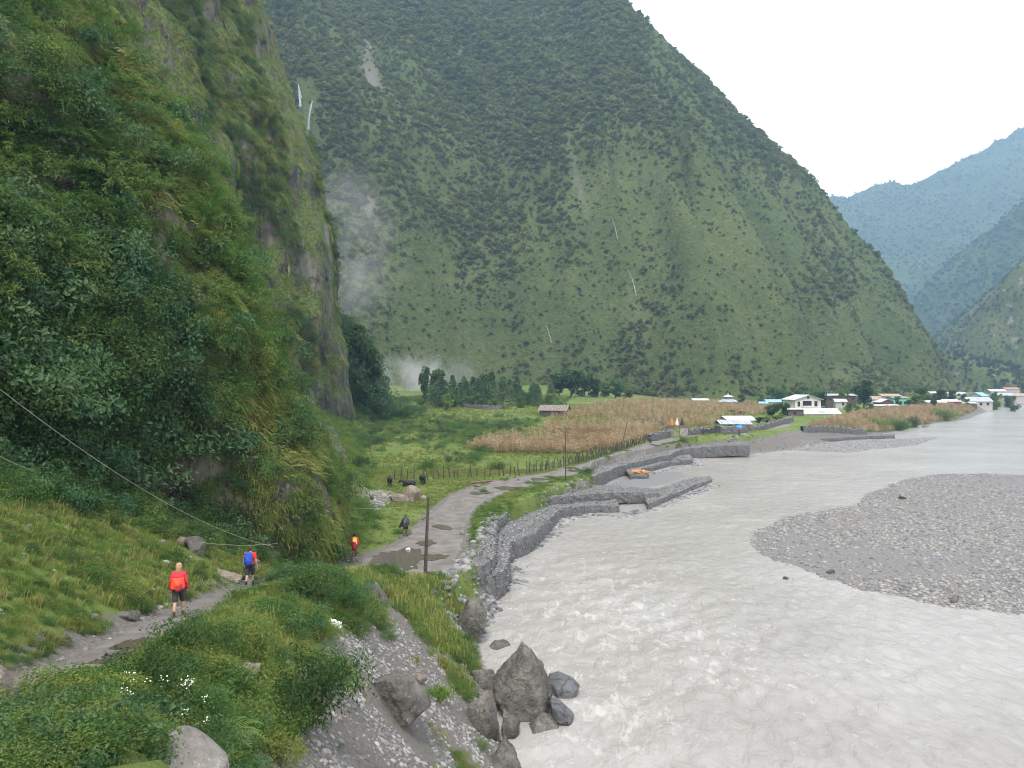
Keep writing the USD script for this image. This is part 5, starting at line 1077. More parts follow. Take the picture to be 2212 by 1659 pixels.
def person(label, loc, heading, H, step=0.12, lean=0.06, female=False, skin=SKIN, shirt=None, sleeve='short', bottom=None, blen='knee', shoe=None, sock=None, hair=None, longhair=False,
           arms=None, headtilt=0.0, skirt=None, group=None):
    """a walking figure facing +y before it is turned; returns the thing"""
    T = thing('person', label, 'person', loc, heading, group)
    k = H / 1.7
    def J(x, y, z): return np.array([x, y + lean * max(0, z - 0.9) * 1.0, z]) * k
    hipw, shw = (0.095, 0.165) if female else (0.092, 0.195)
    A = {}
    for s in (-1, 1):
        f = step * s
        A[s] = dict(hip=J(s * hipw, 0, 0.90), knee=J(s * (hipw + 0.005), f * 0.75 + 0.03, 0.48), ankle=J(s * (hipw + 0.01), f - (0.10 if s < 0 else 0) * (step > 0.05), 0.09 + (0.07 if s < 0 and step > 0.05 else 0)),
                    sh=J(s * shw, 0.0, 1.40))
        e, w = (arms or {}).get(s, ((s * (shw + 0.075), -0.03, 1.12), (s * (shw + 0.095), 0.07, 0.88)))
        A[s]['el'], A[s]['wr'] = J(*e), J(*w)
    neck, head = J(0, 0.02, 1.46), J(0, 0.045 + headtilt, 1.60)
    P = [blobs((J(-hipw, 0, 0.92), 0.115 * k), (J(hipw, 0, 0.92), 0.115 * k), (J(0, 0.01, 1.08), 0.125 * k)), blobs((J(0, 0.01, 1.06), 0.12 * k), (J(-shw * 0.62, 0, 1.33), 0.10 * k), (J(shw * 0.62, 0, 1.33), 0.10 * k)),
         blobs((J(-shw * 0.8, 0, 1.40), 0.06 * k), (J(shw * 0.8, 0, 1.40), 0.06 * k), (J(0, 0.0, 1.36), 0.10 * k)), mf_hull(J(0, 0, 1.40), 0.062 * k, neck + [0, 0, 0.05 * k], 0.052 * k),
         blobs((head + np.array([0, -0.012, 0.03]) * k, 0.090 * k), (head + np.array([0, 0.03, -0.055]) * k, 0.058 * k)),
         mf_hull(head + np.array([0, 0.085, 0.005]) * k, 0.012 * k, head + np.array([0, 0.105, -0.018]) * k, 0.015 * k, 8)]
    for s in (-1, 1):
        a = A[s]
        P += [mf_hull(a['hip'], 0.088 * k, a['knee'], 0.056 * k), blobs((a['knee'], 0.055 * k), (a['knee'] * 0.65 + a['ankle'] * 0.35 + np.array([0, -0.02, 0]) * k, 0.056 * k), (a['ankle'], 0.036 * k)), mf_hull(a['ankle'], 0.037 * k, a['ankle'] + np.array([0, 0.12, -0.055]) * k, 0.028 * k),
              mf_hull(a['sh'], 0.056 * k, a['el'], 0.042 * k), mf_hull(a['el'], 0.042 * k, a['wr'], 0.029 * k), mf_hull(head + np.array([s * 0.088, 0, -0.005]) * k, 0.017 * k, head + np.array([s * 0.088, -0.008, 0.02]) * k, 0.02 * k, 8)]
        hand(P, a['wr'], a['wr'] - a['el'], s, k)
    obj('body', fuse(P, 0.022, 6), skin, T, smooth=True)
    for s in (-1, 1):
        e = trimesh.creation.icosphere(1, 0.011 * k); obj('eye', (e.vertices + head + np.array([s * 0.032, 0.078, 0.012]) * k, e.faces), cloth('eye_dark', (0.03, 0.025, 0.02)), T)
    if shirt is not None:
        Q = [blobs((J(-hipw, 0, 0.98), 0.128 * k), (J(hipw, 0, 0.98), 0.128 * k), (J(0, 0.01, 1.10), 0.138 * k)), blobs((J(0, 0.01, 1.06), 0.136 * k), (J(-shw * 0.66, 0, 1.34), 0.112 * k), (J(shw * 0.66, 0, 1.34), 0.112 * k)),
             blobs((J(-shw * 0.85, 0, 1.40), 0.068 * k), (J(shw * 0.85, 0, 1.40), 0.068 * k), (J(0, 0, 1.38), 0.098 * k)), mf_hull(J(0, 0, 1.40), 0.075 * k, neck - [0, 0, 0.01 * k], 0.066 * k)]
        for s in (-1, 1):
            a = A[s]
            if sleeve == 'short': Q.append(mf_hull(a['sh'], 0.070 * k, a['sh'] * 0.3 + a['el'] * 0.7, 0.060 * k))
            else: Q += [mf_hull(a['sh'], 0.068 * k, a['el'], 0.054 * k), mf_hull(a['el'], 0.054 * k, a['wr'], 0.042 * k)]
        obj('shirt', fuse(Q, 0.03, 5), shirt, T, smooth=True)
    if bottom is not None:
        Q = [blobs((J(-hipw, 0, 0.93), 0.130 * k), (J(hipw, 0, 0.93), 0.130 * k), (J(0, 0, 0.99), 0.132 * k))]
        for s in (-1, 1):
            a = A[s]; t = {'knee': 0.86, 'thigh': 0.6, 'long': 1.0}[blen]
            Q.append(mf_hull(a['hip'], 0.112 * k, a['hip'] * (1 - t) + a['knee'] * t, (0.095 if blen != 'long' else 0.075) * k))
            if blen == 'long': Q.append(mf_hull(a['knee'], 0.075 * k, a['ankle'], 0.055 * k))
        obj('shorts' if blen != 'long' else 'trousers', fuse(Q, 0.03, 4), bottom, T, smooth=True)
    for s in (-1, 1):
        a = A[s]
        if sock is not None: obj('sock', fuse([mf_hull(a['ankle'] + np.array([0, 0, -0.01]) * k, 0.044 * k, a['ankle'] * 0.78 + a['knee'] * 0.22, 0.050 * k)], 0.03, 2), sock, T, smooth=True)
        if shoe is not None:
            an = a['ankle']; obj('boot', fuse([blobs((an + np.array([0, -0.02, 0.02]) * k, 0.050 * k), (an + np.array([0, -0.03, -0.045]) * k, 0.046 * k)), blobs((an + np.array([0, -0.03, -0.045]) * k, 0.045 * k), (an + np.array([s * 0.01, 0.13, -0.058]) * k, 0.036 * k), (an + np.array([0, 0.05, -0.02]) * k, 0.044 * k))], 0.025, 3), shoe, T, smooth=True)
    if hair is not None:
        Q = [blobs((head + np.array([0, -0.02, 0.045]) * k, 0.098 * k), (head + np.array([0, -0.035, 0.0]) * k, 0.085 * k))]
        if longhair: Q += [blobs((head + np.array([0, -0.045, 0]) * k, 0.092 * k), (head + np.array([0, -0.05, -0.13]) * k, 0.082 * k)), blobs((head + np.array([-0.03, -0.05, -0.12]) * k, 0.07 * k), (head + np.array([0.05, -0.06, -0.19]) * k, 0.045 * k))]
        v, f = fuse(Q, 0.022, 3)
        v = v + unit(v - head) * (noise(v * 38, 3)[:, None] - 0.5) * 0.016
        obj('hair', (v, f), hair, T, smooth=True)
    T_info[str(T.GetPath())] = dict(J=J, k=k, A=A, head=head)
    return T
T_info = {}

def backpack(label, owner, loc, heading, size, col, accents, lean, seed):
    """a loaded rucksack on a walker's back: bag, lid, pocket, two straps"""
    J, k = T_info[str(owner.GetPath())]['J'], T_info[str(owner.GetPath())]['k']
    T = thing('backpack', label, 'backpack', loc, heading)
    w, d, z0, z1 = size
    yb = -0.13
    def at(x, y, z): return J(x, y + yb, z)
    v, f = fuse([blobs((at(-w * 0.7, -d * 0.5, z0 + 0.08), 0.07 * k), (at(w * 0.7, -d * 0.5, z0 + 0.08), 0.07 * k), (at(-w * 0.75, -0.05, z0 + 0.1), 0.07 * k), (at(w * 0.75, -0.05, z0 + 0.1), 0.07 * k),
                       (at(-w * 0.62, -d * 0.45, z1 - 0.1), 0.07 * k), (at(w * 0.62, -d * 0.45, z1 - 0.1), 0.07 * k), (at(-w * 0.6, -0.05, z1 - 0.1), 0.065 * k), (at(w * 0.6, -0.05, z1 - 0.1), 0.065 * k), (at(0, -d * 0.75, (z0 + z1) / 2 - 0.05), 0.08 * k))], 0.03, 3)
    v = v + (fbm(v * 9 + seed, 3, seed)[:, None] - 0.5) * unit(v - v.mean(0)) * 0.045
    obj('bag', (v, f), col, T, smooth=True)
    v, f = fuse([blobs((at(-w * 0.55, -d * 0.45, z1 - 0.03), 0.06 * k), (at(w * 0.55, -d * 0.45, z1 - 0.03), 0.06 * k), (at(-w * 0.5, -0.03, z1), 0.05 * k), (at(w * 0.5, -0.03, z1), 0.05 * k))], 0.03, 2)
    obj('lid', (v, f), accents[0], T, smooth=True)
    v, f = fuse([blobs((at(w * 0.35, -d * 0.95, z0 + 0.05), 0.075 * k), (at(w * 0.05, -d * 0.95, z0 + 0.02), 0.07 * k), (at(w * 0.5, -d * 0.75, z0 + 0.17), 0.06 * k))], 0.03, 3)
    obj('pocket', (v, f), accents[1], T, smooth=True)
    for s in (-1, 1):
        obj('strap', tube([at(s * 0.09, 0.0, z1 - 0.12), J(s * 0.10, 0.02, 1.475), J(s * 0.115, 0.12, 1.36), J(s * 0.13, 0.12, 1.15), at(s * 0.13, 0.02, z0 + 0.12)], 0.022 * k, 6), accents[2], T)
    return T

red, dkred, orange = cloth('red_jacket', (0.52, 0.030, 0.045)), cloth('dark_red_cloth', (0.26, 0.02, 0.03)), cloth('orange_cover', (0.78, 0.075, 0.03), 0.5)
charcoal, black, blue, yellow = cloth('charcoal_cloth', (0.045, 0.045, 0.048)), cloth('black_leather', (0.02, 0.02, 0.022), 0.6), cloth('blue_cover', (0.02, 0.07, 0.38), 0.55), cloth('yellow_cover', (0.72, 0.42, 0.02))
blond, dkhair, brown = cloth('blond_hair', (0.34, 0.24, 0.13)), cloth('dark_hair', (0.022, 0.017, 0.014)), cloth('brown_boot', (0.07, 0.045, 0.03))
def on_trail(u, v):
    p = G(u, v); p[2] = ground(p[0], p[1]) + 0.035; return p
p1 = on_trail(386, 1333); yaw1 = 14
W1_ = person('woman with long blond hair in red jacket and dark shorts walking up the footpath', p1, yaw1, 1.66, 0.15, 0.03, True, SKIN, red, 'long', charcoal, 'knee', brown, None, blond, True)
backpack('bright orange and red rain covered backpack worn by the blond woman', W1_, p1, yaw1, (0.20, 0.20, 0.90, 1.36), orange, (red, dkred, charcoal), 0.03, 5)
p2 = on_trail(540, 1267); yaw2 = -4
W2_ = person('man with short dark hair in red shirt and black shorts carrying a camera', p2, yaw2, 1.76, 0.10, 0.03, False, SKIN, cloth('red_shirt', (0.62, 0.03, 0.03)), 'short', charcoal, 'knee', black, charcoal, cloth('short_brown_hair', (0.06, 0.035, 0.025)), False)
backpack('blue rain covered backpack worn by the man in the red shirt', W2_, p2, yaw2, (0.18, 0.20, 0.96, 1.46), blue, (blue, cloth('navy_cover', (0.015, 0.03, 0.20)), charcoal), 0.03, 6)
# the bag that hangs from his left hand
lw = T_info[str(W2_.GetPath())]['A'][-1]['wr']; T = thing('camera_bag', 'small black bag hanging by its strap from the left hand of the man', 'bag', p2, yaw2)
obj('pouch', fuse([blobs((lw + [-0.06, 0.0, -0.62], 0.07), (lw + [0.06, 0.04, -0.62], 0.07), (lw + [0, 0, -0.52], 0.06))], 0.03, 2), black, T, smooth=True)
obj('strap', tube([lw + [-0.03, 0, -0.08], lw + [-0.08, 0, -0.5]], 0.012, 5), black, T); obj('strap', tube([lw + [0.0, 0.02, -0.08], lw + [0.03, 0.02, -0.5]], 0.012, 5), black, T)
# the porter in red and yellow at the end of the trail
p3 = G(766, 1203); p3[2] = ground(p3[0], p3[1]) + 0.03
W3_ = person('porter in dark red clothes bending under a load where footpath meets road', p3, 10, 1.58, 0.10, 0.34, False, SKIN_D, red, 'long', dkred, 'long', brown, None, dkhair, False)
backpack('yellow pack with a dark red bundle and white bottle on the bent porter', W3_, p3, 10, (0.17, 0.22, 0.92, 1.42), yellow, (yellow, dkred, charcoal), 0.3, 8)
T = thing('hanging_bundle', 'dark red bundle hanging low from the yellow pack', 'bundle', p3, 10)
J3 = T_info[str(W3_.GetPath())]['J']
obj('sack', fuse([blobs((J3(-0.05, -0.42, 1.08), 0.14), (J3(-0.04, -0.40, 0.80), 0.17), (J3(0.0, -0.36, 0.64), 0.11))], 0.03, 4), dkred, T, smooth=True)
obj('bottle', fuse([blobs((J3(-0.05, -0.44, 1.22), 0.045), (J3(-0.05, -0.44, 1.32), 0.045))], 0.02, 2), cloth('white_plastic', (0.75, 0.75, 0.75), 0.4), T, smooth=True)
# the walker in the black rain cape
p4 = G(876, 1159); p4[2] = ground(p4[0], p4[1]) + 0.03
W4_ = person('bare legged walker in black rain cape with peaked hood on the muddy road', p4, -6, 1.66, 0.13, 0.10, False, SKIN_D, charcoal, 'short', black, 'thigh', brown, None, dkhair, False)
a = np.linspace(0, 2 * np.pi, 36, endpoint=False); rings = []
for z, rx, ry, yo in ((1.84, 0.01, 0.01, 0.02), (1.74, 0.055, 0.06, 0.04), (1.60, 0.12, 0.13, 0.04), (1.50, 0.15, 0.16, 0.02), (1.42, 0.27, 0.22, 0.0), (1.25, 0.33, 0.29, -0.04), (1.10, 0.35, 0.32, -0.06), (0.96, 0.37, 0.33, -0.07), (0.84, 0.38, 0.33, -0.08)):
    ruf = 1 + (0.12 * np.sin(a * 5 + z * 3) + 0.08 * np.sin(a * 9 - z * 5)) * smoothstep(z, 1.5, 0.9)
    zz = z + (0.08 * np.sin(a * 3 + 1) + 0.14 * np.cos(a - 0.4)) * smoothstep(z, 1.2, 0.7)
    rings.append(np.column_stack([rx * ruf * np.cos(a) - 0.10 * smoothstep(z, 1.3, 0.7), ry * ruf * np.sin(a) + yo + 0.1 * max(0, z - 0.9), zz]))
v = np.vstack(rings); n_ = 36; f = []
for i in range(len(rings) - 1):
    for j in range(n_): f += [(i * n_ + j, (i + 1) * n_ + j, (i + 1) * n_ + (j + 1) % n_), (i * n_ + j, (i + 1) * n_ + (j + 1) % n_, i * n_ + (j + 1) % n_)]
obj('rain_cape', (v, np.array(f)), cloth('black_raincape', (0.022, 0.024, 0.03), 0.32), W4_, smooth=True)
# tiny far figures
p5 = G(1405, 962, 60); person('distant walker in dark clothes on the road left of the gate', [p5[0], p5[1], ground(p5[0], p5[1]) + 0.05], -20, 1.68, 0.12, 0.03, False, SKIN_D, charcoal, 'long', black, 'long', brown, None, dkhair)
p6 = G(1597, 943, 60); W6 = person('distant person in red top under a blue tarp by the stone wall', [p6[0], p6[1], ground(p6[0], p6[1]) + 0.05], 160, 1.6, 0.05, 0.05, False, SKIN_D, dkred, 'long', charcoal, 'long', brown, None, dkhair)
T = thing('blue_tarp', 'bright blue tarp bundle carried over the head of the distant person', 'tarp', [p6[0], p6[1], ground(p6[0], p6[1]) + 0.05])
v, f = fuse([blobs(((-0.7, 0, 2.1), 0.12), ((0.6, 0, 2.15), 0.12), ((-0.35, 0.1, 1.75), 0.14), ((0.4, 0, 1.7), 0.14), ((0, 0.2, 2.2), 0.15))], 0.12, 2)
obj('sheet', (v + (noise(v * 4)[:, None] - 0.5) * 0.12, f), cloth('bright_blue_tarp', (0.05, 0.32, 0.85), 0.5), T, smooth=True)

hide = plain('black_hide', (0.016, 0.015, 0.015), 0.6, 0.3, 6.0); horn = plain('horn', (0.10, 0.09, 0.08), 0.5, 0.2)
def cattle(label, loc, heading, grazing=True, lying=False, s=1.0):
    T = thing('cow', label, 'cow', loc, heading, 'dark cattle by the meadow rocks', scale=s)
    dz = -0.55 if lying else 0.0
    P = [blobs(((0, 0.55, 1.12 + dz), 0.30), ((0, -0.60, 1.15 + dz), 0.29), ((0, 0.0, 1.02 + dz), 0.36)), blobs(((0, 0.60, 1.18 + dz), 0.26), ((0, 0.35, 1.32 + dz), 0.16))]
    hd = np.array([0, 1.30, 0.35]) if grazing and not lying else np.array([0, 1.25, 1.30 + dz])
    P += [mf_hull((0, 0.72, 1.18 + dz), 0.21, hd + [0, -0.12, 0.10], 0.13), mf_hull(hd + [0, -0.08, 0.08], 0.135, hd + np.array([0, 0.22, -0.20]), 0.085)]
    for sx in (-1, 1):
        if not lying:
            P += [mf_hull((sx * 0.19, 0.55, 0.95), 0.13, (sx * 0.18, 0.58, 0.52), 0.070), mf_hull((sx * 0.18, 0.58, 0.52), 0.068, (sx * 0.18, 0.56, 0.10), 0.048), mf_hull((sx * 0.18, 0.56, 0.10), 0.05, (sx * 0.18, 0.60, 0.04), 0.055),
                  mf_hull((sx * 0.19, -0.62, 1.02), 0.19, (sx * 0.21, -0.50, 0.70), 0.10), mf_hull((sx * 0.21, -0.50, 0.70), 0.09, (sx * 0.19, -0.74, 0.46), 0.062), mf_hull((sx * 0.19, -0.74, 0.46), 0.06, (sx * 0.19, -0.70, 0.10), 0.046), mf_hull((sx * 0.19, -0.70, 0.10), 0.05, (sx * 0.19, -0.66, 0.04), 0.055)]
        else:
            P += [mf_hull((sx * 0.22, 0.55, 0.40), 0.13, (sx * 0.30, 0.85, 0.14), 0.08), mf_hull((sx * 0.30, 0.85, 0.14), 0.07, (sx * 0.28, 0.55, 0.09), 0.06), mf_hull((sx * 0.24, -0.6, 0.42), 0.2, (sx * 0.38, -0.25, 0.16), 0.1), mf_hull((sx * 0.38, -0.25, 0.16), 0.07, (sx * 0.40, -0.65, 0.08), 0.055)]
        P.append(mf_hull(hd + [sx * 0.13, -0.12, 0.12], 0.03, hd + [sx * 0.24, -0.16, 0.10], 0.045, 8))
    P.append(mf_hull((0, -0.88, 1.18 + dz), 0.04, (0, -0.97, 0.62 + dz * 0.4), 0.03, 8)); P.append(mf_hull((0, -0.97, 0.62 + dz * 0.4), 0.045, (0, -0.96, 0.45 + dz * 0.2), 0.03, 8))
    obj('body', fuse(P, 0.05, 6), hide, T, smooth=True)
    for sx in (-1, 1):
        obj('horn', tube([hd + [sx * 0.08, -0.1, 0.2], hd + [sx * 0.24, -0.16, 0.25], hd + [sx * 0.30, -0.12, 0.40]], [0.035, 0.028, 0.01], 6), horn, T)
for lab, u, v, hd_, gr, ly in (('black cow grazing left of the rock pile seen from behind', 842, 1052, 8, True, False), ('dark grey cow grazing by the fence right of the rock pile', 913, 1047, -4, True, False), ('black cow lying behind the brown rock pile', 884, 1052, 78, False, True)):
    q = G(u, v); cattle(lab, [q[0], q[1], ground(q[0], q[1])], hd_, gr, ly, 0.92)
# ------------------------------------------------------------ gate, fence, walls, poles, wires
def gz(x, y): return float(ground(x, y))
white_wall = plain('whitewashed_wall', (0.50, 0.48, 0.45), 0.85, 0.2, 0.8); grey_wall = plain('grey_wall', (0.33, 0.32, 0.30), 0.9, 0.2, 1.0)
wood_wall = plain('dark_plank_wall', (0.085, 0.070, 0.060), 0.85, 0.35, 2.0); red_wall = plain('red_plank_wall', (0.27, 0.070, 0.055), 0.8, 0.25, 2.0); teal_wall = plain('turquoise_wall', (0.16, 0.42, 0.38), 0.8, 0.12, 1.0)
stone_wall_m = plain('stone_house_wall', (0.24, 0.225, 0.205), 0.9, 0.4, 2.2, 0.5, 5.0)
tin_white = plain('pale_tin_roof', (0.55, 0.56, 0.58), 0.5, 0.22, 0.6, metallic=0.15); tin_grey = plain('grey_tin_roof', (0.36, 0.38, 0.41), 0.45, 0.2, 0.6, metallic=0.15)
tin_blue = plain('blue_tin_roof', (0.22, 0.40, 0.62), 0.45, 0.15, 0.6); tin_rust = plain('rusty_roof', (0.36, 0.27, 0.21), 0.7, 0.3, 0.8); plank_roof = plain('plank_roof', (0.20, 0.165, 0.145), 0.85, 0.3, 1.5); dark_roof = plain('dark_slate_roof', (0.13, 0.13, 0.135), 0.8, 0.3, 1.0)
frame_red = plain('red_window_frame', (0.22, 0.05, 0.04), 0.7, 0.15); frame_white = plain('white_window_frame', (0.70, 0.69, 0.66), 0.7, 0.1); pane_m = usdkit.material(stage, L('dark_window_glass'), {'p': ('principled_bsdf', {'base_color': (0.018, 0.02, 0.024), 'roughness': 0.12})}, [], surface='p.BSDF')

g0 = V(1462, 945, 0.05)
T = thing('gate', 'stone road gate with an orange, a white and a black shrine on top', 'gate', (g0[0], g0[1], gz(g0[0], g0[1])), -8)
for sx in (-1, 1):
    v, f = rough_hull([(sx * 1.55 + a * 0.95, b * 1.0, c_) for a in (-1, 1) for b in (-1, 1) for c_ in (-0.3, 2.55)], 31 + sx, 0.3, 0.02, 0)
    obj('pillar', (v, f), M['concrete_old'] if sx < 0 else stone_wall_m, T, smooth=35)
    obj('capstone', box(sx * 1.55 - 1.1, sx * 1.55 + 1.1, -1.15, 1.15, 2.56, 2.70), M['concrete_old'], T)
obj('lintel', box(-2.2, 2.2, -0.9, 0.9, 2.705, 2.88), M['wood_brown'], T)
for xo, m_, nm in ((-1.15, plain('orange_shrine_paint', (0.50, 0.16, 0.05), 0.8, 0.2), 'orange shrine'), (0.05, white_wall, 'white shrine'), (1.2, plain('black_shrine_paint', (0.035, 0.035, 0.04), 0.8, 0.2), 'black shrine')):
    rv = trimesh.creation.revolve([(0, 0), (0.46, 0), (0.46, 0.3), (0.38, 0.32), (0.40, 0.62), (0.30, 0.95), (0.16, 1.15), (0.14, 1.3), (0.20, 1.32), (0.05, 1.65), (0, 1.75)], sections=14)
    obj('shrine', (rv.vertices + [xo, 0, 2.885], rv.faces), m_, T, smooth=40, label=nm + ' on the gate')

def wall_line(label, pts, hgt, thick, seed, cell=1.0, start=40):
    P = np.array([G(u, v, start)[:2] for u, v in pts]); n = int(np.linalg.norm(np.diff(P, axis=0), axis=1).sum() / cell) + 2; C = resample(P, n)
    t = np.gradient(C, axis=0); t /= np.linalg.norm(t, axis=1, keepdims=True); nr = np.stack([-t[:, 1], t[:, 0]], 1); r = np.random.default_rng(seed)
    gzz = ground(C[:, 0], C[:, 1]); hh = hgt * (1 + 0.35 * r.normal(0, 0.35, n)); prof = [(-1, -0.5), (-1.0, 0.3), (-0.9, 0.7), (-0.75, 1.0), (0, 1.06), (0.75, 1.0), (0.9, 0.7), (1.0, 0.3), (1, -0.5)]
    v = np.stack([np.column_stack([C + nr * a * thick / 2, gzz + b * hh]) for a, b in prof], 1); v = v + (noise(v * 2.6, seed)[..., None] - 0.5) * 0.22
    c0 = C.mean(0); T = thing('stone_wall', label, 'wall', (c0[0], c0[1], 0)); o = np.array([c0[0], c0[1], 0])
    obj('core', (v.reshape(-1, 3) - o, grid_faces(n, len(prof))), M['gabion'], T)
    k = n * 9; i = r.integers(0, n, k); a = r.uniform(-1, 1, k); pts_ = np.column_stack([C[i] + nr[i] * (a * thick / 2)[:, None] + r.normal(0, cell * 0.3, (k, 2)) * 0.6 * np.abs(t[i]), gzz[i] + hh[i] * np.where(np.abs(a) > 0.8, r.random(k), 1.0)]) - o
    scatter('wall_stones', PEBD, pts_, r.uniform(0.22, 0.5, k), None, seed, parent=T)
wall_line('dry stone wall left of the gate closing the end of the stick fence', [(1402, 953), (1425, 949), (1446, 945)], 1.5, 0.7, 401)
wall_line('long dry stone wall from the gate towards the white roofed house', [(1483, 941), (1520, 938), (1560, 938), (1600, 936), (1650, 929), (1690, 917), (1712, 910)], 1.5, 0.7, 402)
wall_line('dark stone wall under the river side maize field', [(1732, 932), (1780, 932), (1820, 934), (1870, 939)], 1.3, 0.8, 403)
wall_line('low field wall among the brown maize', [(1350, 912), (1400, 914), (1440, 920)], 1.0, 0.7, 404)
wall_line('dark low field wall in front of the pine grove', [(1000, 880), (1040, 884), (1085, 884)], 1.1, 0.8, 405)
wall_line('short dark field wall left of the pine grove', [(872, 880), (900, 882)], 1.0, 0.7, 406)

r = np.random.default_rng(88)
T = thing('stick_fence', 'rough stick fence along the road with many crooked posts and a wire', 'fence', (FP[0][0], FP[0][1], 0))
d = np.r_[0, np.cumsum(np.linalg.norm(np.diff(FP, axis=0), axis=1))]; s = 0.0; posts = []
while s < d[-1]:
    posts.append([np.interp(s, d, FP[:, k]) for k in range(2)]); s += r.uniform(0.55, 1.15)
posts = np.array(posts) + r.normal(0, 0.12, (len(posts), 2)); o = np.array([FP[0][0], FP[0][1], 0])
tops = []
for x, y in posts:
    hh = r.uniform(1.1, 1.8); t1 = r.normal(0, 0.13, 2); t2 = r.normal(0, 0.12, 2); z0 = gz(x, y)
    p_ = [np.array([x, y, z0 - 0.15]), np.array([x + t1[0], y + t1[1], z0 + hh * 0.55]), np.array([x + t1[0] * 1.6 + t2[0], y + t1[1] * 1.6 + t2[1], z0 + hh])]
    obj('post', tube(np.array(p_) - o, [0.095, 0.08, 0.06], 5), M['wood_dark'], T); tops.append(p_[1] - o)
obj('wire', tube(np.array(tops), 0.008, 3), M['wood_dark'], T)

def pole(label, u, v, vt, rad, lean, seed, m='wood_dark'):
    b = G(u, v, 30); Hh = (v - vt) / FV * b[1]; T = thing('utility_pole', label, 'pole', [b[0], b[1], gz(b[0], b[1]) - 0.1])
    obj('shaft', tube([(0, 0, -0.3), (lean * 0.45 * Hh, 0, Hh * 0.5), (lean * Hh, 0, Hh + 0.1)], [rad, rad * 0.85, rad * 0.62], 9), M[m], T, smooth=40)
    obj('insulator', tube([(lean * Hh + rad, 0, Hh * 0.965), (lean * Hh + rad + 0.08, 0, Hh * 0.965), (lean * Hh + rad + 0.08, 0, Hh * 0.99)], 0.03, 6), M['concrete_old'], T)
    return T
pole('tall dark wooden pole leaning slightly beside the big puddle', 918, 1245, 1075, 0.125, 0.045, 1)
pole('thin tall pole on the river side of the road by the fence', 1222, 1039, 922, 0.075, -0.01, 2)
pole('thin leaning pole inside the maize field beyond the fence', 1342, 972, 898, 0.07, 0.22, 3)
pole('thin pole at the stone wall left of the blue tarp', 1548, 941, 905, 0.08, -0.01, 4)
pole('thin pole in front of the maize in the village', 1838, 891, 866, 0.09, 0.0, 5)
for lab, u, v, w, h_ in (('log lying on the meadow left of the road', 1040, 1046, 48, 4),):
    b = G(u - 24, v); e = G(u + 22, v - 5); T = thing('felled_log', lab, 'log', [b[0], b[1], gz(b[0], b[1])]); dd = np.array([e[0] - b[0], e[1] - b[1], 0])
    obj('stem', tube([(0, 0, 0.14), dd * 0.5 + [0, 0, 0.15], dd + [0, 0, 0.14]], [0.14, 0.13, 0.11], 8), M['wood_brown'], T, smooth=40); obj('cut_end', tube([(-0.01, 0, 0.14), (0.02, 0, 0.14)], [0.13, 0.13], 8), M['wood_orange'], T)

cable = plain('pale_cable', (0.26, 0.26, 0.22), 0.5, 0.1)
def wire(label, a, b, sag, rad, name='cable'):
    a, b = np.array(a, float), np.array(b, float); q = np.linspace(0, 1, 40)[:, None]; p_ = a + (b - a) * q; p_[:, 2] -= (4 * sag * q * (1 - q))[:, 0]
    obj(name, tube(p_, rad, 5), cable, None, True, label, 'cable')
wire('long sagging pale cable crossing the slope from the upper left edge', at_depth(-120, 745, 22), at_depth(592, 1181, 42.5), 0.9, 0.009)
wire('short pale cable ending at the cliff above the blue backpack walker', at_depth(428, 1171, 37.2), at_depth(600, 1174, 41.8), 0.12, 0.010)
wire('thin grey cable low on the slope at the left edge', at_depth(-60, 948, 24), at_depth(66, 1014, 29), 0.1, 0.010)
wire('thin yellow rope stretched over the near meadow', at_depth(722, 1096, 66), at_depth(880, 1094, 72), 0.15, 0.012, 'rope')

litter = cloth('white_plastic_bag', (0.80, 0.80, 0.80), 0.4)
def bag_litter(label, u, v, size, seed):
    b = G(u, v); T = obj('plastic_bag', moved(rough_hull(np.random.default_rng(seed).uniform(-1, 1, (12, 3)) * [size, size * 0.8, size * 0.8] + [0, 0, size * 0.6], seed, size / 5, 0.12, 3)), litter, label=label, cat='plastic bag')
    UsdGeom.Xformable(T).AddTranslateOp().Set(Gf.Vec3d(float(b[0]), float(b[1]), gz(b[0], b[1]) + 0.02))
bag_litter('white plastic bag caught on the bushes of the middle shoulder', 723, 1355, 0.30, 3)
bag_litter('white plastic scrap at the far edge of the big puddle', 881, 1192, 0.20, 4)

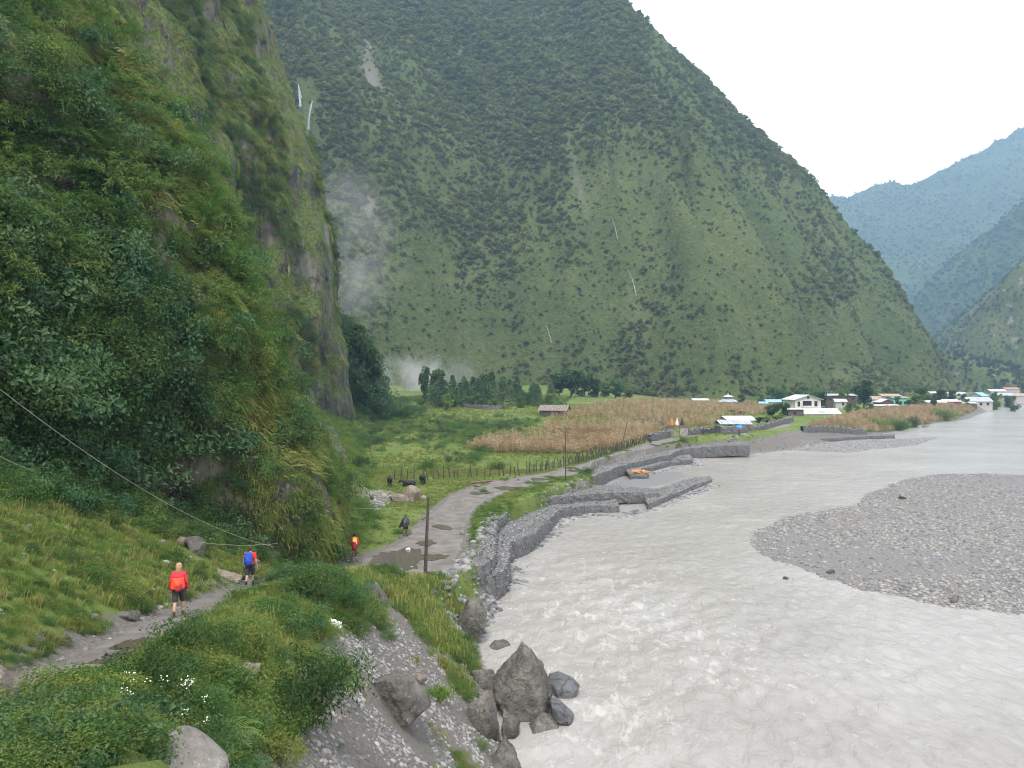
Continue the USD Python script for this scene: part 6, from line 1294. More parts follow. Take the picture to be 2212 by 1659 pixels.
# ------------------------------------------------------------ houses
def house(label, u0, u1, vt, Y, wall_h=2.6, depth=5.0, yaw=0.0, wall=white_wall, roof=tin_white, rise=1.0, ridge='x', wins=(), doors=(), overhang=0.5, z0=None, storeys=1, frame=frame_red, group=None, name='house', hip=False, base_from=None):
    w = (u1 - u0) / FV * Y; c = at_depth((u0 + u1) / 2, vt, Y); ztop = c[2]; w = w - 2 * overhang * 0.8
    zb = ztop - rise - wall_h
    T = thing(name, label, 'house', (c[0], c[1] + depth / 2, zb), yaw, group)
    hw, hd = w / 2, depth / 2
    obj('walls', box(-hw, hw, -hd, hd, -3.0, wall_h), wall, T)
    ov = overhang
    if hip:
        v = np.array([(-hw - ov, -hd - ov, wall_h), (hw + ov, -hd - ov, wall_h), (hw + ov, hd + ov, wall_h), (-hw - ov, hd + ov, wall_h), (-hw * 0.25, 0, wall_h + rise), (hw * 0.25, 0, wall_h + rise)]); v2 = v - [0, 0, 0.12]
        f = [(0, 1, 5), (0, 5, 4), (1, 2, 5), (2, 3, 4), (2, 4, 5), (3, 0, 4)]; fb = [(a + 6, c_ + 6, b + 6) for a, b, c_ in f]; e = [(0, 1), (1, 2), (2, 3), (3, 0)]; fe = []
        for a, b in e: fe += [(a, a + 6, b + 6), (a, b + 6, b)]
        obj('roof', (np.vstack([v, v2]), np.array(f + fb + fe)), roof, T)
    else:
        for sgn in (-1, 1):
            if ridge == 'x': q = [(-hw - ov, 0, wall_h + rise), (hw + ov, 0, wall_h + rise), (hw + ov, sgn * (hd + ov), wall_h - rise * ov / hd), (-hw - ov, sgn * (hd + ov), wall_h - rise * ov / hd)]
            else: q = [(0, -hd - ov, wall_h + rise), (0, hd + ov, wall_h + rise), (sgn * (hw + ov), hd + ov, wall_h - rise * ov / hw), (sgn * (hw + ov), -hd - ov, wall_h - rise * ov / hw)]
            q = np.array(q, float); n_ = 12; a = np.linspace(0, 1, n_)   # sheets lapped along the ridge
            vs, fs = [], []
            for i in range(n_ - 1):
                t0, t1 = a[i], a[i + 1] - 0.012; lift = 0.02 * (i % 2)
                P4 = np.array([q[0] + (q[1] - q[0]) * t0, q[0] + (q[1] - q[0]) * t1, q[3] + (q[2] - q[3]) * t1, q[3] + (q[2] - q[3]) * t0]) + [0, 0, 0.05 + lift]
                b8 = np.vstack([P4, P4 - [0, 0, 0.06]]); vs.append(b8); fs.append(np.array([(0, 1, 2), (0, 2, 3), (4, 6, 5), (4, 7, 6), (0, 4, 5), (0, 5, 1), (1, 5, 6), (1, 6, 2), (2, 6, 7), (2, 7, 3), (3, 7, 4), (3, 4, 0)]))
            obj('roof', cat_mesh(list(zip(vs, fs))), roof, T)
        if ridge == 'x':
            for sx in (-1, 1): obj('gable', (np.array([(sx * hw, -hd, wall_h), (sx * hw, hd, wall_h), (sx * hw, 0, wall_h + rise - 0.03), (sx * (hw - 0.1), -hd, wall_h), (sx * (hw - 0.1), hd, wall_h), (sx * (hw - 0.1), 0, wall_h + rise - 0.03)]), np.array([(0, 1, 2), (3, 5, 4), (0, 2, 5), (0, 5, 3), (1, 4, 5), (1, 5, 2)])), wall, T)
        else:
            for sy in (-1, 1): obj('gable', (np.array([(-hw, sy * hd, wall_h), (hw, sy * hd, wall_h), (0, sy * hd, wall_h + rise - 0.03), (-hw, sy * (hd - 0.1), wall_h), (hw, sy * (hd - 0.1), wall_h), (0, sy * (hd - 0.1), wall_h + rise - 0.03)]), np.array([(0, 1, 2), (3, 5, 4), (0, 2, 5), (0, 5, 3), (1, 4, 5), (1, 5, 2)])), wall, T)
    def opening(kind, face, t, zc, ww, hh):
        e = 0.07
        if face == 'front': mk = lambda x0, x1, z0_, z1_, d0, d1: box(x0, x1, -hd - d1, -hd - d0, z0_, z1_); cx = t * w
        elif face == 'right': mk = lambda x0, x1, z0_, z1_, d0, d1: box(hw + d0, hw + d1, x0, x1, z0_, z1_); cx = t * depth
        else: mk = lambda x0, x1, z0_, z1_, d0, d1: box(-hw - d1, -hw - d0, x0, x1, z0_, z1_); cx = t * depth
        fr = cat_mesh([mk(cx - ww / 2 - e, cx + ww / 2 + e, zc + hh / 2, zc + hh / 2 + e, 0.003, 0.06), mk(cx - ww / 2 - e, cx + ww / 2 + e, zc - hh / 2 - e, zc - hh / 2, 0.003, 0.07), mk(cx - ww / 2 - e, cx - ww / 2, zc - hh / 2, zc + hh / 2, 0.003, 0.06), mk(cx + ww / 2, cx + ww / 2 + e, zc - hh / 2, zc + hh / 2, 0.003, 0.06)])
        W = obj(kind, fr, frame, T)
        obj('pane' if kind == 'window' else 'leaf', mk(cx - ww / 2, cx + ww / 2, zc - hh / 2, zc + hh / 2, 0.001, 0.02), pane_m if kind == 'window' else wood_wall, W)
    for q in wins: opening('window', *q)
    for q in doors: opening('door', *q)
    return T

house('low shed with grey tin roof beside the stone wall and blue tarp', 1553, 1624, 908, 212, 2.3, 5, 4, wood_wall, tin_grey, 0.85, 'x', doors=[('front', 0.2, 1.0, 0.9, 1.9)])
house('long house with bright white roof behind the grey shed', 1566, 1634, 900, 232, 2.6, 9, 8, white_wall, tin_white, 1.0, 'x', wins=[('right', t, 1.4, 0.8, 1.3) for t in (-0.35, -0.1, 0.15, 0.38)] + [('front', 0.3, 1.4, 0.8, 1.2)])
T = house('small temple with two tiered white roof at the mountain foot', 1556, 1600, 860, 395, 2.9, 9, -6, grey_wall, tin_grey, 1.9, hip=True, overhang=1.1, wins=[('front', -0.25, 1.5, 0.9, 1.2), ('front', 0.32, 1.5, 0.9, 1.2)], name='temple')
obj('lantern', box(-1.5, 1.5, -1.5, 1.5, 4.3, 5.4), stone_wall_m, T)
v = np.array([(-2.3, -2.3, 5.4), (2.3, -2.3, 5.4), (2.3, 2.3, 5.4), (-2.3, 2.3, 5.4), (0, 0, 6.6), (-2.3, -2.3, 5.3), (2.3, -2.3, 5.3), (2.3, 2.3, 5.3), (-2.3, 2.3, 5.3)])
obj('upper_roof', (v, np.array([(0, 1, 4), (1, 2, 4), (2, 3, 4), (3, 0, 4), (5, 7, 6), (5, 8, 7), (0, 5, 6), (0, 6, 1), (1, 6, 7), (1, 7, 2), (2, 7, 8), (2, 8, 3), (3, 8, 5), (3, 5, 0)])), tin_white, T)
rv = trimesh.creation.revolve([(0, 0), (0.16, 0), (0.22, 0.3), (0.1, 0.5), (0.14, 0.7), (0, 1.2)], sections=10); obj('finial', (rv.vertices + [0, 0, 6.55], rv.faces), tin_white, T)
T = house('white two storey house with dark verandah openings above the red walled house', 1704, 1776, 853, 318, 6.3, 8, 16, white_wall, tin_white, 1.7, 'y', overhang=0.8,
      wins=[('front', 0.30, 4.5, 1.3, 1.9), ('front', -0.36, 4.4, 1.0, 1.8), ('front', 0.3, 1.2, 1.3, 1.3), ('front', -0.3, 1.3, 1.3, 1.2), ('front', 0.0, 6.95, 0.8, 0.8)] + [('right', t, 4.6, 0.7, 2.0) for t in (-0.38, -0.2, -0.02, 0.16, 0.34)])
obj('balcony_opening', box(-2.4, 1.6, -4.03, -4.004, 3.7, 5.6), pane_m, T); obj('balcony_rail', box(-2.5, 1.7, -4.35, -4.06, 2.9, 3.65), white_wall, T); obj('porch_roof', box(5.2, 8.6, -3.2, 3.4, 3.1, 3.25), tin_grey, T)
house('tall dark plank block with pale plinth left of the red walled house', 1699, 1738, 882, 284, 3.3, 5, 5, wood_wall, tin_white, 0.35, 'x', wins=[('front', -0.1, 2.0, 1.0, 0.9)])
T = house('long red walled house with white tin roof and satellite dishes', 1735, 1818, 883, 296, 2.6, 7, 3, red_wall, tin_white, 1.75, 'x', wins=[('front', -0.3, 1.2, 1.0, 1.1), ('front', 0.2, 1.2, 1.0, 1.1), ('front', 0.38, 1.2, 1.0, 1.1)], doors=[('front', -0.05, 1.0, 0.95, 2.0)])
for i, (xo, rr_) in enumerate(((-0.9, 0.5), (0.1, 0.75), (1.1, 0.7))):
    rv = trimesh.creation.revolve([(0, 0), (rr_ * 0.5, 0.06), (rr_, 0.24), (rr_, 0.27), (rr_ * 0.5, 0.10), (0, 0.04)], sections=16); rv.apply_transform(trimesh.transformations.rotation_matrix(math.radians(62), [1, 0, 0])); q = np.array([xo, -2.9, 3.9])
    D_ = obj('satellite_dish', (rv.vertices + q, rv.faces), frame_white, T, smooth=40); obj('mast', tube([q + [0, 0.1, -1.0], q + [0, 0.05, 0]], 0.04, 5), tin_grey, D_)
house('open lean to shed on the right end of the red walled house', 1812, 1850, 898, 292, 1.6, 4, 2, wood_wall, tin_white, 0.35, 'x')
house('small blue roofed house left of the tall white house', 1656, 1690, 863, 372, 2.3, 5, -4, grey_wall, tin_blue, 1.0, 'x', wins=[('front', 0, 1.2, 0.9, 0.9)])
house('tiny blue roofed outhouse left of the small blue roofed house', 1640, 1660, 868, 366, 1.7, 3, -4, grey_wall, tin_blue, 0.6, 'x')
house('long dark house with flat pale roof behind the village trees', 1778, 1852, 851, 362, 4.6, 8, 6, wood_wall, tin_grey, 0.7, 'x', wins=[('front', t, 3.0, 1.0, 1.1) for t in (-0.35, -0.1, 0.15, 0.38)])
house('grey house with pale roof under the big village tree', 1806, 1832, 862, 352, 2.5, 5, -10, grey_wall, tin_white, 1.0, 'x', wins=[('front', 0.2, 1.3, 0.8, 1.0)])
house('white gabled house with rusty roof right of the big village tree', 1884, 1912, 856, 372, 2.7, 6, 24, white_wall, tin_rust, 1.3, 'y', wins=[('front', 0, 1.4, 1.0, 1.1)])
house('dark open fronted house with pale gable in the middle of the village', 1898, 1932, 862, 366, 2.4, 6, 8, wood_wall, tin_white, 1.3, 'y', doors=[('front', 0.0, 1.0, 2.0, 1.9)])
house('turquoise two storey house in the middle of the village', 1926, 1962, 857, 378, 4.2, 6, 4, teal_wall, tin_rust, 0.5, 'x', wins=[('front', -0.05, 1.6, 1.5, 1.5), ('front', 0.3, 1.6, 0.8, 1.2), ('front', -0.2, 3.4, 1.2, 0.7)])
house('long low store with white roof behind the river side maize', 1888, 1946, 874, 352, 1.7, 5, 2, wood_wall, tin_white, 0.5, 'x')
house('row house with rusty brown roof at the back of the village', 1902, 1948, 851, 410, 3.0, 7, 5, grey_wall, tin_rust, 0.9, 'x', wins=[('front', t, 1.4, 0.9, 1.0) for t in (-0.3, 0, 0.3)])
house('brick red shed with white roof right of the round village tree', 2040, 2078, 863, 405, 2.8, 6, -5, red_wall, tin_white, 0.9, 'x', doors=[('front', 0.2, 1.1, 1.2, 2.1)])
house('long white roofed shed left of the brick red shed', 2000, 2046, 865, 398, 2.6, 6, 4, grey_wall, tin_white, 0.9, 'x', wins=[('front', -0.2, 1.3, 0.8, 0.9), ('front', 0.25, 1.3, 0.8, 0.9)])
house('dark hall with slate roof behind the white roofed sheds', 2012, 2060, 850, 450, 3.6, 8, 2, wood_wall, dark_roof, 1.6, 'x', wins=[('front', t, 1.9, 1.0, 1.2) for t in (-0.3, 0.05, 0.35)])
house('pale long house behind the dark slate hall', 2010, 2050, 846, 490, 4.0, 8, 2, grey_wall, tin_white, 0.8, 'x')
house('grey roofed hall with dormer nearest the river at the far end of the village', 2094, 2146, 858, 445, 3.2, 9, -3, grey_wall, tin_grey, 2.2, 'x', wins=[('front', t, 1.6, 1.2, 1.3) for t in (-0.3, 0.0, 0.3)])
house('blue roofed house behind the grey roofed hall at the river', 2108, 2136, 848, 480, 3.6, 8, 30, grey_wall, tin_blue, 1.9, 'x', wins=[('front', 0.0, 1.6, 1.0, 1.2)])
house('low dark shed in front of the grey roofed hall', 2074, 2112, 869, 430, 1.6, 5, 0, wood_wall, tin_white, 0.5, 'x')
house('small grey house left of the blue roofed house', 2068, 2090, 847, 520, 3.4, 7, -12, grey_wall, tin_grey, 1.4, 'x', wins=[('front', 0.0, 1.5, 1.0, 1.2)])
house('green grey roofed house at the right end of the village', 2158, 2192, 849, 560, 3.2, 8, -4, wood_wall, tin_grey, 1.7, 'x', wins=[('front', 0.0, 1.5, 1.0, 1.2)])
house('pale house touching the right edge of the photo', 2190, 2222, 850, 600, 3.4, 9, 5, grey_wall, tin_rust, 1.6, 'x')
house('long pale roofed house high behind the right village end', 2138, 2176, 841, 640, 3.4, 8, 4, grey_wall, tin_white, 1.4, 'x')
house('rusty red roofed house farthest back on the right', 2172, 2204, 837, 690, 3.0, 8, -3, grey_wall, plain('red_tin_roof', (0.42, 0.17, 0.16), 0.6, 0.2), 1.4, 'x')
house('weathered plank roofed cabin at the edge of the maize below the pines', 1168, 1232, 876, 232, 1.9, 6, -16, wood_wall, plank_roof, 1.3, 'x', doors=[('front', 0.05, 0.85, 0.9, 1.6)])
house('tiny hut with pale roof above the maize right of the pines', 1253, 1276, 852, 345, 1.2, 3, 6, wood_wall, tin_white, 0.6, 'x')
house('low pale roof peeking over the maize at the mountain foot', 1496, 1532, 861, 380, 1.6, 5, 0, grey_wall, tin_white, 0.7, 'x')
# ------------------------------------------------------------ trees one can tell apart
def make_tree_class(name, seed, leaf, n=420, l=0.16, w=0.10, rx=0.42, lobes=9, low=0.3, trunk=0.035):
    cls = library(name); (cm, lc) = broadleaf(seed, n, l, w, rx=rx, lobes=lobes, low=low)
    usdkit.mesh(stage, str(cls.GetPath()) + '/trunk', trunk_mesh(seed, 0.62, trunk, [c for c in lc[:5]]), M['bark'], smooth=40)
    usdkit.mesh(stage, str(cls.GetPath()) + '/crown', cm, M[leaf])
    return cls
BT = {'dark': [make_tree_class(f'dark_tree_{k}', 60 + k, 'leaf_dark', 760, 0.12, 0.075, lobes=12, low=0.14) for k in range(3)], 'mid': [make_tree_class(f'green_tree_{k}', 70 + k, 'leaf_mid', 680, 0.12, 0.075, lobes=11, low=0.16) for k in range(3)], 'light': [make_tree_class(f'bright_tree_{k}', 80 + k, 'leaf_light', 560, 0.12, 0.07, lobes=10, low=0.16) for k in range(2)]}
PN = []
for k in range(4):
    cls = library(f'pine_{k}'); q = np.linspace(0, 1, 6)
    usdkit.mesh(stage, str(cls.GetPath()) + '/trunk', tube(np.column_stack([0.01 * np.sin(q * 3 + k), 0 * q, q * 0.96 - 0.05]), 0.022 * (1 - 0.85 * q) + 0.002, 6), M['bark'], smooth=40)
    usdkit.mesh(stage, str(cls.GetPath()) + '/crown', pine_crown(90 + k), M['pine']); PN.append(cls)
def stand(kind, label, u, v, vt, Y=None, width=None, group=None, r=random.Random(4), name=None):
    """a tree whose foot is seen at (u, v) and top at vt"""
    b = G(u, v, 40) if Y is None else at_depth(u, v, Y); zg = gz(b[0], b[1]); top = EYE - (vt - CV) / FV * b[1]; H = max(1.2, top - zg)
    cls = PN[r.randrange(4)] if kind == 'pine' else r.choice(BT[kind])
    wz = H if width is None else width / FV * b[1] / (0.56 if kind == 'pine' else 0.95)
    return copy_of(cls, name or ('pine_tree' if kind == 'pine' else 'broadleaf_tree'), label, 'pine' if kind == 'pine' else 'tree', (b[0], b[1], zg), r.uniform(0, 360), (wz, wz, H), group)
# pine grove
rp = random.Random(12); n_p = 0
named = [(962, 866, 838, 'lone low pine in front of the left side of the grove'), (1048, 876, 832, 'pine with a bare stem standing out before the grove'), (1058, 876, 836, 'twin pine right of the bare stemmed pine'), (882, 842, 806, 'small lone pine at the mist left of the grove'),
         (1077, 870, 852, 'smallest pine at the right foot of the grove'), (1105, 868, 850, 'little pine apart on the right of the grove'), (1010, 860, 826, 'pine in the middle of the front row of the grove')]
for u, v, t, lab in named: stand('pine', lab, u, v, t, None, (v - t) * 0.62, 'pines of the grove', rp)
for i in range(58):
    u = rp.uniform(925, 1215); dep = rp.uniform(262, 345); Hh = rp.uniform(5.0, 10.5) * (1.0 if u < 1120 else 0.75); b = at_depth(u, 845, dep); zg = gz(b[0], b[1])
    copy_of(PN[rp.randrange(4)], 'pine_tree', 'young dark pine inside the dense grove below the mountain', 'pine', (b[0], b[1], zg), rp.uniform(0, 360), (Hh * rp.uniform(0.95, 1.3),) * 2 + (Hh,), 'pines of the grove')
stand('dark', 'tall thin stemmed broadleaf at the left end of the pine grove', 916, 850, 792, 300, 30, None, rp)
stand('dark', 'round dark tree at the left end of the pine grove', 945, 862, 799, 292, 62, None, rp)
stand('dark', 'dark round headed tree rising from the middle of the pine grove', 1052, 862, 800, 300, 46, None, rp)
stand('light', 'bright yellow green tree in the right half of the grove', 1112, 858, 820, 320, 44, None, rp)
stand('light', 'bright green bushy tree at the left foot of the grove', 966, 876, 848, 255, 34, None, rp)
for i, (u, t, w_) in enumerate(((1208, 806, 54), (1234, 800, 60), (1262, 806, 54), (1284, 818, 40))):
    stand('dark', ('left tree of the dark round clump right of the pines', 'highest tree of the dark round clump right of the pines', 'right tree of the dark round clump right of the pines', 'lowest tree at the right edge of the dark round clump')[i], u, 856, t, 345, w_, 'dark clump right of the pines', rp)
for i, (u, t, w_) in enumerate(((1305, 826, 40), (1330, 820, 44), (1356, 830, 36))):
    stand('mid', ('left of three olive trees behind the maize', 'middle of three olive trees behind the maize', 'right of three olive trees behind the maize')[i], u, 858, t, 352, w_, 'olive trees behind the maize', rp)
for i in range(30):
    u = rp.uniform(905, 1200); b = G(u, rp.uniform(866, 884), 60); Hh = rp.uniform(2.2, 5.5)
    copy_of(rp.choice(BT['light'] + BT['mid']), 'young_tree', 'small leafy tree in the undergrowth edging the pine grove', 'tree', (b[0], b[1], gz(b[0], b[1]) - 0.5), rp.uniform(0, 360), (Hh * 1.1, Hh * 1.1, Hh), 'small trees edging the grove')
# dark trees on the wooded spur
for i, (u, v, t, Y, w_) in enumerate(((735, 800, 722, 192, 70), (760, 790, 700, 204, 78), (782, 830, 740, 206, 70), (800, 870, 790, 210, 62), (752, 870, 790, 196, 74), (775, 890, 830, 198, 70), (735, 880, 810, 188, 60))):
    b = at_depth(u, v, Y); Hh = (v - t) / FV * Y
    copy_of(BT['dark'][i % 3], 'broadleaf_tree', ('upper left tree of the dark wood on the spur', 'topmost tree of the dark wood on the spur', 'right tree of the dark wood on the spur', 'lower right tree of the dark wood on the spur', 'middle tree of the dark wood on the spur', 'lowest tree of the dark wood on the spur', 'lower left tree of the dark wood on the spur')[i], 'tree', (b[0], b[1], b[2]), 40 * i, (w_ / FV * Y * 1.1,) * 2 + (Hh,), 'dark wood on the spur')
# village trees
for lab, kind, u, v, t, Y, w_ in (('tallest dark tree of the village with a bare lower stem', 'dark', 1866, 880, 821, 350, 58), ('tall round tree left of the tallest village tree', 'mid', 1822, 876, 834, 356, 30), ('broad round tree between turquoise house and white sheds', 'mid', 1986, 876, 846, 372, 52),
        ('narrow tree right of the turquoise house', 'dark', 1962, 880, 862, 350, 16), ('dark bushy tree left of the red walled house', 'dark', 1690, 905, 868, 278, 40), ('leafy tree left of the plank block', 'mid', 1668, 902, 872, 282, 40), ('light tree in front of the plank block', 'light', 1680, 918, 893, 250, 36),
        ('bushy tree right of the long white roofed house', 'dark', 1640, 926, 900, 232, 24), ('small bright tree right of the dark bushy tree near the wall', 'mid', 1655, 924, 898, 238, 34), ('leafy bush tree left of the white roofed house', 'mid', 1580, 905, 884, 262, 30), ('shrubby tree in the green field left of the houses', 'mid', 1600, 905, 888, 268, 26),
        ('small dark tree beside the temple', 'dark', 1603, 871, 852, 392, 20), ('tree behind the tall white house', 'dark', 1780, 880, 846, 345, 26), ('tree in front of the village right of the lean to shed', 'mid', 1832, 892, 868, 300, 26), ('small round tree at the edge of the maize right of the lean to', 'mid', 1850, 891, 874, 305, 18), ('bushy tree next to the thin village pole', 'mid', 1878, 890, 868, 312, 24),
        ('tree between the shed row and the blue roofed house', 'mid', 2080, 868, 848, 470, 22), ('tree right of the grey roofed hall', 'mid', 2152, 866, 846, 500, 26), ('tree at the right end of the village', 'mid', 2180, 864, 850, 520, 28)):
    stand(kind, lab, u, v, t, Y, w_, None, rp)
for i in range(34):
    u = rp.uniform(1640, 2200); Y = rp.uniform(365, 460) + max(0, u - 2060) * 0.6; b = at_depth(u, 860, Y); Hh = rp.uniform(4, 9)
    copy_of(rp.choice(BT['mid'] + BT['dark']), 'village_tree', 'small tree half hidden among the village houses', 'tree', (b[0], b[1], gz(b[0], b[1])), rp.uniform(0, 360), (Hh * 0.9, Hh * 0.9, Hh), 'small trees among the houses')
# shrubs
BC = []
for nm, prs in (('dark_shrub', BUSH_D), ('green_shrub', BUSH_M), ('bright_shrub', BUSH_L), ('olive_shrub', BUSH_O)):
    for k in range(2):
        cls = library(f'{nm}_{k}'); usdkit.mesh(stage, str(cls.GetPath()) + '/foliage', bush(500 + 7 * len(BC), 2600, 12, 0.95, 0.10, 0.05, 0.15, 0.5, 0.35), prs[k][2])
        usdkit.mesh(stage, str(cls.GetPath()) + '/stems', cat_mesh([tube([(0, 0, -0.2), (0.25 * math.cos(a), 0.25 * math.sin(a), 0.5), (0.5 * math.cos(a), 0.5 * math.sin(a), 0.9)], [0.03, 0.02, 0.01], 4) for a in np.arange(6) * 1.05]), M['bark']); BC.append(cls)
def shrub(label, kind, u, v, wpx, hpx, group=None, Y=None, cat='shrub', name='shrub'):
    b = G(u, v) if Y is None else at_depth(u, v, Y); s = wpx / FV * b[1] / 2.1; hz = min(hpx / FV * b[1] / 1.25, 1.3 * s)
    return copy_of(BC[kind * 2 + (int(u) % 2)], name, label, cat, (b[0], b[1], gz(b[0], b[1]) - 0.1), (u * 7) % 360, (s, s, hz), group)
shrub('largest dark green shrub on the edge of the gravel bank', 0, 648, 1570, 190, 215)
shrub('green shrub on the right flank of the largest dark shrub', 1, 700, 1490, 120, 150)
shrub('dark round shrub behind the path bend right of the blue backpack', 0, 680, 1305, 120, 95)
shrub('bright shrub above the white plastic bag', 1, 745, 1320, 90, 70)
shrub('dark shrub hanging over the gravel edge right of the plastic bag', 0, 770, 1375, 70, 60)
shrub('green shrub left of the white plastic bag', 1, 680, 1370, 90, 70)
shrub('dense dark shrub on the shoulder right of the path puddles', 0, 420, 1425, 130, 105)
shrub('low bright shrub at the path edge below the red backpack walker', 2, 400, 1390, 90, 50)
shrub('olive shrub between path and the largest dark shrub', 3, 500, 1400, 110, 70)
shrub('bushy green shrub in the middle of the foreground shoulder', 1, 560, 1425, 140, 110)
shrub('dark green shrub left of the white flowers', 0, 330, 1510, 160, 120)
shrub('bright leafy shrub at the lower left by the path', 2, 240, 1520, 120, 60)
shrub('green shrub above the huge pale rock', 1, 430, 1560, 120, 90)
shrub('blue green broad leaved shrub in the lower left corner', 0, 80, 1570, 170, 90)
shrub('olive reddish shrub left of the huge pale rock', 3, 230, 1600, 150, 80)
shrub('grassy green shrub right of the fern', 1, 560, 1590, 120, 100)
shrub('olive shrub at the bottom edge right of the fern', 3, 600, 1650, 120, 90)
shrub('low dark shrub between the long boulder path and the low bank', 0, 1000, 1392, 36, 28)
shrub('round green bush in the meadow beyond the left fence end', 1, 930, 1014, 44, 24, cat='bush', name='bush')
shrub('round green bush in the meadow beyond the middle of the fence', 1, 1075, 1014, 46, 22, cat='bush', name='bush')
shrub('bright green hedge bush at the river edge of the right maize', 1, 1935, 928, 60, 26, None, cat='bush', name='bush')
shrub('bright green hedge bush left end at the river maize', 2, 1896, 926, 50, 22, None, cat='bush', name='bush')
shrub('dark hedge bush right end at the river maize', 0, 1975, 924, 34, 24, None, cat='bush', name='bush')
shrub('green bush at the far river edge of the maize', 1, 2040, 908, 60, 24, None, cat='bush', name='bush')
shrub('small bush on the road verge below the gate', 1, 1476, 956, 26, 16, cat='bush', name='bush')
shrub('bush on the grassy verge between road and gabion wall', 1, 1268, 1022, 30, 14, cat='bush', name='bush')
shrub('low weed patch at the road edge beside the cape walker', 2, 865, 1153, 34, 14, cat='bush', name='bush')
shrub('dark bush at the foot of the apron rib', 0, 765, 1015, 40, 45, cat='bush', name='bush')
shrub('wide dark bush on the left of the fenced fields', 0, 860, 905, 70, 26, cat='bush', name='bush')
shrub('bright topped bush left of the sweet potato patch', 2, 840, 884, 60, 26, cat='bush', name='bush')
# fern, white flowers, grass clump
b = G(470, 1612); T = thing('fern', 'bright green fern right behind the huge pale rock', 'fern', (b[0], b[1], gz(b[0], b[1]) + 0.1)); obj('fronds', fern(7, 15, 0.85), M['bamboo'], T)
b = G(330, 1590); T = thing('flowering_shrub', 'dark shrub with white flower heads above the huge pale rock', 'shrub', (b[0], b[1], gz(b[0], b[1]) - 0.1))
obj('foliage', moved(bush(77, 2400, 10, 0.9, 0.085, 0.04), scale=0.72), M['leaf_dark'], T)
r = np.random.default_rng(5); n_ = 260; hd_ = unit(r.normal(size=(26, 3)) * [1, 1, 0.5] + [0.15, -0.4, 0.55]) * [0.76, 0.76, 0.72] * r.uniform(0.85, 1.1, (26, 1)) + [0, 0, 0.38]; c = hd_[r.integers(0, 26, n_)] + r.normal(0, 0.035, (n_, 3)); obj('flowers', leaf_quads(c, r.normal(size=(n_, 3)) + [0, 0, 1], r.normal(size=(n_, 3)), 0.026, 0.024), M['flower'], T)
b = G(945, 1510); T = thing('grass_clump', 'yellow green grass clump behind the lone grey boulder', 'grass', (b[0], b[1], gz(b[0], b[1]))); obj('blades', cat_mesh([moved(tuft(600 + i, 40, 0.6, 0.25), (0.25 * math.cos(i), 0.2 * math.sin(i), 0)) for i in range(5)]), M['grass'], T)

# ------------------------------------------------------------ falls and spray
def ray_mountain(u, v):
    t = np.linspace(230, 900, 2600); X, Z = (u - CU) / FV * t, EYE - (v - CV) / FV * t
    below = np.nonzero(Z < MTN_Z(np.column_stack([t, X])))[0]; k = below[0] if len(below) else -1
    return np.array([X[k], t[k], Z[k]])
def fall(label, line, width, seed):
    P = np.array([ray_mountain(u, v) + [0, -7.0, 0] for u, v in line]); r = np.random.default_rng(seed); n = 22; C = resample(P, n); parts = []
    for q in range(8):
        a_, b_ = sorted(r.uniform(0, 1, 2)); a_, b_ = max(0, a_ - 0.25), min(1, b_ + 0.25); C = resample(P, 60)[int(a_ * 59):int(b_ * 59) + 2]; n = len(C)
        off = r.normal(0, width * 0.45, 3) * [1, 0.5, 0]; w = width * r.uniform(0.10, 0.32) * (0.6 + 0.6 * np.linspace(0, 1, n)) * (1 + 0.3 * r.normal(size=n)); parts.append(tube(C + off * np.linspace(0.3, 1.2, n)[:, None] + r.normal(0, width * 0.06, (n, 3)), np.abs(w) * 0.5 + 0.03, 5))
    obj('waterfall', cat_mesh(parts), M['fall'], None, True, label, 'waterfall')
fall('white upper fall dropping beside the edge of the back cliff', [(650, 190), (653, 212), (656, 238)], 1.5, 1)
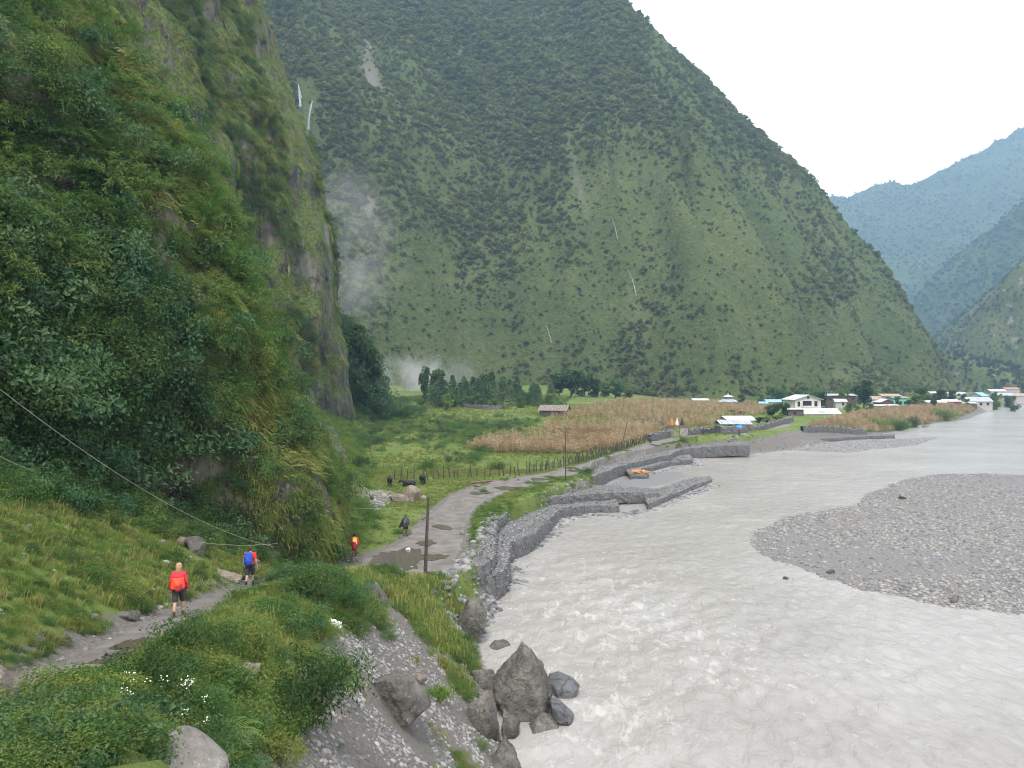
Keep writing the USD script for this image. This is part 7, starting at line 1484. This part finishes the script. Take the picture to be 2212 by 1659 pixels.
fall('white lower fall right of the upper one beside the back cliff', [(680, 226), (675, 250), (672, 286)], 1.2, 2)
fall('thin white cascade on the right half of the mountain', [(1352, 585), (1362, 605), (1367, 625), (1371, 642)], 0.22, 3)
fall('thin white cascade high above the other one on the mountain', [(1318, 470), (1326, 495), (1331, 520)], 0.18, 4)
fall('short thin cascade low in the middle of the mountain', [(1180, 706), (1186, 725), (1190, 742)], 0.18, 5)

def mist(name, label, c, rad, dens, seed):
    m = usdkit.material(stage, L(f'{name}_{seed}'), {'g': ('geometry', {}), 'n': ('noise_texture', {'scale': 0.07, 'detail': 4.0, 'roughness': 0.6, 'distortion': 0.6}), 'mp': ('mapping', {'scale': (1, 1, 0.55)}), 'r': ('map_range', {'from_min': 0.40, 'from_max': 0.72, 'to_min': 0.0, 'to_max': dens, 'clamp': True}),
        'sub': ('vector_math', {'math_type': 'subtract', 'vector2': tuple(map(float, c))}), 'dv': ('vector_math', {'math_type': 'divide', 'vector2': tuple(map(float, rad))}), 'ln': ('vector_math', {'math_type': 'length'}), 'fo': ('map_range', {'range_type': 'smoothstep', 'from_min': 0.0, 'from_max': 1.0, 'to_min': 1.0, 'to_max': 0.0, 'clamp': True}),
        'mu': ('math', {'math_type': 'multiply'}), 'p': ('principled_volume', {'color': (0.93, 0.95, 0.97)})},
        [('g.position', 'mp.vector'), ('mp.vector', 'n.vector'), ('n.fac', 'r.value'), ('g.position', 'sub.vector1'), ('sub.vector', 'dv.vector1'), ('dv.vector', 'ln.vector1'), ('ln.value', 'fo.value'), ('r.result', 'mu.value1'), ('fo.result', 'mu.value2'), ('mu.value', 'p.density')], volume='p.volume')
    s = trimesh.creation.icosphere(2, 1.0); obj(name, (s.vertices * rad + c, s.faces), m, None, True, label, 'mist', kind='stuff')
mist('spray_cloud', 'drifting white spray in front of the mountain beside the back cliff', at_depth(748, 540, 300), np.array([28, 18, 40.0]), 0.042, 1)
mist('spray_cloud', 'low white spray on the ground left of the pine grove', at_depth(880, 812, 395), np.array([48, 22, 14.0]), 0.075, 2)
